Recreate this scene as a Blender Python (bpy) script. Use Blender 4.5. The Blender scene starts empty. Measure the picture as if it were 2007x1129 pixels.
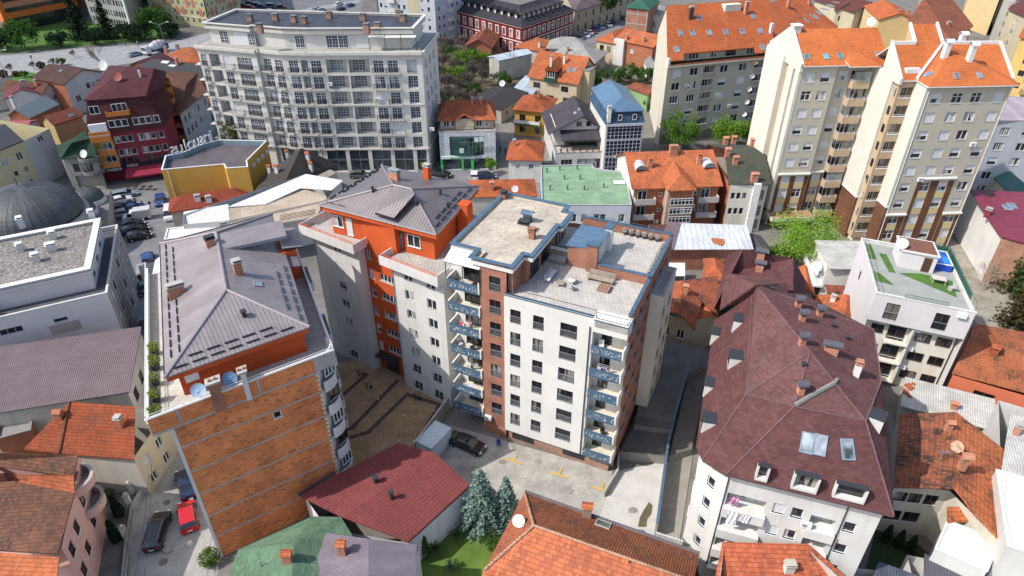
import bpy,bmesh,random
from math import *
from mathutils import Vector as V,Matrix
random.seed(7)
S=bpy.context.scene;C=S.collection
F=1338.;TH=radians(34);H=59.
def D(u,v):
    x=(u-1003.5)/F;y=(v-564.5)/F
    return V((x,cos(TH)-y*sin(TH),-sin(TH)-y*cos(TH)))
def P(u,v,z=0.):
    d=D(u,v);return V((0,0,H))+d*((z-H)/d.z)
def P2(u,v,z=0.): return P(u,v,z).xy
def AT(u,v,y):
    'point of the view ray at depth y'
    d=D(u,v);return V((0,0,H))+d*(y/d.y)
# ---------- materials
MC={}
class N:
    def __init__(s,name):
        m=s.m=bpy.data.materials.new(name);m.use_nodes=True;s.t=m.node_tree;s.b=s.t.nodes['Principled BSDF']
    def n(s,ty,ins={},**kw):
        o=s.t.nodes.new('ShaderNode'+ty)
        for k,v in kw.items(): setattr(o,k,v)
        for k,v in ins.items(): s.set(o,k,v)
        return o
    def set(s,o,k,v):
        i=o.inputs[k]
        if hasattr(v,'is_output') or isinstance(v,bpy.types.NodeSocket): s.t.links.new(v,i)
        elif isinstance(v,bpy.types.Node): s.t.links.new(v.outputs[0],i)
        elif isinstance(v,(tuple,list)) and len(v)==3 and i.type=='RGBA': i.default_value=(*v,1)
        else: i.default_value=v
    def uv(s,sc=(1,1,1),rot=0):
        return s.n('Mapping',{0:s.n('TexCoord').outputs['UV'],'Scale':sc,'Rotation':(0,0,rot)})
    def pos(s,sc=(1,1,1)):
        return s.n('Mapping',{0:s.n('NewGeometry').outputs['Position'],'Scale':sc})
    def noise(s,scale,vec=None,det=4,rough=.6):
        return s.n('TexNoise',{'Scale':scale,'Detail':det,'Roughness':rough,'Vector':vec or s.pos()})
    def ramp(s,f,*st):
        r=s.n('ValToRGB',{0:f});e=r.color_ramp.elements
        for k,(p,c) in enumerate(st):
            x=e[k] if k<2 else e.new(p)
            x.position=p;x.color=(*c,1) if isinstance(c,tuple) else (c,c,c,1)
        return r
    def mix(s,f,a,b,mode='MIX'):
        o=s.n('Mix',data_type='RGBA',blend_type=mode,clamp_factor=True)
        s.set(o,0,f);s.set(o,6,a);s.set(o,7,b);return o.outputs[2]
    def math(s,op,a,b=0.):
        o=s.n('Math',operation=op);s.set(o,0,a);s.set(o,1,b);return o
    def bump(s,h,st=.3,d=.02):
        s.set(s.b,'Normal',s.n('Bump',{'Height':h,'Strength':st,'Distance':d}))
    def out(s,col,rough=.8,spec=.3,metal=0):
        s.set(s.b,'Base Color',col);s.set(s.b,'Roughness',rough);s.set(s.b,'Specular IOR Level',spec);s.set(s.b,'Metallic',metal);return s.m
def col(c,k): return tuple(min(1,x*k) for x in c)
def mat(kind,c,c2=None,**k):
    if c2: k['c2']=c2
    key=(kind,c,tuple(sorted(k.items())))
    if key not in MC: MC[key]=globals()['m_'+kind](N(kind),c,**k)
    return MC[key]
def m_plain(n,c,rough=.6,spec=.4,metal=0,var=.1):
    f=n.ramp(n.noise(2.5),(.3,1-var),(.7,1+var))
    return n.out(n.mix(1,c,f.outputs[0],'MULTIPLY'),rough,spec,metal)
def m_stucco(n,c,dirt=.35,var=.1):
    f=n.ramp(n.noise(.35),(.3,1-var),(.7,1+var*.6))
    x=n.mix(1,c,f.outputs[0],'MULTIPLY')
    st=n.ramp(n.noise(1.6,n.pos((1,1,.07)),6),(.5,0.),(.78,1.))
    x=n.mix(n.math('MULTIPLY',st,dirt),x,col(c,.55))
    sp=n.ramp(n.noise(14.),(.35,.94),(.65,1.05))
    x=n.mix(1,x,sp.outputs[0],'MULTIPLY')
    n.bump(n.noise(30.),.15,.01)
    return n.out(x,.9,.15)
def m_tile(n,c,c2=None,age=.4,dark=(.07,.045,.035),u=.26,v=.36):
    c2=c2 or col(c,.72)
    uv=n.uv()
    br=n.n('TexBrick',{'Vector':uv,'Color1':c,'Color2':c2,'Mortar':col(c,.25),'Scale':1.,'Mortar Size':.022,'Mortar Smooth':.3,'Bias':-.1,'Brick Width':u,'Row Height':v},offset=0,squash=1)
    big=n.ramp(n.noise(.55,det=7,rough=.7),(.45,0.),(.72,1.))
    rnd=n.n('TexBrick',{'Vector':uv,'Color1':(0,0,0),'Color2':(1,1,1),'Mortar':(.5,.5,.5),'Scale':1.,'Mortar Size':0.,'Brick Width':u,'Row Height':v},offset=0)
    f=n.math('MULTIPLY',n.math('MULTIPLY',big,n.math('ADD',rnd.outputs[0],.45)),age*1.5)
    x=n.mix(f,br.outputs[0],dark)
    x=n.mix(1,x,n.ramp(n.noise(.25),(.3,.84),(.7,1.12)).outputs[0],'MULTIPLY')
    sx=n.n('SeparateXYZ',{0:uv})
    w=n.math('SINE',n.math('MULTIPLY',sx.outputs[0],2*pi/u))
    saw=n.math('FRACT',n.math('DIVIDE',sx.outputs[1],v))
    hgt=n.math('ADD',n.math('MULTIPLY',w,.5),n.math('MULTIPLY',saw,-1.2))
    n.bump(hgt,.8,.035)
    return n.out(x,.85,.2)
def m_seam(n,c,p=.3,rough=.45,w=.14,metal=.0,var=.18,stain=.3):
    uv=n.uv();sx=n.n('SeparateXYZ',{0:uv})
    fr=n.math('FRACT',n.math('DIVIDE',sx.outputs[0],p))
    rib=n.math('LESS_THAN',fr,w)
    pan=n.n('TexWhiteNoise',{'W':n.math('FLOOR',n.math('DIVIDE',sx.outputs[0],p*3))},noise_dimensions='1D')
    x=n.mix(1,c,n.ramp(pan.outputs[0],(0,1-var*.5),(1,1+var*.5)).outputs[0],'MULTIPLY')
    x=n.mix(1,x,n.ramp(n.noise(.4,det=6),(.3,1-var),(.7,1+var)).outputs[0],'MULTIPLY')
    x=n.mix(n.math('MULTIPLY',n.ramp(n.noise(1.2,det=8,rough=.7),(.55,0.),(.8,1.)),stain),x,col(c,.5))
    x=n.mix(n.math('MULTIPLY',n.math('GREATER_THAN',fr,1-w*1.1),.62),x,col(c,.35))
    tri=n.math('SUBTRACT',1.,n.math('MULTIPLY',n.math('ABSOLUTE',n.math('SUBTRACT',fr,w/2)),2/w))
    n.bump(n.math('MAXIMUM',tri,0.),.9,.045)
    return n.out(x,rough,.4,metal)
def m_corr(n,c,p=.2,rough=.75,var=.2,stain=.4,dark=None):
    uv=n.uv();sx=n.n('SeparateXYZ',{0:uv})
    w=n.math('SINE',n.math('MULTIPLY',sx.outputs[0],2*pi/p))
    x=n.mix(1,c,n.ramp(n.noise(.5,det=7),(.3,1-var),(.7,1+var)).outputs[0],'MULTIPLY')
    x=n.mix(n.math('MULTIPLY',n.ramp(n.noise(1.1,det=8,rough=.75),(.5,0.),(.75,1.)),stain),x,dark or col(c,.45))
    x=n.mix(n.math('MULTIPLY',n.math('GREATER_THAN',n.math('FRACT',n.math('DIVIDE',sx.outputs[1],1.8)),.96),.35),x,col(c,.4))
    n.bump(w,.7,.03);return n.out(x,rough,.25)
def m_brick(n,c,c2=None,mortar=(.45,.4,.34),w=.27,h=.13,ms=.013,dk=.25,var=.25):
    uv=n.uv()
    br=n.n('TexBrick',{'Vector':uv,'Color1':c,'Color2':c2 or col(c,.75),'Mortar':mortar,'Scale':1.,'Mortar Size':ms,'Mortar Smooth':.2,'Brick Width':w,'Row Height':h,'Bias':-.2})
    rn=n.n('TexBrick',{'Vector':uv,'Color1':(0,0,0),'Color2':(1,1,1),'Mortar':(0,0,0),'Scale':1.,'Mortar Size':ms,'Brick Width':w,'Row Height':h,'Bias':0.})
    dkf=n.ramp(rn,(.9,0.),(.97,1.))
    x=n.mix(n.math('MULTIPLY',dkf,dk*2),br.outputs[0],col(c,.3))
    x=n.mix(1,x,n.ramp(n.noise(.45,det=6),(.3,1-var),(.7,1+var*.7)).outputs[0],'MULTIPLY')
    x=n.mix(n.math('MULTIPLY',n.ramp(n.noise(2.2,n.pos((1,1,.3)),7),(.6,0.),(.8,1.)),.3),x,mortar)
    n.bump(br.outputs[1],-.4,.01);return n.out(x,.9,.15)
def m_shingle(n,c,w=.32,h=.17,var=.22,c2=None,worn=(.3,.27,.25),wf=.25):
    uv=n.uv()
    br=n.n('TexBrick',{'Vector':uv,'Color1':c,'Color2':c2 or col(c,.72),'Mortar':col(c,.5),'Scale':1.,'Mortar Size':.012,'Mortar Smooth':.5,'Brick Width':w,'Row Height':h})
    x=n.mix(1,br.outputs[0],n.ramp(n.noise(.3,det=6),(.3,1-var),(.7,1+var)).outputs[0],'MULTIPLY')
    x=n.mix(n.math('MULTIPLY',n.ramp(n.noise(.7,det=8,rough=.7),(.52,0.),(.8,1.)),wf),x,worn)
    x=n.mix(1,x,n.ramp(n.noise(18.),(.3,.8),(.7,1.2)).outputs[0],'MULTIPLY')
    n.bump(br.outputs[1],-.4,.012);return n.out(x,.92,.15)
def m_gravel(n,c,sc=5.,lo=.45,hi=1.5,patch=.2):
    f=n.ramp(n.noise(sc,det=3,rough=.8),(.32,lo),(.68,hi))
    x=n.mix(1,c,f.outputs[0],'MULTIPLY')
    x=n.mix(1,x,n.ramp(n.noise(.35,det=6),(.3,1-patch),(.7,1+patch)).outputs[0],'MULTIPLY')
    n.bump(n.noise(sc*1.5),.5,.03);return n.out(x,.95,.1)
def m_pave(n,c,w=.4,h=.4,off=0.,joint=.5,var=.15,ms=.02,c2=None,rot=0.,stain=.25):
    uv=n.uv(rot=rot)
    br=n.n('TexBrick',{'Vector':uv,'Color1':c,'Color2':c2 or col(c,.85),'Mortar':col(c,joint),'Scale':1.,'Mortar Size':ms,'Mortar Smooth':.2,'Brick Width':w,'Row Height':h},offset=off)
    x=n.mix(1,br.outputs[0],n.ramp(n.noise(.5,det=7),(.3,1-var),(.7,1+var)).outputs[0],'MULTIPLY')
    x=n.mix(n.math('MULTIPLY',n.ramp(n.noise(.8,det=9,rough=.7),(.52,0.),(.75,1.)),stain),x,col(c,.45))
    n.bump(br.outputs[1],-.3,.01);return n.out(x,.88,.25)
def m_grnd(n,c,c2=None,sc=.6,rough=.92,fine=12.,bp=.2):
    f=n.ramp(n.noise(sc,det=8,rough=.65),(.38,0.),(.66,1.))
    x=n.mix(f,c,c2 or col(c,.7))
    x=n.mix(1,x,n.ramp(n.noise(fine),(.3,.82),(.7,1.18)).outputs[0],'MULTIPLY')
    n.bump(n.noise(fine*1.5),bp,.02);return n.out(x,rough,.2)
def m_leaf(n,c,c2=None,sc=.9,tr=.25):
    r=n.n('TexWhiteNoise',{'Vector':n.n('NewGeometry').outputs['Random Per Island']},noise_dimensions='3D')
    isl=n.n('NewGeometry').outputs['Random Per Island']
    x=n.mix(isl,c,c2 or col(c,.5))
    x=n.mix(1,x,n.ramp(n.noise(sc,det=3),(.3,.65),(.7,1.3)).outputs[0],'MULTIPLY')
    n.out(x,.75,.2)
    t=n.n('BsdfTranslucent',{0:x});ms=n.n('MixShader',{0:tr,1:n.b.outputs[0],2:t.outputs[0]})
    n.t.links.new(ms.outputs[0],n.t.nodes['Material Output'].inputs[0]);return n.m
def m_glass(n,c,cur=.35,curc=(.5,.5,.48),rough=.06):
    r=n.n('ObjectInfo').outputs['Random']
    g=n.ramp(r,(max(.01,cur-.02),1.),(cur+.02,0.))
    uvx=n.n('SeparateXYZ',{0:n.n('TexCoord').outputs['UV']})
    fold=n.math('ADD',.75,n.math('MULTIPLY',n.math('SINE',n.math('MULTIPLY',uvx.outputs[0],38.)),.25))
    half=n.math('GREATER_THAN',n.noise(1.2,n.pos((1,1,.15)),1),.47)
    cc=n.mix(1,curc,n.n('CombineColor',{0:fold,1:fold,2:fold}).outputs[0],'MULTIPLY')
    x=n.mix(n.math('MULTIPLY',g,half),c,cc)
    x=n.mix(1,x,n.ramp(n.noise(.8),(.3,.5),(.7,1.6)).outputs[0],'MULTIPLY')
    return n.out(x,rough,.7)
def m_glaze(n,c,rough=.05,var=.5):
    x=n.mix(1,c,n.ramp(n.noise(.5,det=2),(.35,1-var),(.65,1+var)).outputs[0],'MULTIPLY')
    return n.out(x,rough,.8)
def m_paint(n,c,rough=.25):
    n.out(c,rough,.5);n.set(n.b,'Coat Weight',.6);n.set(n.b,'Coat Roughness',.08);return n.m
def m_fret(n,c,c2=(.75,.72,.62),sc=3.,th=.5):
    'panel with an irregular cut-out pattern'
    uv=n.uv((1.9,.75,1))
    v=n.n('TexVoronoi',{'Vector':uv,'Scale':sc},feature='DISTANCE_TO_EDGE')
    band=n.ramp(n.noise(.9,n.n('TexCoord').outputs['UV'],1),(.35,.3),(.6,.85))
    f=n.math('MULTIPLY',n.math('GREATER_THAN',v.outputs[0],.2),n.math('GREATER_THAN',band,th-.12))
    z=n.n('SeparateXYZ',{0:n.n('TexCoord').outputs['Generated']}).outputs[2];f=n.math('MULTIPLY',f,n.math('MULTIPLY',n.math('GREATER_THAN',z,.2),n.math('LESS_THAN',z,.74)))
    return n.out(n.mix(f,c,c2),.5,.4)
# ---------- mesh builder
class MB:
    def __init__(s): s.v=[];s.f=[];s.m=[];s.ms=[];s.sm=False;s.uvs={}
    def mi(s,m):
        if m not in s.ms: s.ms.append(m)
        return s.ms.index(m)
    def poly(s,pts,m):
        k=len(s.v);s.v+=[V(p) for p in pts];s.f.append(list(range(k,k+len(pts))));s.m.append(s.mi(m));return s
    def box(s,o,ax,ay,az,m):
        'o corner, three edge vectors'
        o,ax,ay,az=V(o),V(ax),V(ay),V(az)
        k=len(s.v);s.v+=[o,o+ax,o+ax+ay,o+ay,o+az,o+ax+az,o+ax+ay+az,o+ay+az]
        fl=ax.cross(ay).dot(az)<0
        for q in ((0,3,2,1),(4,5,6,7),(0,1,5,4),(1,2,6,5),(2,3,7,6),(3,0,4,7)):
            q=[k+i for i in q];s.f.append(q[::-1] if fl else q);s.m.append(s.mi(m))
        return s
    def cbox(s,c,x,y,z,m,a=0):
        'box centred in plan on c, standing on c.z, turned by a'
        c=V(c);ux=V((cos(a),sin(a),0));uy=V((-sin(a),cos(a),0))
        return s.box(c-ux*x/2-uy*y/2,ux*x,uy*y,(0,0,z),m)
    def prism(s,pts,z0,z1,m,mt=None):
        n=len(pts);a=[V((p[0],p[1],z0)) for p in pts];b=[V((p[0],p[1],z1)) for p in pts]
        for i in range(n):
            j=(i+1)%n;s.poly([a[i],a[j],b[j],b[i]],m)
        s.poly(b,mt or m);s.poly(a[::-1],m);return s
    def tube(s,p,q,r,m,r2=None,n=6,cap=True):
        p,q=V(p),V(q);d=(q-p).normalized();r2=r if r2 is None else r2
        x=d.orthogonal().normalized();y=d.cross(x);k=len(s.v)
        for c,rr in ((p,r),(q,r2)):
            for i in range(n):
                a=2*pi*i/n;s.v.append(c+x*cos(a)*rr+y*sin(a)*rr)
        mi=s.mi(m)
        for i in range(n):
            j=(i+1)%n;s.f.append([k+i,k+j,k+n+j,k+n+i]);s.m.append(mi)
        if cap: s.f+=[list(range(k,k+n))[::-1],list(range(k+n,k+2*n))];s.m+=[mi,mi]
        return s
    def lathe(s,c,prof,m,n=14,a0=0,a1=2*pi):
        c=V(c);k=len(s.v);full=abs(a1-a0-2*pi)<1e-4;nn=n if full else n+1
        for r,z in prof:
            for i in range(nn):
                a=a0+(a1-a0)*i/n;s.v.append(c+V((cos(a)*r,sin(a)*r,z)))
        mi=s.mi(m)
        for j in range(len(prof)-1):
            for i in range(n):
                i2=(i+1)%nn;s.f.append([k+j*nn+i,k+j*nn+i2,k+(j+1)*nn+i2,k+(j+1)*nn+i]);s.m.append(mi)
        return s
    def mesh(s,name,off=(0,0,0),smooth=None):
        me=bpy.data.meshes.new(name);off=V(off)
        me.from_pydata([v-off for v in s.v],[],s.f)
        for m in s.ms: me.materials.append(m)
        for p,i in zip(me.polygons,s.m): p.material_index=i
        if smooth or (smooth is None and s.sm): me.shade_smooth()
        uvl=me.uv_layers.new(name='UVMap').data
        for p in me.polygons:
            n=p.normal
            t=V((0,0,1)).cross(n)
            t=t.normalized() if t.length>.02 else V((1,0,0))
            b=n.cross(t)
            for li in p.loop_indices:
                w=s.v[me.loops[li].vertex_index];uvl[li].uv=(w.dot(t),w.dot(b))
        return me
    def split(s,name,parent):
        'every box of eight corners as an object of its own'
        g={}
        for f,m in zip(s.f,s.m): g.setdefault(min(f)//8,[]).append((f,m))
        for k,fs in g.items():
            b=MB();b.v=s.v[8*k:8*k+8]
            for f,m in fs: b.f.append([i-8*k for i in f]);b.m.append(b.mi(s.ms[m]))
            b.obj(name,parent)
    def slab(s,poly,d,m):
        'polygon (list of points) extruded by d'
        a=[V(q) for q in poly];d=V(d);b=[q+d for q in a];n=len(a)
        s.poly(a,m);s.poly(b[::-1],m)
        for i in range(n): j=(i+1)%n;s.poly([a[j],a[i],b[i],b[j]],m)
        return s
    def obj(s,name,parent=None,smooth=None,loc=None):
        off=origin(parent) if parent else (loc or V((0,0,0)))
        o=bpy.data.objects.new(name,s.mesh(name,off,smooth));C.objects.link(o)
        if parent: o.parent=parent
        else: o.location=off
        return o
def origin(p):
    o=V((0,0,0))
    while p: o+=p.location;p=p.parent
    return o
def tag(o,label,cat,group=None,kind=None):
    if label:o['label']=label
    if cat:o['category']=cat
    if group:o['group']=group
    if kind:o['kind']=kind
    return o
def thing(name,label,cat,loc,rz=0,group=None):
    o=bpy.data.objects.new(name,None);C.objects.link(o);o.location=loc;o.rotation_euler=(0,0,rz);o.empty_display_size=.3
    return tag(o,label,cat,group)
def copytree(o,parent=None):
    c=o.copy();C.objects.link(c)
    if parent:c.parent=parent
    for ch in o.children: copytree(ch,c)
    return c
def inst(me,name,parent,loc,rz=0):
    'object of a shared mesh at world place loc under parent (a thing turned by nothing)'
    o=bpy.data.objects.new(name,me);C.objects.link(o);o.parent=parent
    o.location=V(loc)-origin(parent);o.rotation_euler=(0,0,rz);return o
def inset(poly,d):
    n=len(poly);out=[]
    for i in range(n):
        a,b,c=V(poly[i-1]).to_2d(),V(poly[i]).to_2d(),V(poly[(i+1)%n]).to_2d()
        t1=(b-a).normalized();t2=(c-b).normalized();n1=V((-t1.y,t1.x));n2=V((-t2.y,t2.x))
        k=1+n1.dot(n2)
        out.append(b+(n1+n2)*(d/max(k,.15)))
    return out
def quad(z,A,B,Cp=None,d=None):
    a,b=P2(*A,z),P2(*B,z);t=(b-a).normalized();n=V((-t.y,t.x))
    if d is None: d=(P2(*Cp,z)-b).dot(n)
    return [a,b,b+n*d,a+n*d]
def pxpoly(z,*pts): return [P2(u,v,z) for u,v in pts]
WHITE=mat('plain',(.72,.72,.70),rough=.45,var=.05);CREAM=mat('stucco',(.66,.63,.54))
DKM=mat('plain',(.035,.037,.042),rough=.4);GREYM=mat('plain',(.25,.26,.28),rough=.45);BLACK=mat('plain',(.012,.012,.014),rough=.6)
GLASS=mat('glass',(.018,.024,.035));GLASSB=mat('glass',(.02,.035,.07),cur=.15,curc=(.25,.3,.38));GLASSD=mat('glass',(.012,.014,.018),cur=.3,curc=(.3,.29,.26))
BROWN=mat('plain',(.075,.035,.02));SHUT=mat('corr',(.66,.67,.68),p=.12,stain=.06,var=.05);SHUTG=mat('corr',(.3,.3,.3),p=.12,stain=.1,var=.1)
CONC=mat('stucco',(.38,.365,.33),dirt=.5,var=.2);CONCD=mat('stucco',(.22,.21,.2),dirt=.5,var=.25)
TERRA=mat('brick',(.5,.16,.07));POT=mat('plain',(.42,.17,.08))
LBLUE=mat('plain',(.07,.14,.22),rough=.4)
WT={}
def wtemp(kind,w,h,d):
    'list of (name, mesh): the window first, then its children'
    key=(kind,round(w,2),round(h,2),round(d,2))
    if key in WT: return WT[key]
    k=kind[0];r=[];f=MB();fr={'d':DKM,'b':BROWN,'r':DKM,'g':GREYM}.get(k,WHITE)
    t=.075;y0,y1=d-.07,d+.01
    def bar(x,z,ww,hh,m=fr,a=y0,b=y1): f.box((x,a,z),(ww,0,0),(0,b-a,0),(0,0,hh),m)
    if k!='v':
        bar(0,0,t,h);bar(w-t,0,t,h);bar(t,0,w-2*t,t);bar(t,h-t,w-2*t,t)
    ns={'3':3,'1':1,'4':4}.get(kind[1:2],2)
    if k in 'pbdrgt' and 'q' not in kind:
        for i in range(1,ns): bar(w*i/ns-t*.6,t,t*1.2,h-2*t)
    if k=='t':
        bar(t,h*.62,w-2*t,t*.8)
    if k=='f':
        for i in range(1,ns): bar(w*i/ns-t*.6,t,t*1.2,h-2*t)
        for i in range(ns):
            bar(w*(i+.5)/ns-.02,t,.04,h-2*t)
        for z in (.3,.52,.74): bar(t,h*z,w-2*t,.04)
    if k in 'psht': bar(-.06,-.06,w+.12,.06,fr,-.06,d)
    if k in 'b': bar(-.04,-.05,w+.08,.05,WHITE,-.05,d)
    r.append(('window',f.mesh('window')))
    g=MB();gl={'f':GLASSB,'d':GLASSD,'r':GLASSD,'b':GLASSD}.get(k,GLASS)
    zt=h
    if k=='s': zt=.05
    if k=='h': zt=h*.45
    if zt>.1:
        g.poly([(t*.5,d-.02,t*.5),(w-t*.5,d-.02,t*.5),(w-t*.5,d-.02,zt-t*.5),(t*.5,d-.02,zt-t*.5)],gl);r.append(('pane',g.mesh('pane')))
    if k in 'sh':
        q=MB();q.box((.05,d-.06,zt+.0 if k=='h' else .07),(w-.1,0,0),(0,.05,0),(0,0,h-zt-.03),SHUT if 'k' not in kind else SHUTG);r.append(('shutter',q.mesh('shutter')))
    if 'R' in kind:
        q=MB();hr=min(1.0,h*.5)
        for x in [0,w-.04]: q.box((x,-.02,.02),(.04,0,0),(0,.04,0),(0,0,hr),DKM)
        q.box((0,-.02,hr),(w,0,0),(0,.04,0),(0,0,.05),GREYM);q.box((0,-.02,.04),(w,0,0),(0,.04,0),(0,0,.04),GREYM)
        n=int(w/.11)
        for i in range(1,n):
            x=w*i/n;dx=(.05 if i%2 else -.05) if 'd' in kind else 0
            q.tube((x-dx,0,.06),(x+dx,0,hr),.014,GREYM if 'd' in kind else DKM,n=3,cap=False)
        if 'd' in kind:
            for i in range(3): q.tube((.05,0,hr*(.2+.28*i)),(w-.05,0,hr*(.35+.2*i)),.012,GREYM,n=3,cap=False)
        r.append(('railing',q.mesh('railing')))
    WT[key]=r;return r
class B:
    def __init__(s,name,label,cat,poly,h,wall,z0=0,group=None):
        s.p=[V(p).to_2d() for p in poly];n=len(s.p)
        if sum(s.p[i].cross(s.p[(i+1)%n]) for i in range(n))<0: s.p.reverse()
        s.h=h;s.z0=z0;s.w=wall;s.ops={};s.wm={};s.hh={};s.wz={};s.skip=set();s.rf=[]
        c=sum(s.p,V((0,0)))/n;s.root=thing(name,label,cat,(c.x,c.y,z0),group=group);s.mb=MB();s.ext={}
        s.roofo=None
    def L(s,i): return (s.p[(i+1)%len(s.p)]-s.p[i]).length
    def fr(s,i):
        a=s.p[i];t=(s.p[(i+1)%len(s.p)]-a).normalized();return a,t,V((t.y,-t.x)),atan2(t.y,t.x)
    def at(s,i,sx,d,z):
        a,t,o,_=s.fr(i);q=a+t*sx+o*d;return V((q.x,q.y,z))
    def pxs(s,i,u,v):
        'facade coordinates (s,z) of the pixel on side i'
        a,t,o,_=s.fr(i);d=D(u,v);k=(V((a.x,a.y))-V((0,0))).dot(o)/V((d.x,d.y)).dot(o)
        q=V((0,0,H))+d*k;return (q.xy-a).dot(t),q.z
    def win(s,i,sx,z,w,h,kind='p',d=.16):
        s.ops.setdefault(i,[]).append((sx,z,w,h,d,kind))
    def grid(s,i,cols,rows,w,h,kinds='p',d=.16,z=None):
        'cols: centres in metres or as fractions; rows: sill heights; kinds: one kind or a list drawn from'
        L=s.L(i);rn=random.Random(hash((round(L,2),i,len(rows)))&0xffff)
        for r in rows:
            for c in cols:
                x=c*L if 0<c<=1 else (c if c>0 else L+c)
                k=kinds if isinstance(kinds,str) else rn.choice(kinds)
                if k: s.win(i,x-w/2,r,w,h,k,d)
    def sbox(s,i,s0,s1,d0,d1,z0,z1,m,mb=None):
        mb=mb or s.mb;a=s.at(i,s0,d0,z0);_,t,o,_=s.fr(i)
        mb.box(a,(t.x*(s1-s0),t.y*(s1-s0),0),(o.x*(d1-d0),o.y*(d1-d0),0),(0,0,z1-z0),m);return mb
    def part(s,name,mb,parent=None,label=None):
        o=mb.obj(name,parent or s.root)
        if label:o['label']=label
        return o
    def walls(s):
        n=len(s.p);mb=MB();s.wins=[]
        for i in range(n):
            if i in s.skip: continue
            L=s.L(i);z0=s.wz.get(i,s.z0-.3);h=s.hh.get(i,s.h);m=s.wm.get(i,s.w)
            ops=[]
            for q in s.ops.get(i,[]):
                sx,z,w,hh,d,k=q
                if sx<.02 or sx+w>L-.02 or z+hh>h-.02: continue
                if any(sx<o[0]+o[2]+.02 and sx+w+.02>o[0] and z<o[1]+o[3]+.02 and z+hh+.02>o[1] for o in ops): continue
                ops.append(q)
            xs=[0,L];zs=[z0,h]
            for sx,z,w,hh,d,k in ops: xs+=[sx,sx+w];zs+=[z,z+hh]
            def uniq(a):
                a=sorted(a);r=[a[0]]
                for x in a[1:]:
                    if x-r[-1]>1e-3:r.append(x)
                return r
            xs=uniq(xs);zs=uniq(zs)
            for a in range(len(xs)-1):
                zc0=None
                for b in range(len(zs)-1):
                    cx=(xs[a]+xs[a+1])/2;cz=(zs[b]+zs[b+1])/2
                    hole=any(q[0]<cx<q[0]+q[2] and q[1]<cz<q[1]+q[3] for q in ops)
                    if not hole:
                        if zc0 is None: zc0=zs[b]
                        if b==len(zs)-2: mb.poly([s.at(i,xs[a],0,zc0),s.at(i,xs[a+1],0,zc0),s.at(i,xs[a+1],0,zs[b+1]),s.at(i,xs[a],0,zs[b+1])],m)
                    elif zc0 is not None:
                        mb.poly([s.at(i,xs[a],0,zc0),s.at(i,xs[a+1],0,zc0),s.at(i,xs[a+1],0,zs[b]),s.at(i,xs[a],0,zs[b])],m);zc0=None
            ang=s.fr(i)[3]
            for sx,z,w,hh,d,k in ops:
                x1,z1=sx+w,z+hh;A=lambda x,y,zz:s.at(i,x,-y,zz)
                mb.poly([A(sx,0,z),A(x1,0,z),A(x1,d,z),A(sx,d,z)],m)
                mb.poly([A(sx,d,z1),A(x1,d,z1),A(x1,0,z1),A(sx,0,z1)],m)
                mb.poly([A(sx,0,z),A(sx,d,z),A(sx,d,z1),A(sx,0,z1)],m)
                mb.poly([A(x1,d,z),A(x1,0,z),A(x1,0,z1),A(x1,d,z1)],m)
                if d>.7 or k=='o':
                    mb.poly([A(sx,d,z),A(x1,d,z),A(x1,d,z1),A(sx,d,z1)],m)
                    if k!='o':
                        ww=w*.62;hh2=min(2.15,hh*.86);s.put(A(sx+w*.12,d-.06,z+.02),ang,k,ww,hh2,.05)
                else: s.put(A(sx,0,z),ang,k,w,hh,d)
        for pts,m in s.ext.get('poly',[]): mb.poly(pts,m)
        s.wall=mb.obj('wall',s.root)
        if s.mb.f: s.mb.split('trim',s.root)
        return s
    def put(s,loc,ang,kind,w,h,d):
        T=wtemp(kind,w,h,d);o=inst(T[0][1],'window',s.root,loc,ang)
        for nm,me in T[1:]:
            c=bpy.data.objects.new(nm,me);C.objects.link(c);c.parent=o
        return o
    # ---- roofs
    def roof(s,faces,m,th=.16,name='roof',edge=None):
        'closed sheet of thickness th; faces share corners'
        mb=MB();cnt={};e=edge or m
        key=lambda p:(round(p[0],3),round(p[1],3),round(p[2],3))
        todo=[list(f) for f in faces]
        while todo:
            f=[V(p) for p in todo.pop(0)]
            nn=(f[1]-f[0]).cross(f[2]-f[0])
            if len(f)>3: nn+=(f[2]-f[0]).cross(f[3]-f[0])
            if nn.z<0: f=f[::-1]
            if len(f)==4 and abs((f[3]-f[0]).dot(nn.normalized()))>.04: todo+=[[f[0],f[1],f[2]],[f[0],f[2],f[3]]];continue
            mb.poly(f,m);s.rf.append(f)
            dn=[p-V((0,0,th)) for p in f];mb.poly(dn[::-1],e)
            for i in range(len(f)):
                a,b=f[i],f[(i+1)%len(f)];k=frozenset((key(a),key(b)));cnt.setdefault(k,[]).append((a,b))
        for k,v in cnt.items():
            if len(v)==1:
                a,b=v[0];d=V((0,0,th));mb.poly([a-d,b-d,b,a],e)
        o=mb.obj(name,s.root)
        if s.roofo is None:s.roofo=o
        return o
    def hip(s,m,rise,o=.5,z=None,poly=None,ridge=None,th=.16,edge=None,caps=None,inn=None):
        'hip roof over a four-cornered plan; inn: how far the ridge ends stand in (0 = gable)'
        z=s.h if z is None else z;p=inset(poly or s.p,-o);q=[V((a.x,a.y,z)) for a in p]
        l0=(q[1]-q[0]).length;l1=(q[2]-q[1]).length
        if l0>=l1: k=(inn if inn is not None else l1/2);ax=0
        else: k=(inn if inn is not None else l0/2);ax=1
        if ax==0: A=(q[0]+q[3])/2;Bm=(q[1]+q[2])/2
        else: A=(q[0]+q[1])/2;Bm=(q[2]+q[3])/2
        t=(Bm-A).normalized();k=min(k,(Bm-A).length/2-.01)
        A=A+t*k+V((0,0,rise));Bm=Bm-t*k+V((0,0,rise))
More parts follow.
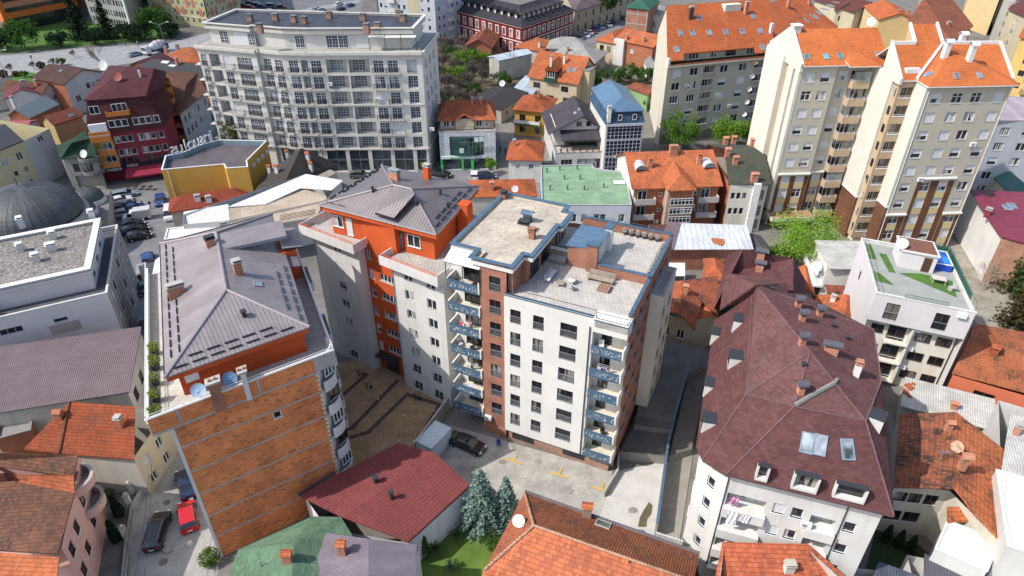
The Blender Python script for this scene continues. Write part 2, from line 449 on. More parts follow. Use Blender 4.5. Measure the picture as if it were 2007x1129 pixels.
        if ax==0: f=[[q[0],q[1],Bm,A],[q[2],q[3],A,Bm]]+([[q[1],q[2],Bm],[q[3],q[0],A]] if k>.02 else [])
        else: f=[[q[1],q[2],Bm,A],[q[3],q[0],A,Bm]]+([[q[0],q[1],A],[q[2],q[3],Bm]] if k>.02 else [])
        r=s.roof(f,m,th,edge=edge)
        if k<=.02:
            s.gab(ax,rise,o,z)
        if caps:
            mb=MB()
            def cap(a,b): mb.tube(a+V((0,0,.03)),b+V((0,0,.03)),.13,caps,n=5)
            cap(A,Bm)
            if k>.02:
                for c_,e in ((q[0],A),((q[3] if ax==0 else q[1]),A),((q[1] if ax==0 else q[2]),Bm),((q[2] if ax==0 else q[3]),Bm)): cap(c_,e)
            mb.obj('ridge',r)
        return r
    def gab(s,ax,rise,o,z):
        for i in ((1,3) if ax==0 else (0,2)):
            a=s.p[i];b=s.p[(i+1)%4];W=(b-a).length;k=(W/2)/(W/2+o);m=(a+b)/2;zz=z+rise*(1-k)-.17
            if hasattr(s,'wall'):
                mb=MB();mb.poly([V((a.x,a.y,s.h)),V((b.x,b.y,s.h)),V((b.x,b.y,zz)),V((m.x,m.y,z+rise-.17)),V((a.x,a.y,zz))],s.wm.get(i,s.w));mb.obj('gable_wall',s.root);continue
            s.ext.setdefault('poly',[]).append(([V((a.x,a.y,zz)),V((b.x,b.y,zz)),V((m.x,m.y,z+rise-.17))],s.wm.get(i,s.w)))
            s.hh[i]=zz
    def flat(s,deck,ph=.6,t=.25,cop=None,zc=.07,over=.05,inner=None):
        'flat roof with a parapet: deck, inner faces, coping'
        cop=cop or WHITE;inner=inner or s.w;z=s.h;p=inset(s.p,t);o=inset(s.p,-over);i2=inset(s.p,t+over*.6);n=len(p)
        mb=MB();f=[V((a.x,a.y,z-ph)) for a in p];mb.poly(f,deck);s.rf.append(f);r=mb.obj('roof',s.root);s.roofo=s.roofo or r
        mb=MB()
        for k in range(n):
            j=(k+1)%n
            mb.poly([V((*p[j],z-ph)),V((*p[k],z-ph)),V((*p[k],z)),V((*p[j],z))],inner)
            a,b,c,d=o[k],o[j],i2[j],i2[k]
            mb.poly([V((*a,z+zc)),V((*b,z+zc)),V((*c,z+zc)),V((*d,z+zc))],cop)
            mb.poly([V((*a,z-.03)),V((*b,z-.03)),V((*b,z+zc)),V((*a,z+zc))],cop)
            mb.poly([V((*c,z-.03)),V((*d,z-.03)),V((*d,z+zc)),V((*c,z+zc))],cop)
            mb.poly([V((*d,z-.03)),V((*c,z-.03)),V((*b,z-.03)),V((*a,z-.03))],cop)
        mb.obj('parapet',s.root);return r
    def on(s,u,v):
        'point of the roof seen at the pixel, and the roof normal'
        d=D(u,v);o=V((0,0,H));best=None
        for f in s.rf:
            n=(f[1]-f[0]).cross(f[2]-f[0]).normalized()
            if n.length<.5 or abs(d.dot(n))<1e-6: continue
            k=(f[0]-o).dot(n)/d.dot(n);q=o+d*k;ins=False;X=(f[1]-f[0]).normalized();Y=n.cross(X)
            w=[((p-q).dot(X),(p-q).dot(Y)) for p in f]
            for (x0,y0),(x1,y1) in zip(w,w[1:]+w[:1]):
                if (y0>0)!=(y1>0) and x0+(x1-x0)*(-y0)/(y1-y0)>0: ins=not ins
            if ins and k>0 and (best is None or k<best[0]): best=(k,q,n if n.z>0 else -n)
        if best is None:
            q=P(u,v,s.h);return q,V((0,0,1))
        return best[1],best[2]
    def ang(s): return s.fr(0)[3]
    def chim(s,u,v,x=.7,y=.6,h=1.3,m=None,cap='slab',capm=None,a=None):
        'chimney whose foot is seen at the pixel'
        q,n=s.on(u,v);a=s.ang() if a is None else a;mb=MB();m=m or TERRA;b=q-V((0,0,.5))
        mb.cbox(b,x,y,h+.5,m,a);t=b+V((0,0,h+.5))
        if cap=='slab':
            mb.cbox(t+V((0,0,.0)),x+.16,y+.16,.1,capm or CONC,a)
            for k in (-.25,.25):
                e=V((cos(a),sin(a),0))*k*x;mb.cbox(t+e+V((0,0,.1)),x*.3,y*.5,.18,BLACK,a)
            mb.cbox(t+V((0,0,.28)),x+.1,y+.1,.07,capm or CONC,a)
        elif cap=='tile':
            for k in (-1,1):
                e=V((cos(a),sin(a),0));w=V((-sin(a),cos(a),0));f=capm or m
                mb.cbox(t+e*k*x*.38,x*.16,y,.22,f,a)
            c0=t+V((0,0,.2));X=e*(x/2+.12);Y=w*(y/2+.12)
            mb.poly([c0-X-Y,c0+X-Y,c0+X+V((0,0,.32))*1,c0-X+V((0,0,.32))],f);mb.poly([c0+X+Y,c0-X+Y,c0-X+V((0,0,.32)),c0+X+V((0,0,.32))],f)
            mb.poly([c0-X-Y,c0-X+V((0,0,.32)),c0-X+Y],f);mb.poly([c0+X-Y,c0+X+Y,c0+X+V((0,0,.32))],f);mb.poly([c0-X-Y,c0-X+Y,c0+X+Y,c0+X-Y],f)
        elif cap=='arch':
            e=V((cos(a),sin(a),0));w=V((-sin(a),cos(a),0));f=capm or GREYM
            for k in range(8):
                def q2(j,r):
                    an=pi*j/8;return t+V((0,0,.25))-w*cos(an)*r*(y/2+.12)+V((0,0,sin(an)*r*(y/2+.12)))
                X=e*(x/2+.25)
                mb.poly([q2(k,1)-X,q2(k,1)+X,q2(k+1,1)+X,q2(k+1,1)-X],f)
            for sx in (-1,1): mb.cbox(t+w*sx*y*.42,x,.08,.3,f,a)
        elif cap=='white':
            mb.lathe(t,[(x*.62,0),(x*.62,.15),(x*.5,.4),(.02,.55)],capm or WHITE,8)
        o=mb.obj('chimney',s.roofo or s.root);return o
    def sky(s,u,v,w=.78,h=1.18,fr=None,gl=None):
        q,n=s.on(u,v);fr=fr or GREYM
        t=V((0,0,1)).cross(n)
        t=t.normalized() if t.length>.05 else V((cos(s.ang()),sin(s.ang()),0))
        b=n.cross(t);mb=MB();o=q-t*w/2-b*h/2-n*.02
        e=.09
        mb.box(o,t*w,b*e,n*.14,fr);mb.box(o+b*(h-e),t*w,b*e,n*.14,fr);mb.box(o+b*e,t*e,b*(h-2*e),n*.14,fr);mb.box(o+t*(w-e)+b*e,t*e,b*(h-2*e),n*.14,fr)
        g=o+t*e+b*e+n*.1;mb.poly([g,g+t*(w-2*e),g+t*(w-2*e)+b*(h-2*e),g+b*(h-2*e)],gl or SKYG)
        return mb.obj('roof_window',s.roofo or s.root)
    def vent(s,u,v,h=.6,r=.14,m=None):
        q,n=s.on(u,v);mb=MB();m=m or DKM
        mb.tube(q-V((0,0,.2)),q+V((0,0,h)),r,m,n=8);mb.tube(q+V((0,0,h)),q+V((0,0,h+.15)),r*1.5,m,n=8);return mb.obj('roof_vent',s.roofo or s.root)
    def dish(s,pt,r=.5,az=-1.2,el=.6,m=None,parent=None):
        'satellite dish on a short mast standing at pt'
        mb=dishmb(V(pt),r,az,el,m);return mb.obj('satellite_dish',parent or s.root)
    def ac(s,i,sx,z):
        mb=MB();s.sbox(i,sx,sx+.85,.08,.4,z,z+.6,WHITE,mb)
        c=s.at(i,sx+.3,.401,z+.3);_,t,o,_=s.fr(i);t3=V((t.x,t.y,0));n3=V((o.x,o.y,0))
        mb.poly([c+n3*.004+t3*.22*cos(2*pi*k/12)+V((0,0,.22*sin(2*pi*k/12))) for k in range(12)],GREYM)
        return mb.obj('air_conditioner',s.root)
    def balc(s,i,s0,s1,z,dep=1.2,h=1.0,m=None,rail=None,slab=None,name='balcony',ends=True):
        'slab with a parapet (m) or an open railing (rail)'
        mb=MB();slab=slab or m or CONC;s.sbox(i,s0,s1,.003,dep,z-.16,z,slab,mb)
        if m:
            s.sbox(i,s0,s1,dep-.1,dep,z,z+h,m,mb)
            if ends:
                s.sbox(i,s0,s0+.1,.003,dep-.1,z,z+h,m,mb);s.sbox(i,s1-.1,s1,.003,dep-.1,z,z+h,m,mb)
        o=mb.obj(name,s.root)
        if rail: s.rail(i,s0,s1,z+(h if m else 0),dep-.05,h=.35 if m else h,m=rail,parent=o)
        return o
    def rail(s,i,s0,s1,z,dep,h=1.,m=None,parent=None,step=.14):
        m=m or DKM;mb=MB();A=lambda x,d,zz:s.at(i,x,d,zz)
        pts=[A(s0,.02,0),A(s0,dep,0),A(s1,dep,0),A(s1,.02,0)] if dep>.15 else [A(s0,dep,0),A(s1,dep,0)]
        railmb(mb,pts,z,h,m,step);return mb.obj('railing',parent or s.root)
    def gutter(s,i,sx,z0,z1,m=None,d=.06):
        mb=MB();mb.tube(s.at(i,sx,d,z0),s.at(i,sx,d,z1),.055,m or GREYM,n=6);return mb.obj('downpipe',s.root)
def railmb(mb,pts,z,h,m,step=.14,r=.022,close=False):
    if close: pts=list(pts)+[pts[0]]
    for a,b in zip(pts,pts[1:]):
        a=V((a[0],a[1],z));b=V((b[0],b[1],z));up=V((0,0,h));L=(b-a).length
        mb.tube(a+up,b+up,r*1.3,m,n=4);mb.tube(a+V((0,0,.08)),b+V((0,0,.08)),r,m,n=4)
        n=max(1,int(L/step))
        for k in range(n+1):
            q=a+(b-a)*k/n;mb.tube(q,q+up,r if k%8==0 else r*.55,m,n=3,cap=False)
    return mb
def dishmb(pt,r,az,el,m=None):
    mb=MB();m=m or mat('plain',(.6,.6,.58));mb.tube(pt-V((0,0,.2)),pt+V((0,0,r*.9)),.03,GREYM,n=5)
    c=pt+V((0,0,r*1.1));d=V((cos(az)*cos(el),sin(az)*cos(el),sin(el)));x=d.orthogonal().normalized();x=V((0,0,1)).cross(d).normalized();y=d.cross(x)
    R=[(0,-.18),(.5,-.14),(.85,-.06),(1,0)];k=len(mb.v);n=16
    for q,z in R[1:]:
        for i in range(n):
            a=2*pi*i/n;mb.v.append(c+(x*cos(a)*q+y*sin(a)*q+d*z)*r)
    mb.v.append(c-d*.18*r);mi=mb.mi(m)
    for j in range(2):
        for i in range(n):
            i2=(i+1)%n;mb.f.append([k+j*n+i,k+j*n+i2,k+(j+1)*n+i2,k+(j+1)*n+i]);mb.m.append(mi)
    for i in range(n): mb.f.append([k+3*n,k+(i+1)%n,k+i]);mb.m.append(mi)
    mb.tube(c-y*r*.9,c+d*r*.9,.02,GREYM,n=4);mb.cbox(c+d*r*.9-V((0,0,.06)),.12,.12,.14,m)
    return mb
SKYG=mat('glaze',(.16,.22,.28),rough=.08)
# ---------- lettering
def text(body,name,loc,size,m,a=0,tilt=pi/2,parent=None,ext=.02,mirror=False):
    cu=bpy.data.curves.new(name,'FONT');cu.body=body;cu.size=size;cu.extrude=ext;cu.align_x='CENTER'
    o=bpy.data.objects.new(name,cu);C.objects.link(o);bpy.context.view_layer.update()
    dg=bpy.context.evaluated_depsgraph_get();me=bpy.data.meshes.new_from_object(o.evaluated_get(dg));bpy.data.objects.remove(o)
    me.materials.clear();me.materials.append(m)
    o=bpy.data.objects.new(name,me);C.objects.link(o)
    if parent:o.parent=parent
    o.location=V(loc)-(origin(parent) if parent else V((0,0,0)));o.rotation_euler=(tilt,0,a);return o
# ---------- ground
mb=MB();mb.poly([(-900,-100,0),(900,-100,0),(900,1400,0),(-900,1400,0)],mat('grnd',(.185,.175,.16),(.13,.125,.115),sc=.25));tag(mb.obj('ground'),None,None,kind='structure')
GZ=[.004]
def sheet(name,m,pts,z=None,rot=None):
    if z is None: GZ[0]+=.004;z=GZ[0]
    mb=MB();mb.poly([(P(u,v)-V((0,0,0))+V((0,0,z))) for u,v in pts],m);o=tag(mb.obj(name),None,None,kind='structure');return o
ASPH=mat('grnd',(.21,.21,.215),(.155,.155,.16),sc=.3,fine=25);PAVL=mat('pave',(.43,.41,.37),w=.22,h=.12,off=.5,ms=.01,rot=.5,stain=.4,var=.2)
sheet('road',ASPH,[(-80,370),(240,375),(330,375),(345,430),(330,520),(310,600),(262,600),(215,470),(-80,420)])
sheet('road',mat('pave',(.36,.345,.32),w=.22,h=.12,off=.5,ms=.01,rot=.5,stain=.4,var=.2),[(262,560),(312,560),(330,720),(360,860),(400,1000),(430,1090),(420,1180),(180,1180),(262,960),(284,880),(276,700)])
sheet('road',ASPH,[(330,300),(360,280),(430,190),(470,150),(480,170),(440,230),(400,300),(360,340),(330,380)])
sheet('road',ASPH,[(560,330),(845,330),(1005,335),(1065,350),(1065,420),(560,420)])
sheet('lane',mat('grnd',(.25,.235,.21),(.19,.18,.165)),[(975,345),(1005,345),(998,300),(1008,265),(1005,215),(985,225),(978,250),(982,290)])
sheet('lane',mat('grnd',(.25,.235,.21),(.19,.18,.165)),[(1065,330),(1085,330),(1092,250),(1100,200),(1085,190),(1075,250)])
sheet('soil',mat('grnd',(.16,.13,.085),(.11,.09,.06)),[(855,200),(850,95),(985,85),(1045,110),(1040,180),(1010,215),(960,215),(880,235)])
sheet('soil',mat('grnd',(.2,.155,.1),(.13,.1,.065)),[(1165,205),(1180,160),(1290,150),(1285,190),(1200,200)])
sheet('plaza',mat('pave',(.36,.355,.35),w=1.2,h=1.2,ms=.02,stain=.3),[(-120,215),(90,150),(330,112),(470,75),(470,48),(330,85),(150,95),(60,104),(-120,120)])
sheet('lawn',mat('grnd',(.1,.2,.04),(.06,.13,.03)),[(-60,110),(110,95),(340,75),(350,50),(150,40),(-60,60)])
sheet('lawn',mat('grnd',(.1,.2,.04),(.06,.13,.03)),[(-40,170),(40,140),(120,150),(20,180)])
sheet('parking_lot',ASPH,[(460,42),(700,52),(720,-25),(440,-25)])
sheet('median',mat('grnd',(.1,.21,.04),(.07,.14,.03)),[(515,33),(570,24),(580,18),(560,16),(520,26)])
sheet('pavement',mat('pave',(.34,.34,.33),w=1,h=1),[(545,36),(620,22),(705,5),(705,0),(610,15),(560,28)])
sheet('parking_lot',ASPH,[(1090,90),(1160,85),(1300,75),(1330,40),(1215,15),(1180,35),(1130,60)])
sheet('yard',mat('grnd',(.3,.28,.24),(.2,.17,.13)),[(1855,460),(1960,540),(2040,660),(1930,660),(1870,560)])
sheet('yard',mat('grnd',(.24,.22,.19),(.15,.14,.12)),[(1480,480),(1700,450),(1850,470),(1700,620),(1590,640),(1550,540)])
# courtyards
TANP=mat('pave',(.42,.29,.16),w=.24,h=.12,off=.5,ms=.008,rot=.45,stain=.55,var=.25,c2=(.36,.24,.13))
sheet('courtyard',TANP,[(610,745),(640,715),(700,705),(800,735),(885,795),(800,930),(620,960)])
VIO=mat('pave',(.125,.082,.075),w=.24,h=.12,off=.5,ms=.008,rot=.45,stain=.4)
def band(pts,w=.55):
    GZ[0]+=.004;mb=MB()
    for a,c in zip(pts,pts[1:]):
        p,q=P(*a),P(*c);d=(q-p).normalized();n=V((-d.y,d.x,0))*w/2;p=p-d*w/2;q=q+d*w/2;z=V((0,0,GZ[0]+.0005*pts.index(a)));mb.poly([p-n+z,q-n+z,q+n+z,p+n+z],VIO)
    tag(mb.obj('paving_band'),None,None,kind='structure')
for pts in (((655,790),(718,735)),((672,845),(690,840),(778,748)),((675,862),(722,848),(798,774),(862,794),(810,880))): band(pts)
sheet('courtyard',mat('pave',(.40,.385,.345),w=.24,h=.2,off=.5,ms=.02,rot=-.4,stain=.6,var=.25),[(868,830),(1200,925),(1205,1020),(1160,1060),(940,1000),(800,920)])
sheet('driveway',mat('grnd',(.47,.46,.43),(.38,.37,.345),sc=.5),[(1208,925),(1302,905),(1288,1060),(1165,1040)])
sheet('lane',mat('pave',(.3,.285,.25),w=.25,h=.15,off=.5,ms=.012,stain=.3),[(1302,905),(1360,880),(1330,1070),(1283,1060)])
sheet('puddle',mat('grnd',(.12,.1,.055),(.08,.07,.04)),[(1272,985),(1279,992),(1277,1008),(1268,1020),(1267,1034),(1250,1034),(1254,1015),(1262,1000)])
sheet('lawn',mat('grnd',(.11,.17,.03),(.075,.125,.022),fine=30),[(800,1150),(830,1075),(900,1040),(930,1000),(1010,1000),(960,1150)])
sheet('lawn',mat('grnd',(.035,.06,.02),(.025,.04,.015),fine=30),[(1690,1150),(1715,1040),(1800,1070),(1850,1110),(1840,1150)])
sheet('garden',mat('grnd',(.16,.155,.145),(.11,.11,.1)),[(130,1180),(180,985),(272,955),(258,1000),(250,1180)])
# alley on a raised deck between the two blocks, with the ramp down to the garage
ALL=mat('grnd',(.14,.135,.13),(.1,.097,.092),sc=.4)
def raised(name,m,pts,z,mside=CONCD):
    mb=MB();q=[P(u,v,z) for u,v in pts];mb.prism([p.xy for p in q],-.1,z,mside,m);return tag(mb.obj(name),None,None,kind='structure')
raised('alley',ALL,[(1243,832),(1318,842),(1345,735),(1420,690),(1285,662),(1275,690)],2.3)
raised('terrace_step',mat('pave',(.12,.115,.11),w=.5,h=.3,off=.5),[(1214,884),(1308,893),(1317,843.5),(1243,833.5)],1.5)
raised('lane',mat('grnd',(.14,.13,.12),(.11,.1,.095)),[(1312,893),(1356,880),(1392,720),(1348,736)],1.2)
# ---------- setting
class LF:
    'local plan frame: origin and turn'
    def __init__(s,o,deg): s.o=V(o).to_2d();s.a=radians(deg);s.t=V((cos(s.a),sin(s.a)));s.n=V((-sin(s.a),cos(s.a)))
    def __call__(s,x,y): return s.o+s.t*x+s.n*y
    def v(s,x,y,z): q=s(x,y);return V((q.x,q.y,z))
    def box(s,mb,x0,x1,y0,y1,z0,z1,m):
        mb.box(s.v(x0,y0,z0),V((*(s.t*(x1-x0)),0)),V((*(s.n*(y1-y0)),0)),(0,0,z1-z0),m);return mb
    def rect(s,x0,x1,y0,y1): return [s(x0,y0),s(x1,y0),s(x1,y1),s(x0,y1)]
ORW=mat('stucco',(.52,.095,.028),dirt=.35,var=.14);WHW=mat('stucco',(.60,.59,.56),dirt=.4);HOLBR=mat('brick',(.72,.205,.05),c2=(.52,.13,.035),mortar=(.6,.38,.24),w=.42,h=.21,ms=.018,dk=.3,var=.3)
GSEAM=mat('seam',(.27,.235,.235),p=.36,metal=.15,rough=.42);DSEAM=mat('seam',(.16,.145,.16),p=.28,rough=.4,metal=.15)
BLUC=mat('plain',(.065,.115,.17),rough=.45,var=.3);CBR=mat('brick',(.33,.125,.07),c2=(.27,.1,.06),mortar=(.36,.25,.2),w=.25,h=.08,ms=.01,dk=.1)
PANW=mat('stucco',(.66,.645,.605),dirt=.16,var=.06)
def guards(b,a,c,up,offs,trim=(1.1,1.1),L=1.15,gap=.35):
    'snow guards: rows of raised bars on a roof face with the eave a-c and a point up on the face'
    a,c,up=V(a),V(c),V(up);d=(c-a).normalized();n=d.cross(up-a).normalized();n=n if n.z>0 else -n;e=n.cross(d);e=e if e.dot(up-a)>0 else -e
    for o in offs:
        x=o*trim[0]+.3;W=(c-a).length-o*trim[1]-.3;mb=MB();x+=.6*(offs.index(o)%2)
        while x+L<W:
            q=a+d*x+e*o
            mb.box(q+n*.02,d*L,e*.05,n*.16,DKM);x+=L+gap
        mb.split('snow_guard',b.roofo)
# ===== A: brick-ended block with grey metal roof
zA=18.2
pl=P2(340,838,17.6)
A=LF(pl,34);WA=12.4;DA=25.5;A.n=V((cos(radians(114)),sin(radians(114))))
b=B('apartment_block','grey hipped metal roof block with blank brick end wall and orange attic','apartment block',[A(0,0),A(WA,0),A(WA+1.6,3.2),A(WA+1.6,DA),A(0,DA)],zA,WHW)
b.wm={0:HOLBR};fh=zA/6
for k in range(1,6): b.sbox(0,.0,WA,.0,.025,fh*k-.07,fh*k+.1,CONC)
b.sbox(0,.0,WA,.0,.02,zA-.35,zA,CONC)
b.win(0,WA*.63,fh*5-1.0,.75,.8,'p1q',.12)
b.sbox(0,-.28,-.003,-.6,.03,-.3,zA-.7,WHW)
b.grid(2,[2.2,6,9.8,13.6,17.4,20.5],[fh*k+.95 for k in range(6)],1.5,1.4,['p','p','h','p'])
for k in range(6):
    for s0 in (4.6,12.2): b.sbox(2,s0,s0+2.6,.0,.02,fh*k+.4,fh*k+2.6,ORW)
b.walls()
for k in range(1,6):
    b.balc(2,3.6,7.6,fh*k,1.1,.95,m=WHW);b.balc(2,14,18,fh*k,1.1,.95,m=WHW)
# rounded corner balconies at the right front
c0=A(WA+.1,1.7)
for k in range(1,7):
    mb=MB();z=fh*k-.05;r=1.75;a=A.a
    def arc(rr,z_,n=10): return [V((c0.x+cos(a-pi/2+pi*.62*j/n)*rr,c0.y+sin(a-pi/2+pi*.62*j/n)*rr,z_)) for j in range(n+1)]
    hh=1.05 if k<6 else 1.2
    o,i=arc(r,0),arc(r-.12,0)
    for j in range(10):
        for (q,sg) in ((o,1),(i,-1)):
            f=[q[j]+V((0,0,z-.18)),q[j+1]+V((0,0,z-.18)),q[j+1]+V((0,0,z+hh)),q[j]+V((0,0,z+hh))];mb.poly(f[::sg],WHW)
        mb.poly([o[j]+V((0,0,z+hh)),o[j+1]+V((0,0,z+hh)),i[j+1]+V((0,0,z+hh)),i[j]+V((0,0,z+hh))],WHW)
    cc=V((c0.x,c0.y,0));mb.poly([cc+V((0,0,z))]+[p+V((0,0,z)) for p in o],CONC);mb.poly(([cc+V((0,0,z-.18))]+[p+V((0,0,z-.18)) for p in o])[::-1],CONC)
    ob=mb.obj('balcony',b.root)
    if k<6:
        T=wtemp('p3',1.5,1.3,.05)
        b.put(V((*A(WA+.75,.02+.55),z+.9+.15)),A.a+.45,'p3' if k%2 else 'b',1.35,1.35,.05)
mb=MB()
for k in range(6):
    z=fh*k+.3
    for j in range(int((fh-.5)/.28)):
        if j%2==0: A.box(mb,WA-.16,WA+.12,-.05,.0,z+j*.28,z+j*.28+.26,mat('plain',(.62,.55,.4)))
mb.split('quoin',b.root)
# terrace slab and parapet
mb=MB();t0,t1=-1.55,WA+1.9
TL=mat('pave',(.5,.47,.42),w=.4,h=.4,ms=.015);A.box(mb,t0,0,-.15,DA,zA-.5,zA,WHW);mb.poly([A.v(t0+.1,.1,zA+.06),A.v(t1-.1,.1,zA+.06),A.v(t1-.1,DA,zA+.06),A.v(t0+.1,DA,zA+.06)],TL)
mb.obj('terrace',b.root)
mb=MB();hp=1.5
A.box(mb,t0-.1,t0,-.15,DA,zA-.5,zA+.85,WHW);A.box(mb,t0,WA-.1,-.16,.02,zA-.55,zA+hp-.25,HOLBR);A.box(mb,WA-.1,t1,-.16,.02,zA-.4,zA+hp-.25,CONC)
for x in (.6,4.1,7.2): A.box(mb,x,x+.22,-.19,-.16,zA-.3,zA+hp-.3,CONC)
A.box(mb,t0,WA,-.2,-.16,zA-.62,zA-.4,CONC);A.box(mb,t1-.1,t1,.02,DA,zA-.3,zA+.75,WHW)
A.box(mb,t0-.15,t1+.05,-.22,.06,zA+hp-.25,zA+hp-.17,WHITE);A.box(mb,t0-.15,t0+.04,.06,DA,zA+.85,zA+.92,WHITE);A.box(mb,t1-.14,t1+.05,.06,DA,zA+.75,zA+.82,WHITE)
o=mb.obj('parapet',b.root)
mb=MB();pts=[A.v(t0-.05,DA,0),A.v(t0-.05,-.1,0),A.v(t1-.05,-.1,0),A.v(t1-.05,12,0)];railmb(mb,pts,zA+hp-.17,.3,WHITE,step=1.4);mb.obj('railing',o)
# attic
zE=zA+3.4;x0,x1,y0,y1=1.2,WA-.25,2.7,DA-.6
mb=MB();A.box(mb,x0,x1,y0,y1,zA,zE,ORW);A.box(mb,x1-.05,x1+1.75,y1-9.5,y1-4.8,zA,zE+.2,ORW)
A.box(mb,x1-.5,x1+.02,y0-.03,y0+.6,zA,zE,ORW)
A.box(mb,x0-.03,x0,y0+.7,y1,zA,zE-.2,WHW);mb.obj('attic_wall',b.root)  # added white sheet on the unseen left face, stops orange bounce on the terrace
R=[A.v(x0-.8,y0-1.1,zE),A.v(x1+.55,y0-1.1,zE),A.v(x1+.55,y1+.5,zE),A.v(x0-.8,y1+.5,zE)]
xm=(x0+x1)/2-.2;r0,r1=A.v(xm,y0+5.2,zE+2.5),A.v(xm,y1-5.4,zE+2.5)
b.roof([[R[0],R[1],r0],[R[1],R[2],r1,r0],[R[2],R[3],r1],[R[3],R[0],r0,r1]],GSEAM,.12,edge=GREYM)
mb=MB();A.box(mb,x0-.72,x1+.47,y0-1.02,y0-.9,zE-.62,zE-.13,ORW);A.box(mb,x1+.35,x1+.47,y0-.9,y1-9.6,zE-.5,zE-.13,ORW);A.box(mb,x0-.85,x0-.8,y0-1.1,y1+.5,zE-.2,zE+.06,DKM);A.box(mb,x1+.55,x1+.6,y0-1.1,y1-9.6,zE-.2,zE+.06,DKM);A.box(mb,x0-.85,x1+.6,y1+.5,y1+.56,zE-.2,zE+.1,DKM);mb.obj('fascia',b.roofo)
# ridge and hip flashing
mb=MB()
for p,q in ((r0,r1),(R[0],r0),(R[1],r0),(R[2],r1),(R[3],r1)): mb.tube(p+V((0,0,.02)),q+V((0,0,.02)),.14,mat('plain',(.3,.265,.275),rough=.4,metal=.2),n=6)
mb.obj('ridge',b.roofo)
# cross roof over the stair on the right
yc=y1-7.2;zr=zE+2.35
b.roof([[A.v(xm+.3,yc-1.7,zr-.05),A.v(x1+1.1,yc-1.7,zr-.55),A.v(x1+1.1,yc+1.4,zr-.2),A.v(xm+.3,yc+1.4,zr+.15)]],GSEAM,.35,'stair_roof',edge=GREYM)
b.roof([[A.v(x1+.3,yc-2.2,zE+.75),A.v(x1+2.5,yc-2.2,zE+.3),A.v(x1+1.4,yc,zE+1.25)],[A.v(x1+2.5,yc-2.2,zE+.3),A.v(x1+2.5,yc+2.4,zE+.3),A.v(x1+1.4,yc,zE+1.25)],[A.v(x1+2.5,yc+2.4,zE+.3),A.v(x1+.3,yc+2.4,zE+.75),A.v(x1+1.4,yc,zE+1.25)],[A.v(x1+.3,yc+2.4,zE+.75),A.v(x1+.3,yc-2.2,zE+.75),A.v(x1+1.4,yc,zE+1.25)]],GSEAM,.2,'porch_roof',edge=DKM)
b.roof([[A.v(x1-.1,yc-4.6,zE-.1),A.v(x1+1.7,yc-4.6,zE-.5),A.v(x1+1.7,yc-2.4,zE-.5),A.v(x1-.1,yc-2.4,zE-.1)]],DSEAM,.1,'canopy',edge=DKM)
b.put(A.v(x1+.0,yc-6.4,zA+.1),A.a+pi/2,'d',1.5,2.1,.0)
guards(b,R[3],R[0],r1,(.7,1.5));guards(b,R[0],R[1],r0,(.5,1.2));guards(b,R[1],R[2]-(R[2]-R[1])*.45,r0,(.6,1.5))
b.chim(469,537,.75,.6,1.3);b.chim(348,578,1.5,.6,1.0);b.chim(414,481,.9,.6,.8,capm=DKM);b.sky(505,557,1.0,.75)
b.vent(479,620,.5,.2)
def stack(x,h=.42):
    mb=MB();A.box(mb,x-h,x+h,-.28,.35,zA-.6,zA+2.5,CBR if x<4 else WHW);A.box(mb,x-h-.2,x+h+.2,-.45,.5,zA+2.5,zA+2.68,CONC)
    for k in (-.35,.1): A.box(mb,x+k,x+k+.2,-.1,.15,zA+2.68,zA+2.9,TERRA)
    mb.obj('chimney',b.root)
stack(3.9);stack(6.3,.22)
b.dish(A.v(2.6,.35,zA+1.25),.62,A.a-pi/2-.2,.45,m=mat('plain',(.36,.48,.62)));b.dish(A.v(5.2,.3,zA+1.3),.62,A.a-pi/2+.3,.75,m=mat('plain',(.12,.23,.36)))
mb=MB();A.box(mb,1.7,2.8,2.1,2.6,zA+1.7,zA+2.45,WHITE);mb.obj('air_conditioner',b.root)
# the wall of the wing behind, with grey terrace
BA=b
# ===== B: orange and white block
zB=19.0
a_=P2(612,447,zB);b_=P2(690,486,zB);c_=P2(760,509,zB);d_=P2(868,545,zB)
tB=(d_-a_).normalized();Bf=LF(a_,degrees(atan2(tB.y,tB.x)));wB=(d_-a_).length
x1=(b_-a_).dot(Bf.t);x2=(c_-a_).dot(Bf.t)
b=B('apartment_block','orange and white block with dark hipped metal roof and white corner balconies','apartment block',[Bf(0,0),Bf(x1,0),Bf(x1,1.1),Bf(x2-.02,1.1),Bf(x2,0),Bf(wB,0),Bf(wB,13.5),Bf(0,13.5)],zB,WHW)
b.wm={2:ORW,1:WHW,3:ORW};f=2.72;rows=[zB-2.1-f*k for k in range(7)]
for k,z in enumerate(rows):
    kd=['p','s','hk','p','p','s','pR'][k];b.win(0,x1*.42,z,1.35,1.15,kd)
    b.win(0,x1*.42,z,1.35,1.15,kd)
    kk=['p','s','hk','p','h','s','v'][k]
    if k<6:
        b.win(2,.25,z-.1,.75,1.3,kk if kk!='v' else 'p');b.win(2,1.95,z+.1,2.3,1.0,'p4')
    for j,x in enumerate((.2,.62)):
        zz=z-.55*0;b.win(4,(wB-x2)*x+(.3 if j else .2),zz-(0.15 if j==0 else .1),1.3,1.35,'pR' if k>4 else 'p')
b.hh={2:22.9}
for i in (1,3): b.hh[i]=zB
b.walls()
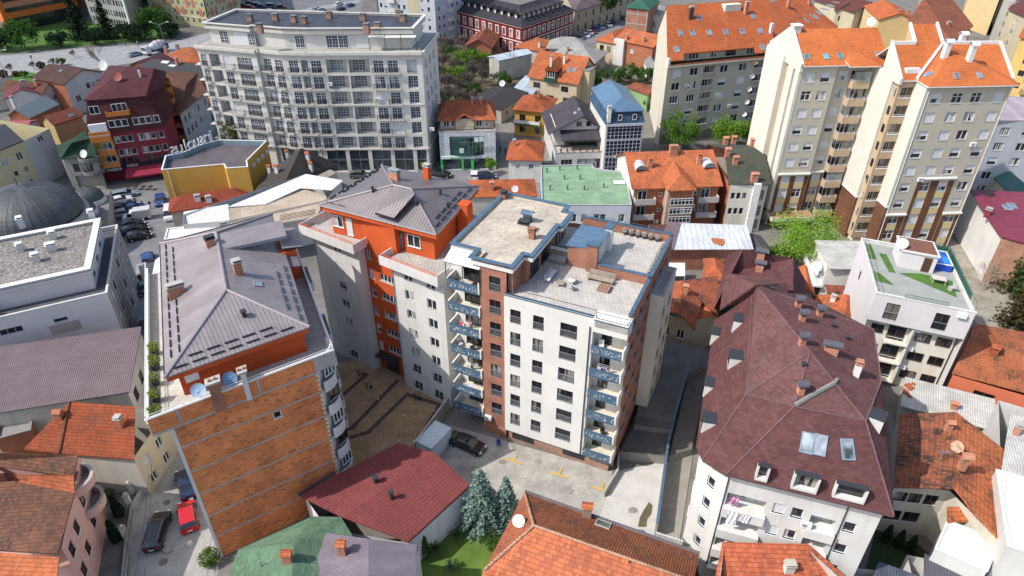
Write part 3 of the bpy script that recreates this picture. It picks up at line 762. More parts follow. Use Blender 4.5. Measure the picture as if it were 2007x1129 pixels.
# attic
zE=22.9
R=[P(625,401,zE),P(855,459,zE),P(939,365,zE),P(748,323,zE)]
ai=inset(R,.8);e_=ai[1]-ai[0];Af=LF(ai[0],degrees(atan2(e_.y,e_.x)));wA=e_.length
mb=MB();mb.poly([Bf.v(x,y,zB-.03) for x,y in ((0,0),(x1,0),(x1,1.1),(x2,1.1),(x2,0),(wB,0),(wB,13.5),(0,13.5))],mat('pave',(.4,.38,.35),w=.4,h=.4));mb.obj('roof_deck',b.root)
mb=MB();mb.prism(ai,zB-.1,zE-.02,ORW);Bf.box(mb,x1+.02,x2-.04,1.12,3.6,zB-.1,zE-.05,ORW);Af.box(mb,wA-.3,wA+1.0,5.8,7.1,zB-.1,zE+.35,ORW);mb.obj('attic_wall',b.root)
TB=mat('pave',(.4,.38,.35),w=.4,h=.4)
for (u0,u1) in ((-.85,x1+.55),(x2-.5,wB+.15)):
    mb=MB();Bf.box(mb,u0,u1,-1.1,1.0,zB-.45,zB-.1,WHW)
    Bf.box(mb,u0,u1,-1.2,-1.08,zB-.45,zB+.75,WHW);Bf.box(mb,u0-.1,u0,-1.2,6 if u0<0 else .9,zB-.45,zB+.75,WHW);Bf.box(mb,u1,u1+.1,-1.2,.95,zB-.45,zB+(.75 if u0<0 else 1.),WHW)
    mb.poly([Bf.v(u0,-1.08,zB-.05),Bf.v(u1,-1.08,zB-.05),Bf.v(u1,1.0,zB-.05),Bf.v(u0,1.0,zB-.05)],TB)
    o=mb.obj('balcony',b.root);mb=MB();railmb(mb,[Bf.v(u0,-1.14,0),Bf.v(u1,-1.14,0)],zB+.75,.3,ORW,step=1.6,r=.035);mb.obj('railing',o)
mb=MB();Bf.box(mb,wB-.1,wB+.15,1.,13.5,zB-.4,zB+.5,WHW);mb.obj('parapet',b.root)
for (x,k,w,h,z) in ((1.1,'p',1.5,1.5,.75),(3.1,'s',.8,2.2,0),(x2+1.7,'d1',.9,2.2,0),(x2+3.1,'p',1.7,1.5,.7)):
    b.put(Af.v(x-.9 if x<5 else wA-(wB-x)+.9,-.06,zB+z+.3),Af.a,k,w,h,.05)
m1,m2=P(771,363,zE+2.4),P(806,371,zE+2.4)
b.roof([[R[0],R[1],m2,m1],[R[1],R[2],m2],[R[2],R[3],m1,m2],[R[3],R[0],m1]],DSEAM if 0 else mat('seam',(.175,.152,.155),p=.36,metal=.15,rough=.42),.14,edge=GREYM)
# raised stair roof over the orange bay
xs0,xs1=x1+.35,x2-.2
b.roof([[P(735,416,zE+.8),P(772,427,zE+.8),P(814,379,zE+2.75),P(773,364,zE+2.75)]],mat('seam',(.175,.152,.155),p=.36,metal=.15,rough=.42),.3,'stair_roof',edge=DKM)
mb=MB();q=inset(R,.06);q2=inset(R,.2)
for i in range(4): j=(i+1)%4;mb.slab([V((*q[i],zE-.7)),V((*q[j],zE-.7)),V((*q[j],zE-.15)),V((*q[i],zE-.15))],(V((*q2[i],0))-V((*q[i],0))),ORW)
mb.obj('fascia',b.roofo)
mb=MB()
for p,q in ((m1,m2),(R[0],m1),(R[3],m1),(R[1],m2),(R[2],m2)): mb.tube(p+V((0,0,.02)),q+V((0,0,.02)),.13,mat('plain',(.2,.18,.19),rough=.4),n=6)
for i in range(4): mb.tube(R[i]-V((0,0,.1)),R[(i+1)%4]-V((0,0,.1)),.09,GREYM,n=5)
mb.obj('ridge',b.roofo)
guards(b,R[1],R[2],m2,(.6,1.2));guards(b,R[3],R[0],m1,(.6,1.2));guards(b,R[0],R[0]+(R[1]-R[0])*.35,m1,(.5,))
b.chim(774,352,1.3,.6,1.0,capm=GREYM);b.chim(838,350,.8,.6,1.6,m=ORW);b.vent(731,376,.5);b.vent(863,381,.5);b.vent(878,407,.5);b.vent(817,402,.5)
mb=MB();b.sbox(2,.55,3.6,.0,1.3,2.7,2.85,DKM,mb);mb.obj('canopy',b.root);mb=MB();b.sbox(2,1.2,3.4,.01,.04,0,2.5,DKM,mb);mb.obj('door',b.root)
b.gutter(4,.1,0,zB-.5);b.gutter(0,-.05,0,zB-.5)
BB=b
# ===== C: white panel and brick block with terraces
Cf=LF((-.8,55.9),-24.3);zC=20.6;zD=23.6
b=B('apartment_block','brick and white panel block with gravel roof, tiled roof terraces and blue balconies','apartment block',[Cf(-6.9,2.2),Cf(-2.95,2.2),Cf(-2.95,.6),Cf(.0,.6),Cf(.0,.0),Cf(9.4,0),Cf(9.4,1.3),Cf(12.6,1.3),Cf(12.6,18.6),Cf(-6.9,15.2)],zC,CBR)
b.wm={4:PANW,3:PANW,5:PANW,0:PANW,6:PANW,9:PANW}
fl=2.86;z0=2.95;rows=[z0+fl*k for k in range(6)]
for i in (0,1,2): b.hh[i]=zD
b.wz={4:1.75,3:1.75,5:1.75}
W=b.L(4)
b.grid(4,[1.25,3.75],rows,1.15,1.72,'drRd1' if 0 else 'rdR',.22);b.grid(4,[6.95],rows,1.75,1.72,'rdR3' if 0 else 'rdR',.22)
b.grid(2,[1.65],[z0+fl*k for k in range(7)],1.25,1.8,'rdR',.2)
# facade behind the balconies
b.grid(0,[2.3],[z0-.6+fl*k for k in range(7)],2.2,2.15,'d3',.12);b.grid(6,[1.1],[z0-.6+fl*k for k in range(6)],1.1,2.15,'d',.12)
b.grid(7,[2.2,4.6,7.2,9.8,12.4,15],rows,1.1,1.7,'rdR',.2)
b.walls()
mb=MB();Cf.box(mb,0.3,12.3,.35,1.2,-.3,1.75,mat('brick',(.3,.12,.065),w=.25,h=.08));Cf.box(mb,.02,9.38,.02,.36,1.7,1.752,PANW);Cf.box(mb,-2.9,.0,.3,.55,-.3,1.2,CBR);mb.obj('base',b.root)
b.put(Cf.v(.8,.33,.5),Cf.a,'d4',2.6,1.0,.0);b.put(Cf.v(7.,.33,.6),Cf.a,'d3',2.5,.8,.0)
FRET=mat('fret',(.06,.115,.175),c2=(.5,.49,.43))
def cbal(i,s0,s1,dep,z,wing):
    mb=MB();b.sbox(i,s0,s1,.003,dep,z-.18,z,mat('stucco',(.6,.55,.45)),mb)
    for w in wing: b.sbox(i,(s1-.16) if w else s0,s1 if w else s0+.16,.003,dep+.03,z,z+1.05,PANW,mb)
    o=mb.obj('balcony',b.root);mb=MB();b.sbox(i,s0+(.0 if 0 in wing else -.02),s1-(.18 if 1 in wing else 0),dep,dep+.05,z-.2,z+.95,FRET,mb);mb.obj('railing',o)
for k in range(7):
    z=z0-.65+fl*k;cbal(0,.15,3.9,1.75,z,(0,1))
    if k<6:cbal(6,.05,3.3,1.6,z,(1,))
mb=MB()
for k in range(6): Cf.box(mb,12.0,12.6,1.2,1.32,z0-.65+fl*k,z0+1.85+fl*k,mat('stucco',(.6,.55,.45)))
Cf.box(mb,9.4,12.85,-.3,1.3,zC-1.5,zC,PANW);mb.obj('balcony_header',b.root)
b.gutter(4,9.1,1.8,zC-1.2,DKM,.09)
# glazed top balcony with a white canopy
o=b.roof([[Cf.v(-6.95,.35,zD-1.15),Cf.v(-2.9,.35,zD-1.15),Cf.v(-2.9,2.3,zD-.45),Cf.v(-6.95,2.3,zD-.45)]],mat('seam',(.7,.7,.7),p=.35,var=.04,stain=.05),.08,'canopy',edge=DKM);b.roofo=None
mb=MB()
for x in (-6.85,-4.9,-3.0): Cf.box(mb,x,x+.07,.45,.52,zD-3.2,zD-1.2,DKM)
Cf.box(mb,-3.02,-2.98,.5,2.2,zD-3.2,zD-1.15,GLASSD);mb.split('screen',b.root)
# gravel roof
GRV=mat('gravel',(.42,.37,.305),sc=2.2,lo=.75,hi=1.2)
gp=[Cf(-7.,2.1),Cf(-4.,2.1),Cf(-4.,.45),Cf(.75,.45),Cf(.75,3.2),Cf(1.7,3.2),Cf(1.7,10.2),Cf(2.2,10.2),Cf(2.2,13.6),Cf(1.2,13.6),Cf(1.2,15.),Cf(-7.,15.2)]
s=b;sp,sh=b.p,b.h;b.p,b.h=gp,zD;b.flat(GRV,.3,.3,BLUC,.06,.12,inner=mat('stucco',(.6,.53,.43)));b.p,b.h=sp,sh
mb=MB();q=[V((*p,zD-.75)) for p in gp];mb.prism([p for p in gp],zD-.72,zD-.36,PANW);mb.obj('cornice',b.root)
# set-back storey walls under the gravel roof
mb=MB();CBR2=CBR
Cf.box(mb,-.02,.5,1.0,3.3,zC-1,zD-.72,CBR);Cf.box(mb,.0,1.0,3.3,10.3,zC-1,zD-.72,CBR);Cf.box(mb,0,1.0,10.3,14.8,zC-1,zD-.72,CBR);Cf.box(mb,-6.9,0,14.6,15.1,zC-1,zD-.72,PANW);Cf.box(mb,-6.92,-6.6,2.3,14.6,zC-1,zD-.72,PANW);mb.obj('upper_wall',b.root)
for y,w in ((4.4,1.9),(7.3,1.5),(11.6,2.)): b.put(Cf.v(1.06,y,zC-.55),Cf.a+pi/2,'d',w,2.1,.03)
# terraces
TP=mat('pave',(.46,.435,.395),w=.42,h=.42,ms=.018,joint=.6,stain=.12)
def deck(x0,x1,y0,y1,z,nm='terrace'):
    mb=MB();f=[Cf.v(x0,y0,z),Cf.v(x1,y0,z),Cf.v(x1,y1,z),Cf.v(x0,y1,z)];mb.poly(f,TP);b.rf.append([V(p) for p in f]);mb.obj(nm,b.root)
deck(.2,12.4,.2,17.6,zC-.55)
mb=MB()
def par(x0,x1,y0,y1,zt,m=PANW,c=True,zb=None):
    Cf.box(mb,x0,x1,y0,y1,zb or zC-.9,zt,m)
    if c: Cf.box(mb,x0-.06,x1+.06,y0-.06,y1+.06,zt,zt+.07,BLUC)
par(-.0,9.6,-.02,.3,zC-.1);par(9.6,12.85,-.3,.1,zC-.1);par(12.45,12.85,.1,1.5,zC-.1);par(12.35,12.65,1.5,18.3,zC+.1,CBR);par(2,12.4,17.9,18.25,zC+.35,CBR)
par(6.3,12.35,8.2,8.5,zC+.5,CBR);par(1.1,3.6,9.6,9.8,zC+.75,PANW)
o=mb.obj('parapet',b.root)
mb=MB();railmb(mb,[Cf.v(.1,.12,0),Cf.v(9.6,.12,0),Cf.v(9.65,-.15,0),Cf.v(12.7,-.15,0),Cf.v(12.7,1.5,0)],zC,.75,DKM,step=2.4);railmb(mb,[Cf.v(12.5,2.,0),Cf.v(12.5,18.1,0),Cf.v(3,18.1,0)],zC+.4,.35,BLUC,step=.8);mb.obj('railing',o)
b.ac(1,.1,3.2);b.ac(2,.2,2.0)
# stair hut with blue roof
mb=MB();Cf.box(mb,3.6,6.5,8.6,13.0,zC-.5,zC+1.9,PANW);Cf.box(mb,3.55,6.3,8.5,8.6,zC-.5,zC+1.9,CBR);Cf.box(mb,5.75,6.9,8.1,8.65,zC-.5,zC+2.7,CBR);Cf.box(mb,5.6,7.05,7.95,8.8,zC+2.7,zC+2.9,BLUC);Cf.box(mb,6.2,6.9,12.9,13.9,zC-.5,zC+2.3,WHITE);Cf.box(mb,6.1,7.,12.8,14.,zC+2.3,zC+2.5,BLUC);mb.obj('stair_hut',b.root)
b.roof([[Cf.v(3.35,8.3,zC+2.0),Cf.v(6.7,8.7,zC+2.0),Cf.v(6.7,13.2,zC+2.05),Cf.v(3.35,13.2,zC+2.05)]],mat('plain',(.085,.15,.22),rough=.4,var=.25),.15,'hut_roof')
# roof stacks
b.chim(1027,452,1.1,.7,.9,m=mat('stucco',(.55,.5,.42)),cap='slab',capm=DKM);b.chim(1043,467,.6,.6,.9,m=CBR,cap='slab',capm=CBR);b.chim(988,389,.5,.7,.7,m=CBR,cap='slab',capm=DKM);b.chim(1034,434,.9,.5,.7,m=DKM,cap='arch',capm=BLUC)
# left low wing of the far right: white block on the right side
b2=B('apartment_block','cream side block with flat roof terrace against the brick flank of the white panel block','apartment block',[Cf(12.63,9.6),Cf(14.0,9.6),Cf(14.0,15.6),Cf(12.63,15.6)],18.2,mat('stucco',(.62,.56,.45),dirt=.1))
b2.wz={i:2.2 for i in range(4)};b2.grid(1,[1.4,4.2],[3+fl*k for k in range(5)],1.1,1.7,'rdR',.2);b2.walls();b2.flat(CONC,.6,.2,GREYM)
BC=b
# ===== D: long cream apartment building with the concave front
CRW=mat('stucco',(.60,.58,.53),dirt=.3);CRB=mat('stucco',(.58,.555,.50),dirt=.3)
zG=24.4
fp=[P2(384,88,zG),P2(500,98.5,zG),P2(505,96.5,zG),P2(550,101,zG),P2(600,102,zG),P2(826,101,zG)]
e=fp[-1];bk=[V((e.x+1.5,e.y+14)),V((fp[0].x+3,fp[0].y+14.5))]
b=B('apartment_building','long cream apartment building with concave front and dark seamed roof','apartment building',fp+bk,zG,CRW)
rows=[20.5-3.03*k for k in range(6)]
def gx(i,u,v=130): return b.pxs(i,u,v)[0]
L0=b.L(0)
b.grid(0,[L0*.08],rows,1.2,2.3,'fR');b.grid(0,[L0*.27],rows,2.3,2.45,'f2',1.4);b.grid(0,[L0*.48],rows,1.7,2.3,['fR','fR','s']);b.grid(0,[L0*.78],rows,3.2,2.3,'f4R')
b.grid(2,[.32,.82],rows,1.7,2.3,'fR')
b.grid(3,[gx(3,576)],rows,1.8,2.3,'fR');b.grid(3,[.85],rows,1.4,2.35,'f2',.6)
x6=gx(4,620);b.grid(4,[x6],rows,1.9,2.3,'fR');b.grid(4,[gx(4,660),gx(4,704)],rows,3.9,2.5,'f4',1.4);b.grid(4,[gx(4,742),gx(4,770)],rows,1.9,2.3,['fR','fR','fR','s']);b.grid(4,[gx(4,807)],rows,1.9,2.4,['f2','f2','s'],.7)
b.grid(5,[3,6.5,10],rows,1.4,1.6,'p');b.grid(7,[3,6.5,10],rows,1.6,2.2,'f')
for i in (2,3,4): b.win(i,.5,.3,b.L(i)-1,4.7,'o',.6)
b.walls()
SHOP=mat('glaze',(.05,.065,.07));POSTER=mat('plain',(.45,.3,.25),var=.6)
for i in (2,3,4):
    L=b.L(i);mb=MB();n=max(1,round(L/2.4))
    for k in range(n+1): b.sbox(i,.5+(L-1)*k/n-.05,.5+(L-1)*k/n+.05,-.5,-.38,.3,5,GREYM,mb)
    b.sbox(i,.5,L-.5,-.5,-.4,2.6,2.9,GREYM,mb);b.sbox(i,.5,L-.5,-.56,-.53,.3,5,SHOP if i==4 else mat('glaze',(.16,.2,.22)),mb);mb.obj('shop_front',b.root)
    mb=MB()
    for k in range(0,n+1,2): b.sbox(i,max(.02,.5+(L-1)*k/n-.4),min(L-.02,.5+(L-1)*k/n+.4),.003,.18,-.2,5.1,CRB,mb)
    mb.split('pilaster',b.root)
bands=MB()
for i in range(6):
    L=b.L(i)
    b.sbox(i,-.12,L+.12,.005,.55,zG-.5,zG+.05,CRB,bands);b.sbox(i,-.06,L+.06,.004,.3,zG-.8,zG-.5,CRB,bands);b.sbox(i,0,L,.004,.14,14.2,14.45,CRB,bands);b.sbox(i,0,L,.004,.3,5.1,5.42,CRB,bands)
bands.obj('cornice',b.root)
for i,xs in ((0,[(L0*.02,L0*.14),(L0*.38,L0*.58),(L0*.6,L0*.97)]),(2,[(.3,2.4),(b.L(2)*.64,b.L(2)*.98)]),(3,[(gx(3,576)-1.2,b.L(3)-.2)]),(4,[(.05,x6+1.3),(gx(4,742)-1.3,gx(4,742)+1.3),(gx(4,770)-1.3,gx(4,770)+1.3)])):
    for z in rows:
        for s0,s1 in xs:
            o=b.balc(i,s0,s1,z-.02,.55,m=None,slab=CRB);b.rail(i,s0+.04,s1-.04,z-.02,.5,h=.95,parent=o,step=.2)
for z in rows:
    for u in (660,704): b.rail(4,gx(4,u)-1.95,gx(4,u)+1.95,z,.0-.1,h=.95,step=.2)
    b.rail(0,L0*.27-1.1,L0*.27+1.1,z,-.1,h=.95,step=.2)
    b.balc(7,9.5,14.3,z,1.6,m=None,slab=CRB)
for x_,z_ in ((12,15.2),(22,9.1),(3.2,18.2)): b.ac(4,x_,z_)
# penthouse
sv=b.p;pp=inset(b.p,2.3)
mb=MB()
pz=27.4
for i in range(8):
    j=(i+1)%8;mb.poly([V((*pp[i],zG)),V((*pp[j],zG)),V((*pp[j],pz)),V((*pp[i],pz))],CRW)
mb.obj('penthouse_wall',b.root)
mb=MB();q=inset(b.p,.2);mb.poly([V((*p,zG-.6+.62)) for p in q],CONC);mb.obj('terrace',b.root)
b.p=inset(sv,1.6);b.h=28.2;DKR=mat('seam',(.05,.05,.062),p=.45,rough=.5,stain=.2)
b.flat(DKR,.35,.3,CRB,.1,.2);mb=MB();q=inset(sv,1.65);mb.prism(q,pz-.2,pz+.42,CRB);mb.obj('fascia',b.root);b.p=sv
for (u,v,k,w) in ((640,84,'f',2.2),(580,88,'f',1.8),(664,84,'f',1.8),(700,84,'s',2.4),(432,75,'f',1.9),(462,80,'s',3),(488,84,'f',1.6)):
    d=D(u,v);i=0 if u<495 else (3 if u<595 else 4)
    a=pp[i];t=(pp[(i+1)%8]-a).normalized();o=V((t.y,-t.x));kk=a.dot(o)/V((d.x,d.y)).dot(o);x=d.x*kk;y=d.y*kk
    b.put(V((x,y,zG+.15))+V((o.x,o.y,0))*.03,atan2(t.y,t.x),k,w,2.3,.0)
for (u,v) in ((491,41),(510,60),(541,40),(577,44),(597,46),(646,36),(719,60),(741,58),(712,40),(784,33),(790,42)): b.chim(u,v,1.1,.8,1.,m=mat('brick',(.25,.12,.08)),capm=CONCD)
mb=MB();i=4
for s0,s1 in ((gx(4,727),gx(4,757)),(gx(4,759),gx(4,788)),(gx(4,790),gx(4,818))):
    b.sbox(i,s0,s1,-2.2,-.3,zG+2.4,zG+2.5,WHITE,mb)
mb.obj('awning',b.root);mb=MB()
for s0 in (gx(4,727),gx(4,758),gx(4,789),gx(4,818)): b.sbox(i,s0,s0+.1,-.5,-.4,zG,zG+2.4,DKM,mb)
mb.split('awning_post',b.root)
# ===== F and G: beige towers with orange tile roofs, H behind
BG_=mat('stucco',(.50,.455,.36),dirt=.15,var=.05);WFW=mat('stucco',(.60,.575,.5),dirt=.2,var=.06);TAN=mat('stucco',(.48,.36,.235),dirt=.12);BRPAN=mat('brick',(.17,.08,.045),c2=(.14,.065,.035),mortar=(.1,.045,.03),w=3.,h=.13,ms=.02,dk=0);YPAN=mat('stucco',(.58,.48,.25),dirt=.1)
OTILE=mat('tile',(.56,.165,.05),c2=(.5,.135,.042),age=.12,u=.3,v=.38);OTILE2=mat('tile',(.5,.135,.045),c2=(.43,.105,.038),age=.22,u=.3,v=.38)
WK=['s','s','h','t','h','t','p','s']
Ff=LF((45.6,107.9),3.5);zF=28.2;pit=2.88
b=B('apartment_tower','beige tower block with orange tile roof, stacked tan balconies and white firewall at its left','apartment tower',[Ff(0,0),Ff(5.6,0),Ff(5.6,.7),Ff(13.2,.7),Ff(13.2,13),Ff(0,13)],zF,BG_)
b.wm={5:WFW,3:BG_};rows=[zF-2.75-pit*k for k in range(9)]
b.grid(0,[1.5,4.0],rows,1.55,1.5,WK,.18);b.grid(2,[1.6],rows,1.5,1.5,WK,.18);b.grid(2,[6.4],rows,1.4,1.5,WK,.18);b.grid(2,[4.0],[r-.75 for r in rows],2.2,2.3,'p3',.3)
b.walls()
for r in rows:
    z=r-.8;o=b.balc(2,2.75,5.6,z,1.35,.95,m=TAN);b.rail(2,2.8,5.55,z+.95,1.28,h=.25,m=WHITE,parent=o,step=1.2)
    if r in rows[:1] or r in rows[6:7]:
        mb=MB();b.sbox(2,2.8,5.55,1.22,1.26,z+.96,z+2.5,mat('glaze',(.18,.2,.2)),mb);mb.obj('balcony_glazing',b.root)
mb=MB()
for y0,y1 in ((1.4,2.2),(4.2,5.6)): Ff.box(mb,-.03,.0,y0,y1,3,zF-.12,TAN)
for y0,y1 in ((-.05,1.4),(2.2,4.2),(5.6,13)): Ff.box(mb,-.5 if y0<4 else -.9,.0,y0,y1,3,zF-.1,WFW)
mb.obj('firewall',b.root)
for k in range(9):
    mb=MB();Ff.box(mb,-.05,.0,1.55,2.05,2+pit*k,2.9+pit*k,GLASS);mb.obj('window',b.root)
E3=lambda x,y,z:Ff.v(x,y,z)
b.roof([[E3(-.1,-.55,zF),E3(13.9,-.2,zF),E3(13.9,6.2,zF+4.0),E3(-.1,6.2,zF+4.0)],[E3(-.1,6.2,zF+4.0),E3(13.9,6.2,zF+4.),E3(13.9,13.5,zF),E3(-.1,13.5,zF)]],OTILE,.16,edge=WHITE)
mb=MB();Ff.box(mb,-.5,-.1,-.3,.0,zF-.4,zF+.1,WFW)
mb.slab([Ff.v(-.55,-.3,zF-1),Ff.v(-.55,-.3,zF+.35),Ff.v(-.55,6.2,zF+4.5),Ff.v(-.55,13,zF+.4),Ff.v(-.55,13,zF-1)],Ff.v(.45,0,0)-Ff.v(0,0,0),WFW)
mb.obj('roof_parapet',b.root)
b.roof([[E3(6.7,-1.4,zF+.05),E3(11.9,-1.4,zF+.05),E3(9.0,1.2,zF+1.5)],[E3(6.7,-1.4,zF+.05),E3(9.0,1.2,zF+1.5),E3(7.6,1.4,zF+1.4),E3(6.7,.6,zF+.6)],[E3(11.9,-1.4,zF+.05),E3(11.9,.6,zF+.5),E3(9.,1.2,zF+1.5)]],OTILE,.14,'porch_roof',edge=WHITE)
for (u,v) in ((1581,111),(1619,111),(1647,110),(1723,108)): b.sky(u,v,.9,1.2,gl=mat('glaze',(.12,.28,.3)))
def panels(b,i,s0,s1,z0,z1,wx,rows):
    L=b.L(i)
    b.sbox(i,s0,s1,.0,.05,z0,z1,BRPAN)
    for x in wx:
        for r in rows: b.sbox(i,x-.78,x+.78,.05,.07,r-1.3,r-.07,YPAN)
def lowband(b,i,s0,s1,zt,rows,wx,w=1.6):
    'brown cladding between the windows of the lower floors, yellow under each window'
    mb=MB();edges=[s0]
    for x in sorted(wx): edges+=[x-w/2,x+w/2]
    edges+=[s1]
    for k in range(0,len(edges)-1,2):
        if edges[k+1]-edges[k]>.1: b.sbox(i,edges[k],edges[k+1],.003,.06,.2,zt,BRPAN,mb)
    mb.obj('cladding',b.root);mb=MB()
    for x in wx:
        for r in rows:
            b.sbox(i,x-w/2,x+w/2,.003,.04,r-1.2,r-.1,YPAN,mb)
    mb.split('spandrel',b.root)
    mb=MB();b.sbox(i,s0-.1,s1+.1,.004,.4,zt+.3,zt+.5,WHITE,mb);b.sbox(i,s0,s1,.003,.2,zt,zt+.3,YPAN,mb);mb.obj('cornice',b.root)
lowband(b,0,.1,5.5,9.4,rows[6:],[1.5,4.0]);lowband(b,2,.1,2.6,9.4,rows[6:],[1.6])
b.dish(Ff.v(12.6,6.4,zF+4.1),.75,-1.8,.5)
mb=MB();Ff.box(mb,-.3,.9,5.4,6.6,zF+2,zF+4.6,WHW);mb.cbox(Ff.v(.3,6,zF+4.6),1.6,1.5,.15,WHITE,Ff.a);mb.obj('chimney',b.roofo)
mb=MB();Ff.box(mb,-.5,7,-2.6,-.02,1.9,2.6,CREAM);Ff.box(mb,-.4,6.9,-2.5,-.1,2.6,2.62,mat('pave',(.4,.2,.15)));mb.obj('porch',b.root)
BF_=b
Gf=LF((60.9,99),3.5);zg=27.8
b=B('apartment_tower','beige tower block with hipped orange tile roof and three white chimneys','apartment tower',[Gf(-2.4,2.9),Gf(0,2.9),Gf(0,0),Gf(12.8,0),Gf(12.8,12),Gf(-2.4,12)],zg,BG_)
b.wm={5:WFW,1:WFW,0:TAN};rows=[zg-2.7-pit*k for k in range(9)];wx=[1.6,4.9,7.8,11.2]
b.grid(3-0,wx,rows,1.6,1.5,WK,.18) if 0 else b.grid(2,wx,rows,1.6,1.5,WK,.18)
b.grid(0,[1.25],[r-.75 for r in rows],2.0,2.3,'p3',1.1)
b.walls()
for r in rows:
    mb=MB();b.sbox(0,.1,2.3,.003,.12,r-1.2,r-.1,TAN,mb);b.sbox(0,.1,2.3,-.02,.16,r-.1,r-.02,WHITE,mb);o=mb.obj('balcony',b.root);b.rail(0,.15,2.25,r-.02,.08,h=.3,m=WHITE,parent=o,step=1)
mb=MB();Gf.box(mb,-2.75,-2.4,2.85,4.3,1,zg-.3,TAN);mb.obj('tan_wall',b.root)
for k in range(9):
    mb=MB();Gf.box(mb,-2.8,-2.75,3.2,3.9,zg-2.6-pit*k,zg-1.3-pit*k,GLASS);mb.obj('window',b.root)
mb=MB();Gf.box(mb,-3.1,-2.4,4.3,11,8,zg+.2,WFW)
mb.slab([Gf.v(-3.12,2.4,zg-.6),Gf.v(-3.12,2.4,zg+.3),Gf.v(-3.12,7.7,zg+4.6),Gf.v(-3.12,7.7,zg-.6)],Gf.v(.4,0,0)-Gf.v(0,0,0),WFW)
Gf.box(mb,-3.2,-2.4,4.2,11,7.7,8,WHITE);Gf.box(mb,-3.05,-2.4,4.3,11,0,7.7,BRPAN);Gf.box(mb,-.35,-.02,-.02,2.9,8.2,zg,WFW);Gf.box(mb,-.4,.1,-.1,2.9,7.9,8.2,WHITE);Gf.box(mb,-.3,0.,-.02,2.9,0,7.9,BRPAN);mb.obj('firewall',b.root)
lowband(b,2,.1,3.3,6.3,rows[7:],[1.6]);lowband(b,2,9.7,12.7,6.3,rows[7:],[11.2]);lowband(b,2,3.5,9.5,12.6,rows[5:],[4.9,7.8])
G3=lambda x,y,z:Gf.v(x,y,zg+z)
ap=G3(5.4,5.6,3.5);bkr=G3(5.4,7.4,3.7)
b.roof([[G3(-2.7,2.5,0),G3(-.3,2.5,0),G3(-.3,2.6,.05),G3(5.0,7.4,3.9),G3(5.0,10.4,6.2),G3(.8,10.4,6.2),G3(.8,7.6,4.0),G3(-2.7,7.6,4.0)]],OTILE,.16,edge=WHITE)
b.roof([[G3(-.55,-.6,0),G3(13.4,-.6,0),ap],[G3(-.55,2.6,.05),G3(-.55,-.6,0),ap,G3(5.4,7.6,4.0)],[G3(13.4,-.6,0),G3(14.2,2.2,0),G3(14.2,7.6,3.9),G3(5.4,7.6,4.0),ap]],OTILE,.16,'front_roof',edge=WHITE)
b.roof([[G3(-2.7,7.6,4.0),G3(14.2,7.6,3.9),G3(14.2,13,0),G3(-2.7,13,0)]],OTILE,.16,'back_roof',edge=WHITE)
mb=MB()
def beam(p,q,w=.35,h=.5):
    p,q=V(p),V(q);d=(q-p);s=d.cross(V((0,0,1))).normalized()*w;mb.box(p-s/2-V((0,0,.2)),d,s,(0,0,h),WHITE)
beam(G3(14.2,2.2,0),G3(14.2,7.6,3.9));beam(G3(5.3,7.6,4.0),G3(14.2,7.6,3.9));beam(G3(-.5,2.6,.2),G3(5.2,7.6,4.));beam(G3(5.,7.5,4.),G3(5.,10.4,6.2));beam(G3(.8,7.6,4.),G3(.8,10.4,6.2));beam(G3(-2.7,7.6,4.1),G3(.8,7.6,4.1))
mb.obj('roof_parapet',b.root)
mb=MB();mb.poly([G3(.78,7.6,0),G3(.78,10.4,0),G3(.78,10.4,6.1),G3(.78,7.6,3.9)],TAN);mb.poly([G3(.8,10.42,0),G3(5,10.42,0),G3(5,10.42,6.1),G3(.8,10.42,6.1)],TAN);mb.obj('gable_wall',b.root)
for (u,v) in ((1850,112),(1899,118),(1879,96)): b.chim(u,v,.75,.75,1.9,m=WHITE,cap='arch',capm=WHITE)
b.sky(1820,146,1.0,1.3);b.sky(1875,149,.8,1.2);b.sky(1920,148,.8,1.2)
b.chim(1785,141,2.2,1.2,.6,m=WHITE,cap=None);mb=MB();q,_=b.on(1962,118);mb.cbox(q,.9,.5,.8,WHITE,Gf.a);mb.obj('air_conditioner',b.root)
b.gutter(2,.15,.3,zg-.3,WHITE);b.gutter(2,12.6,.3,zg-.3,WHITE)
b.ac(2,3.2,12.6);b.ac(2,9.6,18.3)
# H
Hf=LF(P2(1309,129.5,17.9),17);Hf.n=V((cos(radians(85)),sin(radians(85))));zh=17.9;BH_=mat('stucco',(.45,.42,.33),dirt=.3)
b=B('apartment_building','long beige apartment building under a broad orange tile roof with skylights','apartment building',Hf.rect(0,25.5,0,24),zh,BH_)
b.wm={3:mat('stucco',(.56,.53,.43),dirt=.2)};rows=[zh-2.5-2.85*k for k in range(5)]
b.grid(0,[2.4,6.4,13.6,18.2],rows,1.9,1.6,['p3','h','s','p']);b.grid(0,[10],[r-.6 for r in rows],2.8,2.3,'p3',1.2);b.grid(0,[22.6],[r-.6 for r in rows],3.2,2.3,'p3',1.2)
b.win(0,.4,.2,24.5,2.7,'o',2.5)
b.walls()
for r in rows:
    for s0,s1 in ((8.55,11.45),(20.95,24.2)):
        mb=MB();b.sbox(0,s0,s1,-.05,.08,r-.6,r+.3,mat('stucco',(.36,.33,.29)),mb);b.sbox(0,s0,s1,-.07,.1,r+.3,r+.36,WHITE,mb);mb.obj('balcony',b.root)
mb=MB();b.sbox(0,12.2,20.4,.003,.1,3,zh-5.4,mat('stucco',(.33,.31,.28)),mb) if 0 else None
b.sbox(0,0,8.3,.003,.07,zh-8.3,zh-8.05,CREAM);b.sbox(0,11.8,20.7,.003,.07,zh-5.4,zh-5.15,CREAM)
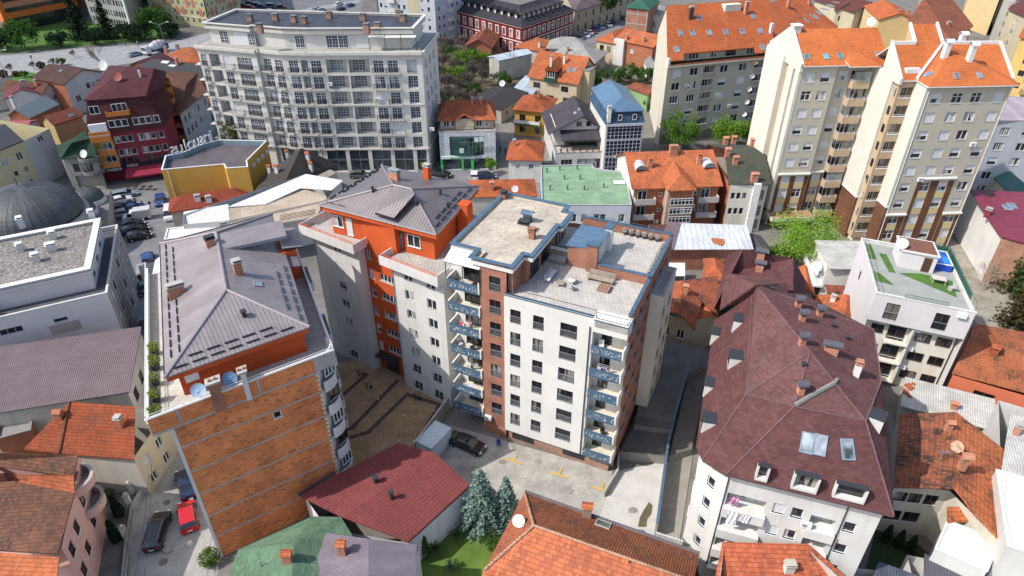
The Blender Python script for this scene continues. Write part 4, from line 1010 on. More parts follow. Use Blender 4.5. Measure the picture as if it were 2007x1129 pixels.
mb=MB();b.sbox(0,-.3,25.7,.004,.6,zh-.25,zh+.1,CREAM,mb);b.sbox(0,-.3,25.7,.4,.6,zh+.1,zh+.35,OTILE2,mb);b.sbox(0,-.3,.2,-.5,.6,zh+.1,zh+1.6,WHW,mb);mb.obj('cornice',b.root)
mb=MB();Hf.box(mb,.2,25.3,2.6,3,zh,zh+2.4,BH_);mb.obj('attic_wall',b.root)
for x,k in ((5,'p3'),(9.5,'p3'),(14,'d3'),(19,'p3'),(23,'p3')): b.put(Hf.v(x,2.58,zh+.3),Hf.a,k,2.4,1.7,0)
b.ac(0,4.6,13.2);b.ac(0,16.,7.6);b.ac(0,12.4,10.4)
b.rail(0,3.5,21,zh+.1,-.3,h=.9,step=.5)
Hv=lambda x,y,z:Hf.v(x,y,zh+z)
b.roof([[Hv(-.2,.3,.9),Hv(3.6,.3,.9),Hv(3.6,1.7,1.8),Hv(20.6,1.7,1.8),Hv(20.6,.3,.9),Hv(25.6,.3,.9),Hv(25.6,13,9.2),Hv(-.2,13,9.2)],[Hv(-.2,13,9.2),Hv(25.6,13,9.2),Hv(25.6,25,1),Hv(-.2,25,1)]],OTILE2,.2)
mb=MB();mb.poly([Hv(-.02,0,0),Hv(-.02,0,.7),Hv(-.02,13,9.),Hv(-.02,24,1.5),Hv(-.02,24,0)][::-1],b.wm[3]);mb.obj('gable_wall',b.root)
for (u,v) in ((1370,35),(1476,32),(1334,65),(1357,65),(1390,64),(1422,63),(1455,62),(1490,61),(1522,60),(1326,97),(1495,93)): b.sky(u,v,1.1,1.5)
b.chim(1353,36,.9,.7,2.2,m=mat('plain',(.09,.05,.04)));b.chim(1461,27,.8,.7,2.2);b.chim(1510,64,.6,.6,2.,m=WHITE,cap=None);b.chim(1433,16,4.,1.6,.9,m=CREAM,cap=None)
b.dish(b.at(0,20.7,.3,zh-1.5),.6,-2,.5,m=mat('plain',(.5,.3,.2)))
for k in range(1,5): b.dish(b.at(0,20.7,.3,zh-1.6-2.85*k),.55,-2,.5)
b=B('apartment_building','orange roofed wing with rows of narrow skylights behind the beige building','apartment building',quad(15,(1512,118),(1640,52),(1520,5)),15,BH_)
b.walls();b.hip(OTILE2,7,.3,inn=0)
for k in range(7): b.sky(1557+k*11.5,55-k*7.5,.7,2.)
for k in range(5): b.sky(1599+k*10,33-k*7,.7,2.)
b.chim(1543,14,.9,.7,1.8);b.chim(1585,8,.9,.7,1.8)
TILE=mat('tile',(.46,.13,.055),c2=(.35,.09,.038),age=.5);TILEN=mat('tile',(.52,.16,.065),c2=(.42,.115,.045),age=.3);TILED=mat('tile',(.33,.095,.05),c2=(.22,.065,.038),age=.8,dark=(.06,.04,.033));TILEB=mat('tile',(.2,.085,.05),c2=(.13,.06,.04),age=.7)
DARKR=mat('shingle',(.075,.06,.055),wf=.12);MAR=mat('shingle',(.12,.05,.054),wf=.14,worn=(.25,.17,.16),w=.4,h=.22);MARR=mat('shingle',(.14,.066,.064),wf=.24,worn=(.29,.215,.21),w=.4,h=.22,var=.15)
GREENR=mat('shingle',(.115,.2,.125),w=.5,h=.25,wf=.25,worn=(.2,.24,.18));BRICK=mat('brick',(.38,.1,.035),c2=(.3,.075,.03),mortar=(.4,.3,.22),w=.26,h=.14,dk=.2)
OLDW=mat('stucco',(.45,.43,.38),dirt=.6,var=.2);BEIG=mat('stucco',(.52,.43,.3),dirt=.3);YEL=mat('stucco',(.56,.33,.075),dirt=.25);PINK=mat('stucco',(.56,.34,.30),dirt=.3);LILA=mat('stucco',(.60,.57,.57),dirt=.12,var=.05)
ETERN=mat('corr',(.42,.41,.38),p=.25,stain=.5,var=.2);WMET=mat('seam',(.74,.74,.73),p=.45,var=.04,stain=.05,rough=.5)
def house(label,z,A,Bp,Cp,wall,rm,rise,inn=None,o=.45,wins={},wm={},cat='house',name='house',caps=None,z0=0,th=.16,edge=None,group=None,chims=(),skies=(),d=None):
    b=B(name,label,cat,quad(z,A,Bp,Cp,d),z,wall,z0=z0,group=group);b.wm=wm
    for i,a in wins.items():
        for g in (a if isinstance(a,list) else [a]): b.grid(i,*g)
    ax=None
    if rm:
        if inn is not None and inn<.03:
            b.hip(rm,rise,o,inn=inn,th=th,edge=edge,caps=caps)
        else: b.hip(rm,rise,o,inn=inn,th=th,edge=edge,caps=caps)
    b.walls()
    for c in chims: b.chim(*c[:2],**(c[2] if len(c)>2 else {}))
    for c in skies: b.sky(*c)
    return b
MARL=mat('shingle',(.115,.05,.049),wf=.14,worn=(.25,.18,.175),w=.5,h=.3,var=.15)
# ===== E: maroon shingle mansard block
Ef=LF(P2(1432,922,13.2),-19);zE_=13.2
Ef.n=V((cos(radians(69)),sin(radians(69))))
WE=(P2(1736,1002,13.2)-P2(1432,922,13.2)).dot(Ef.t)
b=B('apartment_block','white apartment block under a big maroon shingle mansard roof with pipe-capped chimneys','apartment block',[Ef(0,0),Ef(WE,0),Ef(WE,16),Ef(WE-3,27),Ef(-2.6,27),Ef(-2.6,2.2)],zE_,WHW)
fz=2.9;rows=[10.7-fz*k for k in range(4)]
b.grid(5,[.5],[9.4,6.6,3.8,1.0],.85,1.2,'p1',.2);b.grid(4,[2,5.5,9,12.5,16,19.5,23],rows,1.2,1.3,['p','p','s'])
for r in [9.0-fz*k for k in range(4)]:
    b.grid(0,[4.6,6.1],[r+.4],1.0,1.25,['p1','p1','s'],.2);b.grid(0,[10.3,11.7],[r+.3],1.0,1.25,'p1',.2)
    b.win(0,.25,r-.2,3.3,1.65,'p3',1.3);b.win(0,7.2,r-.2,2.0,1.5,'p1',1.3)
b.grid(1,[2,5,8,11,14],rows,1.1,1.3,'p');b.walls()
for r in [9.0-fz*k for k in range(4)]:
    mb=MB();b.sbox(0,.1,3.7,.003,.5,r-1.3,r-.2,WHW,mb);o=mb.obj('balcony',b.root)
    mb=MB();b.sbox(0,7.0,9.4,.003,.45,r-1.25,r-.2,WHW,mb);mb.obj('balcony',b.root)
b.ac(0,6.6,8.9);b.gutter(0,9.6,0,12.9,DKM,.06);b.gutter(0,.02,0,12.9,DKM,.06)
def px3(u,v,z): return P(u,v,z)
zk=17.6
k0,k1,k2,k3=px3(1463,773,zk),px3(1697,826,zk),px3(1727,747,zk),px3(1712,646,zk)
k4=px3(1474,577,zk+1.2)
e0,e1=Ef.v(-3.2,2.0,zE_),Ef.v(-.3,-.6,zE_);ec=Ef.v(-2.4,.4,zE_)
e2=Ef.v(WE+.6,-.6,zE_);e3=Ef.v(WE+.8,9,zE_+.2);e4=Ef.v(WE+.6,17,zE_);eL=px3(1400,628,zE_)
cA=px3(1557,797,zk+.6);top=px3(1588,690,20.6);topb=px3(1483,560,20.2)
m0=px3(1463,773,zk)
b.roof([[e0,ec,m0],[ec,e1,cA,m0],[cA,e1,e2,k1],[e2,e3,k2,k1],[e3,e4,k3,k2],[e0,m0,k4,eL]],MARL,.2,'mansard_roof',edge=mat('plain',(.1,.06,.06)))
b.roof([[m0,cA,top],[cA,k1,top],[k1,k2,top],[k2,k3,top],[k3,topb,top],[m0,top,topb,k4]],MARR,.2,edge=mat('plain',(.1,.06,.06)))
for f in ([k3,e4,px3(1572,575,15.5),topb],):
    b.roof([f],MARR,.2,'side_roof')
mb=MB();RC=mat('shingle',(.175,.1,.1),w=.3,h=.3)
for p_,q_ in ((m0,top),(cA,top),(k1,top),(k3,topb),(top,topb),(m0,cA),(cA,k1),(k1,k2),(k2,k3),(ec,m0),(e1,cA),(e2,k1),(m0,k4)): mb.tube(p_+V((0,0,.03)),q_+V((0,0,.03)),.075,RC,n=5)
mb.obj('ridge',b.roofo)
mb=MB();fl_=[b.on(u,v)[0]+V((0,0,.05)) for u,v in ((1558,795),(1600,770),(1634,752),(1640,744))]
for x,y in zip(fl_,fl_[1:]): mb.tube(x,y,.2,mat('plain',(.2,.2,.19)),n=5)
mb.obj('flashing',b.roofo)
# back wing
b.roof([[px3(1400,604,14.),px3(1421,536,17.2),px3(1457,489,20.4),px3(1425,500,17)],[px3(1421,536,17.2),px3(1555,572,17.),px3(1555,506,19.6),px3(1457,489,20.4)],[px3(1555,572,17.),px3(1578,595,14.),px3(1578,548,14.),px3(1555,506,19.6)]],MAR,.2,'back_roof')
b.roof([[px3(1411,606,15.5),px3(1474,578,18.7),px3(1483,556,20.7),px3(1421,534,18.)],[px3(1483,556,20.7),px3(1490,580,19.6),px3(1545,582,18),px3(1542,552,18.6),px3(1421,534,18.)]],MARR,.2,'cross_roof')
mb=MB();mb.poly([px3(1411,606,15.3),px3(1474,578,18.5),px3(1474,578,12),px3(1411,606,12)],WHW);mb.poly([px3(1400,604,13.8),px3(1400,604,0),px3(1425,500,0),px3(1425,500,16.8)],WHW);mb.poly([px3(1545,582,17.8),px3(1545,582,11),px3(1490,580,11),px3(1490,580,19.4)],WHW);mb.poly([px3(1578,595,13.8),px3(1578,548,13.8),px3(1578,548,0),px3(1578,595,0)],WHW);mb.poly([px3(1425,500,16.8),px3(1457,489,20.2),px3(1555,506,19.4),px3(1578,548,13.8),px3(1578,548,0),px3(1425,500,0)],WHW);mb.obj('back_wall',b.root)
for (u,v) in ((1563,601),(1605,619),(1571,628),(1571,674),(1568,769)): b.chim(u,v,.5,.55,.65,m=TERRA,cap='arch',capm=mat('plain',(.09,.085,.1),rough=.4),a=Ef.a+.3)
b.chim(1627,690,1.2,.5,.6,m=TERRA,cap='arch',capm=mat('plain',(.09,.085,.1),rough=.4),a=Ef.a)
for (u,v) in ((1490,505),(1488,528)): b.chim(u,v,.8,.5,.6,m=TERRA,cap='arch',capm=mat('plain',(.09,.085,.1),rough=.4),a=Ef.a)
b.chim(1677,735,.5,.5,1.3,m=WHITE,cap='slab',capm=TERRA)
for (u,v) in ((1575,717),(1660,664),(1513,568),(1633,640)): b.vent(u,v,.18,.16)
BLF=mat('plain',(.2,.27,.33),rough=.4)
GLE=mat('glaze',(.22,.25,.28),rough=.1,var=.8)
for u,v in ((1582,868),(1607,872),(1661,881)): b.sky(u,v,1.05,1.75,fr=BLF,gl=GLE)
# roof terraces cut into the slopes
def cut(u,v,w,h,i,mk='p'):
    q,n=b.on(u,v);t=V((0,0,1)).cross(n).normalized();mb=MB();o=V((n.x,n.y,0)).normalized()
    p=q-t*w/2;mb.box(p-V((0,0,.25)),t*w,o*.55,(0,0,.28),WHW);mb.box(p+V((0,0,.0)),t*.14,o*.55,(0,0,h),WHW);mb.box(p+t*(w-.14),t*.14,o*.55,(0,0,h),WHW)
    mb.box(p+o*.06+V((0,0,.03))+t*.15,t*(w-.3),o*.03,(0,0,h*.92),GLASSD);mb.box(p+V((0,0,h)),t*w,o*.5,(0,0,.06),DKM)
    mb.obj('dormer',b.root)
cut(1492,930,1.0,1.4,0);cut(1575,950,2.0,1.5,0);cut(1662,968,2.4,1.3,0)
def wslot(u,v):
    q,n=b.on(u,v);o=V((n.x,n.y,0)).normalized();t=V((0,0,1)).cross(o);mb=MB();p=q-t*.95
    p=q-t*.7-V((0,0,.3));mb.box(p-o*.9,t*1.4,o*1.15,(0,0,1.45),WHW);mb.box(p+o*.25+V((0,0,.3))+t*.12,t*1.16,o*.02,(0,0,1.05),GLASS);mb.box(p-o*1.+V((0,0,1.45))-t*.05,t*1.5,o*1.32,(0,0,.06),DKM);mb.obj('dormer',b.root)
for (u,v) in ((1380,835),(1384,765),(1397,665),(1432,712),(1440,640),(1722,835),(1737,745)): wslot(u,v)
BE=b
# ===== I: roof pool block
If=LF(P2(1718,574,13.3),-23);If.n=V((cos(radians(74)),sin(radians(74))))
WI=(P2(1914,615,13.3)-P2(1718,574,13.3)).dot(If.t);DI=13.6
b=B('apartment_block','pale block with a splash pool and artificial grass on its roof terrace','apartment block',If.rect(0,WI,0,DI),13.3,LILA)
b.wz={0:9.6,1:-.3}
b.grid(0,[2.2],[10.0],1.5,2.3,'bR');b.grid(0,[7.4],[10.0],1.5,2.3,'bR');b.grid(3,[.35],[9.7],.9,1.3,'b1');b.walls()
b.flat(mat('grnd',(.3,.31,.29),(.24,.26,.24)),.45,.22,WHW,.05,.05,inner=WHW);BI=b
mb=MB();If.box(mb,.3,WI-.3,1.05,DI-.2,-.3,9.6,CREAM);If.box(mb,0,WI,0,1.1,9.45,9.6,LILA);o=mb.obj('lower_wall',b.root)
for r in (6.9,4.0,1.1):
    for x,w,k in ((1.0,1.4,'b'),(5.9,1.7,'b'),(8.2,1.6,'b')): b.put(If.v(x,1.03,r+.3),If.a,k,w,1.25,0)
    b.put(If.v(2.9,1.03,r-.2),If.a,'b',1.9,2.0,0);mb=MB();If.box(mb,2.7,5.2,.1,1.04,r-.35,r-.2,CREAM);If.box(mb,5.1,5.25,.1,1.04,r-.2,r+2.2,CREAM);oo=mb.obj('balcony',b.root)
    mb=MB();railmb(mb,[If.v(2.75,.15,0),If.v(5.1,.15,0)],r-.2,.9,WHITE,step=1.1);mb.obj('railing',oo)
    mb=MB();If.box(mb,5.3,6.2,.7,1.02,r+1.7,r+2.3,WHITE);mb.obj('air_conditioner',b.root)
mb=MB();If.box(mb,WI-1.7,WI-.8,-.35,-.03,12.4,13.0,WHITE);mb.obj('air_conditioner',b.root)
zt=12.87
mb=MB();If.box(mb,3.6,7.6,8.2,11.8,zt,zt+2.3,LILA);If.box(mb,3.45,7.75,8.05,11.95,zt+2.3,zt+2.5,LILA);If.box(mb,3.7,7.5,8.3,11.7,zt+2.5,zt+2.53,mat('pave',(.2,.09,.06)));mb.obj('stair_hut',b.root)
mb=MB();If.box(mb,6.2,7.1,8.14,8.2,zt+.05,zt+2.0,BROWN);mb.obj('door',b.root)
TURF=mat('grnd',(.075,.165,.03),(.05,.11,.025),fine=20)
mb=MB()
for pts in (((.5,3.6),(2.5,3.4),(1.3,5.6),(.6,6)),((.5,9),(1.4,9.2),(1.2,13),(.5,13)),((2.4,6.5),(3.2,6.5),(2.8,11),(1.9,11)),((3.6,6.7),(9.3,3.4),(9.6,7.2),(6.2,7.6))):
    mb.poly([If.v(x,y,zt+.02) for x,y in pts],TURF)
mb.obj('artificial_turf',b.root)
MESH=mat('plain',(.02,.09,.065));mb=MB()
railmb(mb,[If.v(.1,.4,0),If.v(.1,DI-.2,0)],13.35,.9,GREYM,step=1.6);railmb(mb,[If.v(WI-.1,.3,0),If.v(WI-.1,DI-.1,0),If.v(7.5,DI-.1,0)],13.35,.95,MESH,step=1.2);railmb(mb,[If.v(3,.1,0),If.v(7.6,.1,0)],13.35,.5,MESH,step=.12)
If.box(mb,WI-.12,WI-.1,2.5,DI-.2,13.4,14.2,MESH);If.box(mb,7.5,WI-.2,DI-.12,DI-.1,13.4,14.2,MESH);mb.obj('railing',b.root)
mb=MB();q=[If(7.9,9.3),If(9.8,9.3),If(9.8,12.8),If(7.9,12.8)]
mb.prism(q,zt,zt+.95,mat('plain',(.01,.06,.42),rough=.35),mat('glaze',(.02,.13,.55),rough=.12,var=.7))
for i in range(4):
    a,c=q[i],q[(i+1)%4];mb.tube((a.x,a.y,zt+.97),(c.x,c.y,zt+.97),.07,WHITE)
tag(mb.obj('splash_pool',loc=V((*q[0],zt))),'blue frame splash pool beside the pink hut on the roof terrace','pool')
b.dish(If.v(3.4,8.6,zt+2.4),.68,-2.2,.55)
# ===== J: pale office block with gravel roof at the left
Jf=LF(P2(209.6,573.6,10.8),27);Jf.n=V((cos(radians(112)),sin(radians(112))))
b=B('office_block','pale lilac office block with gravel roof and striped street front','office block',[Jf(-26,0),Jf(0,0),Jf(0,19),Jf(-26,19)],10.8,LILA)
STR=mat('seam',(.40,.37,.36),p=1.6,w=.45,var=.12,stain=.15,rough=.9);b.wm={1:STR}
for r in (8.2,4.9,1.6):
    b.grid(0,[3,6,9,12,15],[r],2.4,.85,'g3');b.grid(0,[20.2],[r],1.6,1.2,'h')
    b.grid(1,[2.5,5,8,11,14,17,20,22.5],[r],1.2,1.3,['p','h','s','b'])
b.walls();b.flat(mat('grnd',(.1,.1,.11)),.5,.2,WHW,.06,.04)
b.sbox(0,15.8,18.6,0,.35,-.3,12.2,LILA);mb=MB()
for r in (8.2,4.9,1.6): b.sbox(0,18.7,22,.002,.04,r-1.6,r-.2,mat('stucco',(.42,.35,.34)),mb)
mb.split('spandrel',b.root)
mb=MB();b.sbox(0,22.1,26,.0,.02,-.3,10.7,LILA,mb);mb.obj('blank_panel',b.root)
up=[Jf(-8.6,2.8),Jf(-2.6,2.8),Jf(-2.6,24),Jf(-16,24),Jf(-16,2.8)] ;up=[Jf(-9.2,2.6),Jf(-1.6,2.6),Jf(-1.6,23),Jf(-24,23),Jf(-24,8),Jf(-9.2,8)]
b2=B('office_block','gravel roofed top storey with white parapet and vent stacks above the lilac office block','office block',[Jf(-9.2,2.6),Jf(-1.6,2.6),Jf(-1.6,16.4),Jf(-24,16.4),Jf(-24,2.6)],13.35,LILA,z0=10.2)
b2.grid(1,[2,6,10,14],[10.9],1.6,.9,'g');b2.walls();GR2=mat('gravel',(.19,.175,.16),sc=2.6,lo=.35,hi=1.8,patch=.15)
b2.flat(GR2,.35,.25,WHITE,.06,.35)
mb=MB();f=inset(b2.p,-.33);mb.prism(f,12.75,12.97,LILA);mb.obj('cornice',b2.root)
for (u,v,x) in ((105,468,.8),(103,492,1.1),(73,512,.8),(42,492,.7),(181,426,.7),(42,440,.7)): b2.chim(u,v,x,.7,.9,m=WHW,cap='slab',capm=WHITE)
b3=B('office_block','taller stair head of the lilac office block at the picture edge','office block',[Jf(-26,-.36),Jf(-16.2,-.36),Jf(-16.2,6),Jf(-26,6)],14.6,LILA,z0=10.3)
b3.walls();b3.flat(GR2,.4,.25,WHITE,.06,.1)
mb=MB();Jf.box(mb,-15.6,-13.2,.2,1.9,10.9,12.6,WHITE);mb.obj('roof_hatch',b.root)
# ===== K: purple corrugated roof, L, pink house, shed
PURP=mat('corr',(.14,.105,.115),p=.22,stain=.15,var=.12)
b=B('warehouse','long low building under a purple-grey corrugated roof in front of the office block','warehouse',quad(7.2,(-120,825),(249,766),(246,668)),7.2,mat('stucco',(.55,.47,.42)));b.grid(1,[2,5],[4.2],1.4,1.6,'b');b.wm={0:OLDW}
z=7.2;Q=[V((*p,0)) for p in inset(b.p,-.25)];b.roof([[Q[0]+V((0,0,z)),Q[1]+V((0,0,z)),Q[2]+V((0,0,z+1.6)),Q[3]+V((0,0,z+1.6))]],PURP,.14);b.hh={1:7.15,3:7.1,2:8.6};b.walls()
mb=MB();p=b.p;mb.poly([V((*p[1],7.1)),V((*p[2],7.1)),V((*p[2],8.6))],b.w);mb.obj('gable_wall',b.root)

# ground floor bricks between
b=B('house','narrow brick outbuilding with concrete beams below the purple roof','house',quad(5.2,(-10,862),(60,843),(110,793)),5.2,BRICK);b.walls();b.flat(CONCD,.2,.2,CONCD)
def ptroof(b,faces,m,**k): return b.roof([[P(*p) for p in f] for f in faces],m,**k)
# L
LW=mat('stucco',(.5,.47,.42),dirt=.4)
b=B('house','house with weathered red tile roof and blank pale gable wall beside the street','house',quad(5.8,(100,886),(262,897),(266,800)),5.8,LW)
b.grid(1,[1.5,4.0],[3.2],1.0,1.3,'p');b.grid(1,[1.5,4.2],[.6],1.0,1.3,'p');b.wm={1:BEIG}
TL1=mat('tile',(.31,.075,.03),c2=(.22,.055,.024),age=.5,dark=(.1,.05,.035))
ptroof(b,[[(116,888,6.0),(263,900,6.0),(264,797,8.2),(136,787,8.3)],[(46,880,6.0),(116,888,6.),(136,787,8.3)],],TL1)
b.walls();b.chim(237,835,.6,.6,1.1,m=BRICK,cap='slab');b.chim(118,818,.7,.6,.6,m=BRICK,cap='tile')
mb=MB();p,q=P(116,888,6.05),P(136,787,8.35);mb.tube(p,q,.14,TILEB,n=6);mb.obj('ridge',b.roofo)
# pink house with rounded balconies
zP=8.2
b=B('house','pink house with curved balconies and patched old tile roofs at the left edge','house',[P2(-60,1000,zP),P2(120,1075,zP),P2(143,972,zP),P2(160,900,zP),P2(-60,880,zP)],zP,PINK)
b.grid(1,[1.4,3.8],[5.6,2.6],1.1,1.4,'b');b.grid(2,[1.2],[5.6,2.6],1.1,1.4,'b');b.walls()
OLDT=mat('tile',(.2,.09,.055),c2=(.13,.06,.04),age=.8,dark=(.06,.045,.035));
ptroof(b,[[(-60,905,8.4),(145,935,8.4),(152,892,10.),(-60,885,10.2)]],OLDT);b.roofo=b.roofo
ptroof(b,[[(20,943,8.5),(146,966,8.5),(144,932,9.0),(20,930,9.0)]],TILE,name='lower_roof')
ptroof(b,[[(-60,1075,8.3),(113,1085,8.3),(146,966,9.4),(25,943,10.),(-60,950,10.)]],OLDT,name='main_roof')
ptroof(b,[[(-60,1180,7.0),(105,1190,7.0),(116,1092,8.1),(-60,1078,8.2)]],TILEN,name='front_roof')
b.chim(5,950,.8,.7,1.2,m=TERRA,cap='tile')
for k,(z,u,v) in enumerate(((7.4,143,948),(4.6,165,990))):
    c=P(u,v,z);mb=MB();a0,a1=-2.2,1.6
    for r,sg in ((1.9,1),(1.7,-1)):
        mb.lathe(c,[(r,-.25),(r,.75)] if sg>0 else [(r,.75),(r,-.25)],PINK,14,a0,a1)
    mb.lathe(c,[(1.95,.75),(1.65,.76)],CONC,14,a0,a1);mb.lathe(c,[(0.01,-.2),(1.75,-.2)][::-1],CONC,14,a0,a1);mb.obj('balcony',b.root)
# M: courtyard shed
SHED=mat('tile',(.23,.062,.058),c2=(.2,.052,.05),age=.08,u=.22,v=.36);SHEDU=mat('tile',(.17,.04,.04),c2=(.15,.036,.036),age=.05,u=.2,v=.35)
zm=4.6
b=B('shed','long courtyard shed under a dark red metal tile roof with two black flues','shed',[P2(800,1058,zm),P2(917,952,zm),P2(785,872,zm-.6),P2(598,975,zm-.6),P2(640,1030,zm)],zm-.5,mat('stucco',(.58,.58,.58)));b.walls()
ptroof(b,[[(800,1062,4.4),(921,951,4.4),(853,888,5.6),(668,1012,5.6)],[(853,888,5.6),(780,868,5.0),(584,970,5.0),(668,1012,5.6)]],SHED)
mb=MB();q=[P(584,970,5.1),P(655,926,5.1)];mb.tube(q[0],q[1],.16,DKM);mb.obj('gutter',b.roofo)
b.vent(737,945,.7,.25,DKM);b.vent(768,977,.9,.2,DKM)
# N, O
b=B('house','house with a green shingle roof and tile-topped chimney','house',[P2(445,1135,5.5),P2(690,1135,5.5),P2(688,1050,5.5),P2(664,1016,5.5),P2(610,1018,5.5),P2(470,1080,5.5)],5.5,OLDW);b.walls()
ptroof(b,[[(430,1180,5.6),(467,1077,5.6),(575,1065,7.2),(570,1180,7.4)],[(467,1077,5.6),(612,1012,5.6),(575,1065,7.2)],[(612,1012,5.6),(668,1013,5.6),(575,1065,7.2)],[(668,1013,5.6),(690,1048,5.6),(690,1180,5.6),(570,1180,7.4),(575,1065,7.2)]],GREENR)
b.chim(565,1100,.75,.6,.9,m=TERRA,cap='tile',capm=TILEN);b.vent(512,1110,.6,.05,GREYM)
PG=mat('seam',(.2,.175,.2),p=.22,rough=.4,metal=.1,stain=.1)
b=B('house','house with a grey-purple ribbed metal roof next to the green one','house',quad(6.3,(600,1170),(800,1180),(816,1070)),6.3,WHW);b.walls()
ptroof(b,[[(595,1180,6.4),(722,1190,7.5),(722,1056,7.5),(638,1044,6.6)],[(722,1190,7.5),(812,1190,6.4),(818,1068,6.5),(722,1056,7.5)]],PG)
b.chim(672,1085,.6,.6,1.2,m=TERRA,cap='tile',capm=TILEN)
# P: foreground tiled house
b=B('house','wide foreground house with brown and orange tile roof, white dish and skylight','house',[P2(955,1135,5),P2(1380,1190,5),P2(1364,1088,5),P2(1030,972,5)],5,WHW);b.walls()
TP1=mat('tile',(.24,.085,.04),c2=(.17,.06,.034),age=.6,u=.24,v=.34);TP2=mat('tile',(.53,.165,.075),c2=(.32,.095,.05),age=.45,u=.3,v=.42,dark=(.3,.1,.06))
ptroof(b,[[(1028,965,5.2),(1370,1086,5.2),(1360,1140,7.3),(1046,1030,7.3)]],TP1)
ptroof(b,[[(1028,965,5.2),(1046,1030,7.3),(948,1118,5.2)],],mat('tile',(.36,.12,.06),c2=(.3,.09,.05),age=.4),name='hip_roof')
ptroof(b,[[(1046,1030,7.3),(1360,1140,7.3),(1380,1330,4.6),(930,1190,4.6),(948,1118,5.2)]],TP2,name='front_roof')
mb=MB()
for p,q in (((1046,1030,7.4),(1360,1140,7.4)),((1046,1030,7.4),(948,1118,5.3)),((1046,1030,7.4),(1028,965,5.3))): mb.tube(P(*p),P(*q),.13,mat('tile',(.5,.3,.2),age=.3),n=6)
mb.obj('ridge',b.roofo);mb=MB();mb.tube(P(1028,963,5.25),P(1372,1085,5.25),.16,DSEAM,n=5);mb.obj('gutter',b.roofo)
b.chim(1150,1012,.8,.7,1.3,m=mat('stucco',(.3,.24,.18)),cap='tile',capm=TILEN);b.sky(1182,1028,1.4,1.1,fr=CONC,gl=mat('glaze',(.08,.1,.09)));b.vent(1231,1120,1.3,.09)
q,_=b.on(1016,1030);b.dish(q,.6,-1.9,.7)
# Q, R, S
b=B('house','house with orange tile roof and pale double chimney at the bottom edge','house',[P2(1410,1150,6.5),P2(1670,1150,6.5),P2(1586,1075,6.5),P2(1420,1070,6.5)],6.3,OLDW);b.walls()
ptroof(b,[[(1416,1062,6.5),(1584,1066,6.5),(1590,1200,4.5),(1390,1190,4.5)],[(1584,1066,6.5),(1680,1150,5.),(1690,1220,4.4),(1590,1200,4.5)]],mat('tile',(.5,.14,.065),c2=(.38,.09,.045),age=.4,u=.28,v=.4));b.chim(1545,1118,.8,.6,.8,m=CREAM)
b=B('house','old pale house with blackened orange tile roof and rusty dish','house',[P2(1756,950,6.8),P2(1862,962,6.8),P2(1972,1075,6.8),P2(1966,880,6.8),P2(1875,812,6.8),P2(1764,818,6.8)],6.8,mat('stucco',(.5,.46,.38),dirt=.4))
b.grid(0,[.18,.45,.75],[4.6],1.2,1.3,'b');b.grid(0,[.2,.55],[1.8],1.5,1.4,'b');b.walls()
TR=mat('tile',(.5,.16,.06),c2=(.36,.1,.045),age=.7,dark=(.07,.045,.035),u=.3,v=.42);TRD=mat('tile',(.17,.075,.05),c2=(.09,.045,.032),age=.7,u=.3,v=.42)
ptroof(b,[[(1763,812,7.),(1874,807,8.6),(1871,957,8.8),(1752,955,7.)]],mat('tile',(.33,.11,.055),c2=(.2,.075,.04),age=.95,dark=(.05,.035,.03),u=.3,v=.42))
ptroof(b,[[(1874,807,8.6),(1967,880,7.),(1974,1075,6.6),(1905,1000,8.),(1871,957,8.8)]],TR,name='side_roof')
ptroof(b,[[(1857,993,6.2),(1857,1023,5.8),(1916,1021,5.8),(1914,994,6.2)]],TR,name='porch_roof')
b.chim(1857,843,.6,.5,.9,m=TERRA,cap='tile');b.chim(1886,912,.6,.6,.9,m=TERRA,cap='arch',capm=TERRA)
q,_=b.on(1871,885);b.dish(q,.6,-1.9,.75,m=mat('plain',(.5,.3,.2),var=.7))
q,_=b.on(1838,907);mb=MB();mb.tube(q,q+V((0,0,1.6)),.03,GREYM);mb.tube(q+V((-.6,0,1.5)),q+V((.7,0,1.5)),.02,GREYM)
for k in range(6): mb.tube(q+V((-.5+.2*k,-.3,1.5)),q+V((-.5+.2*k,.3,1.5)),.012,GREYM,n=4)
mb.obj('aerial',b.root)
b=B('house','white gabled annex in front of the blackened tile house','house',[P2(1833,1075,5.6),P2(1935,1120,5.6),P2(1960,1060,5.6),P2(1857,1020,5.6)],5.6,WHW);b.walls();b.flat(WHW,.05,.1,WHITE)
DPS=mat('seam',(.09,.09,.105),p=.25,rough=.45)
b=B('garage','low garage with dark ribbed roof at the bottom right','garage',quad(3.2,(1800,1175),(2060,1230),(2040,1140)),3.2,WHW);b.walls();ptroof(b,[[(1810,1180,3.4),(2080,1240,3.4),(2080,1150,4.),(1812,1083,4.)]],DPS)
b=B('garage','small garage with dark blue ribbed roof beside the spiky cypresses','garage',quad(3,(1700,1190),(1800,1200),(1795,1125)),3,WHW);b.walls();ptroof(b,[[(1690,1190,3.2),(1805,1210,3.2),(1806,1130,3.6),(1722,1100,3.6)]],mat('seam',(.08,.09,.12),p=.25,rough=.45))
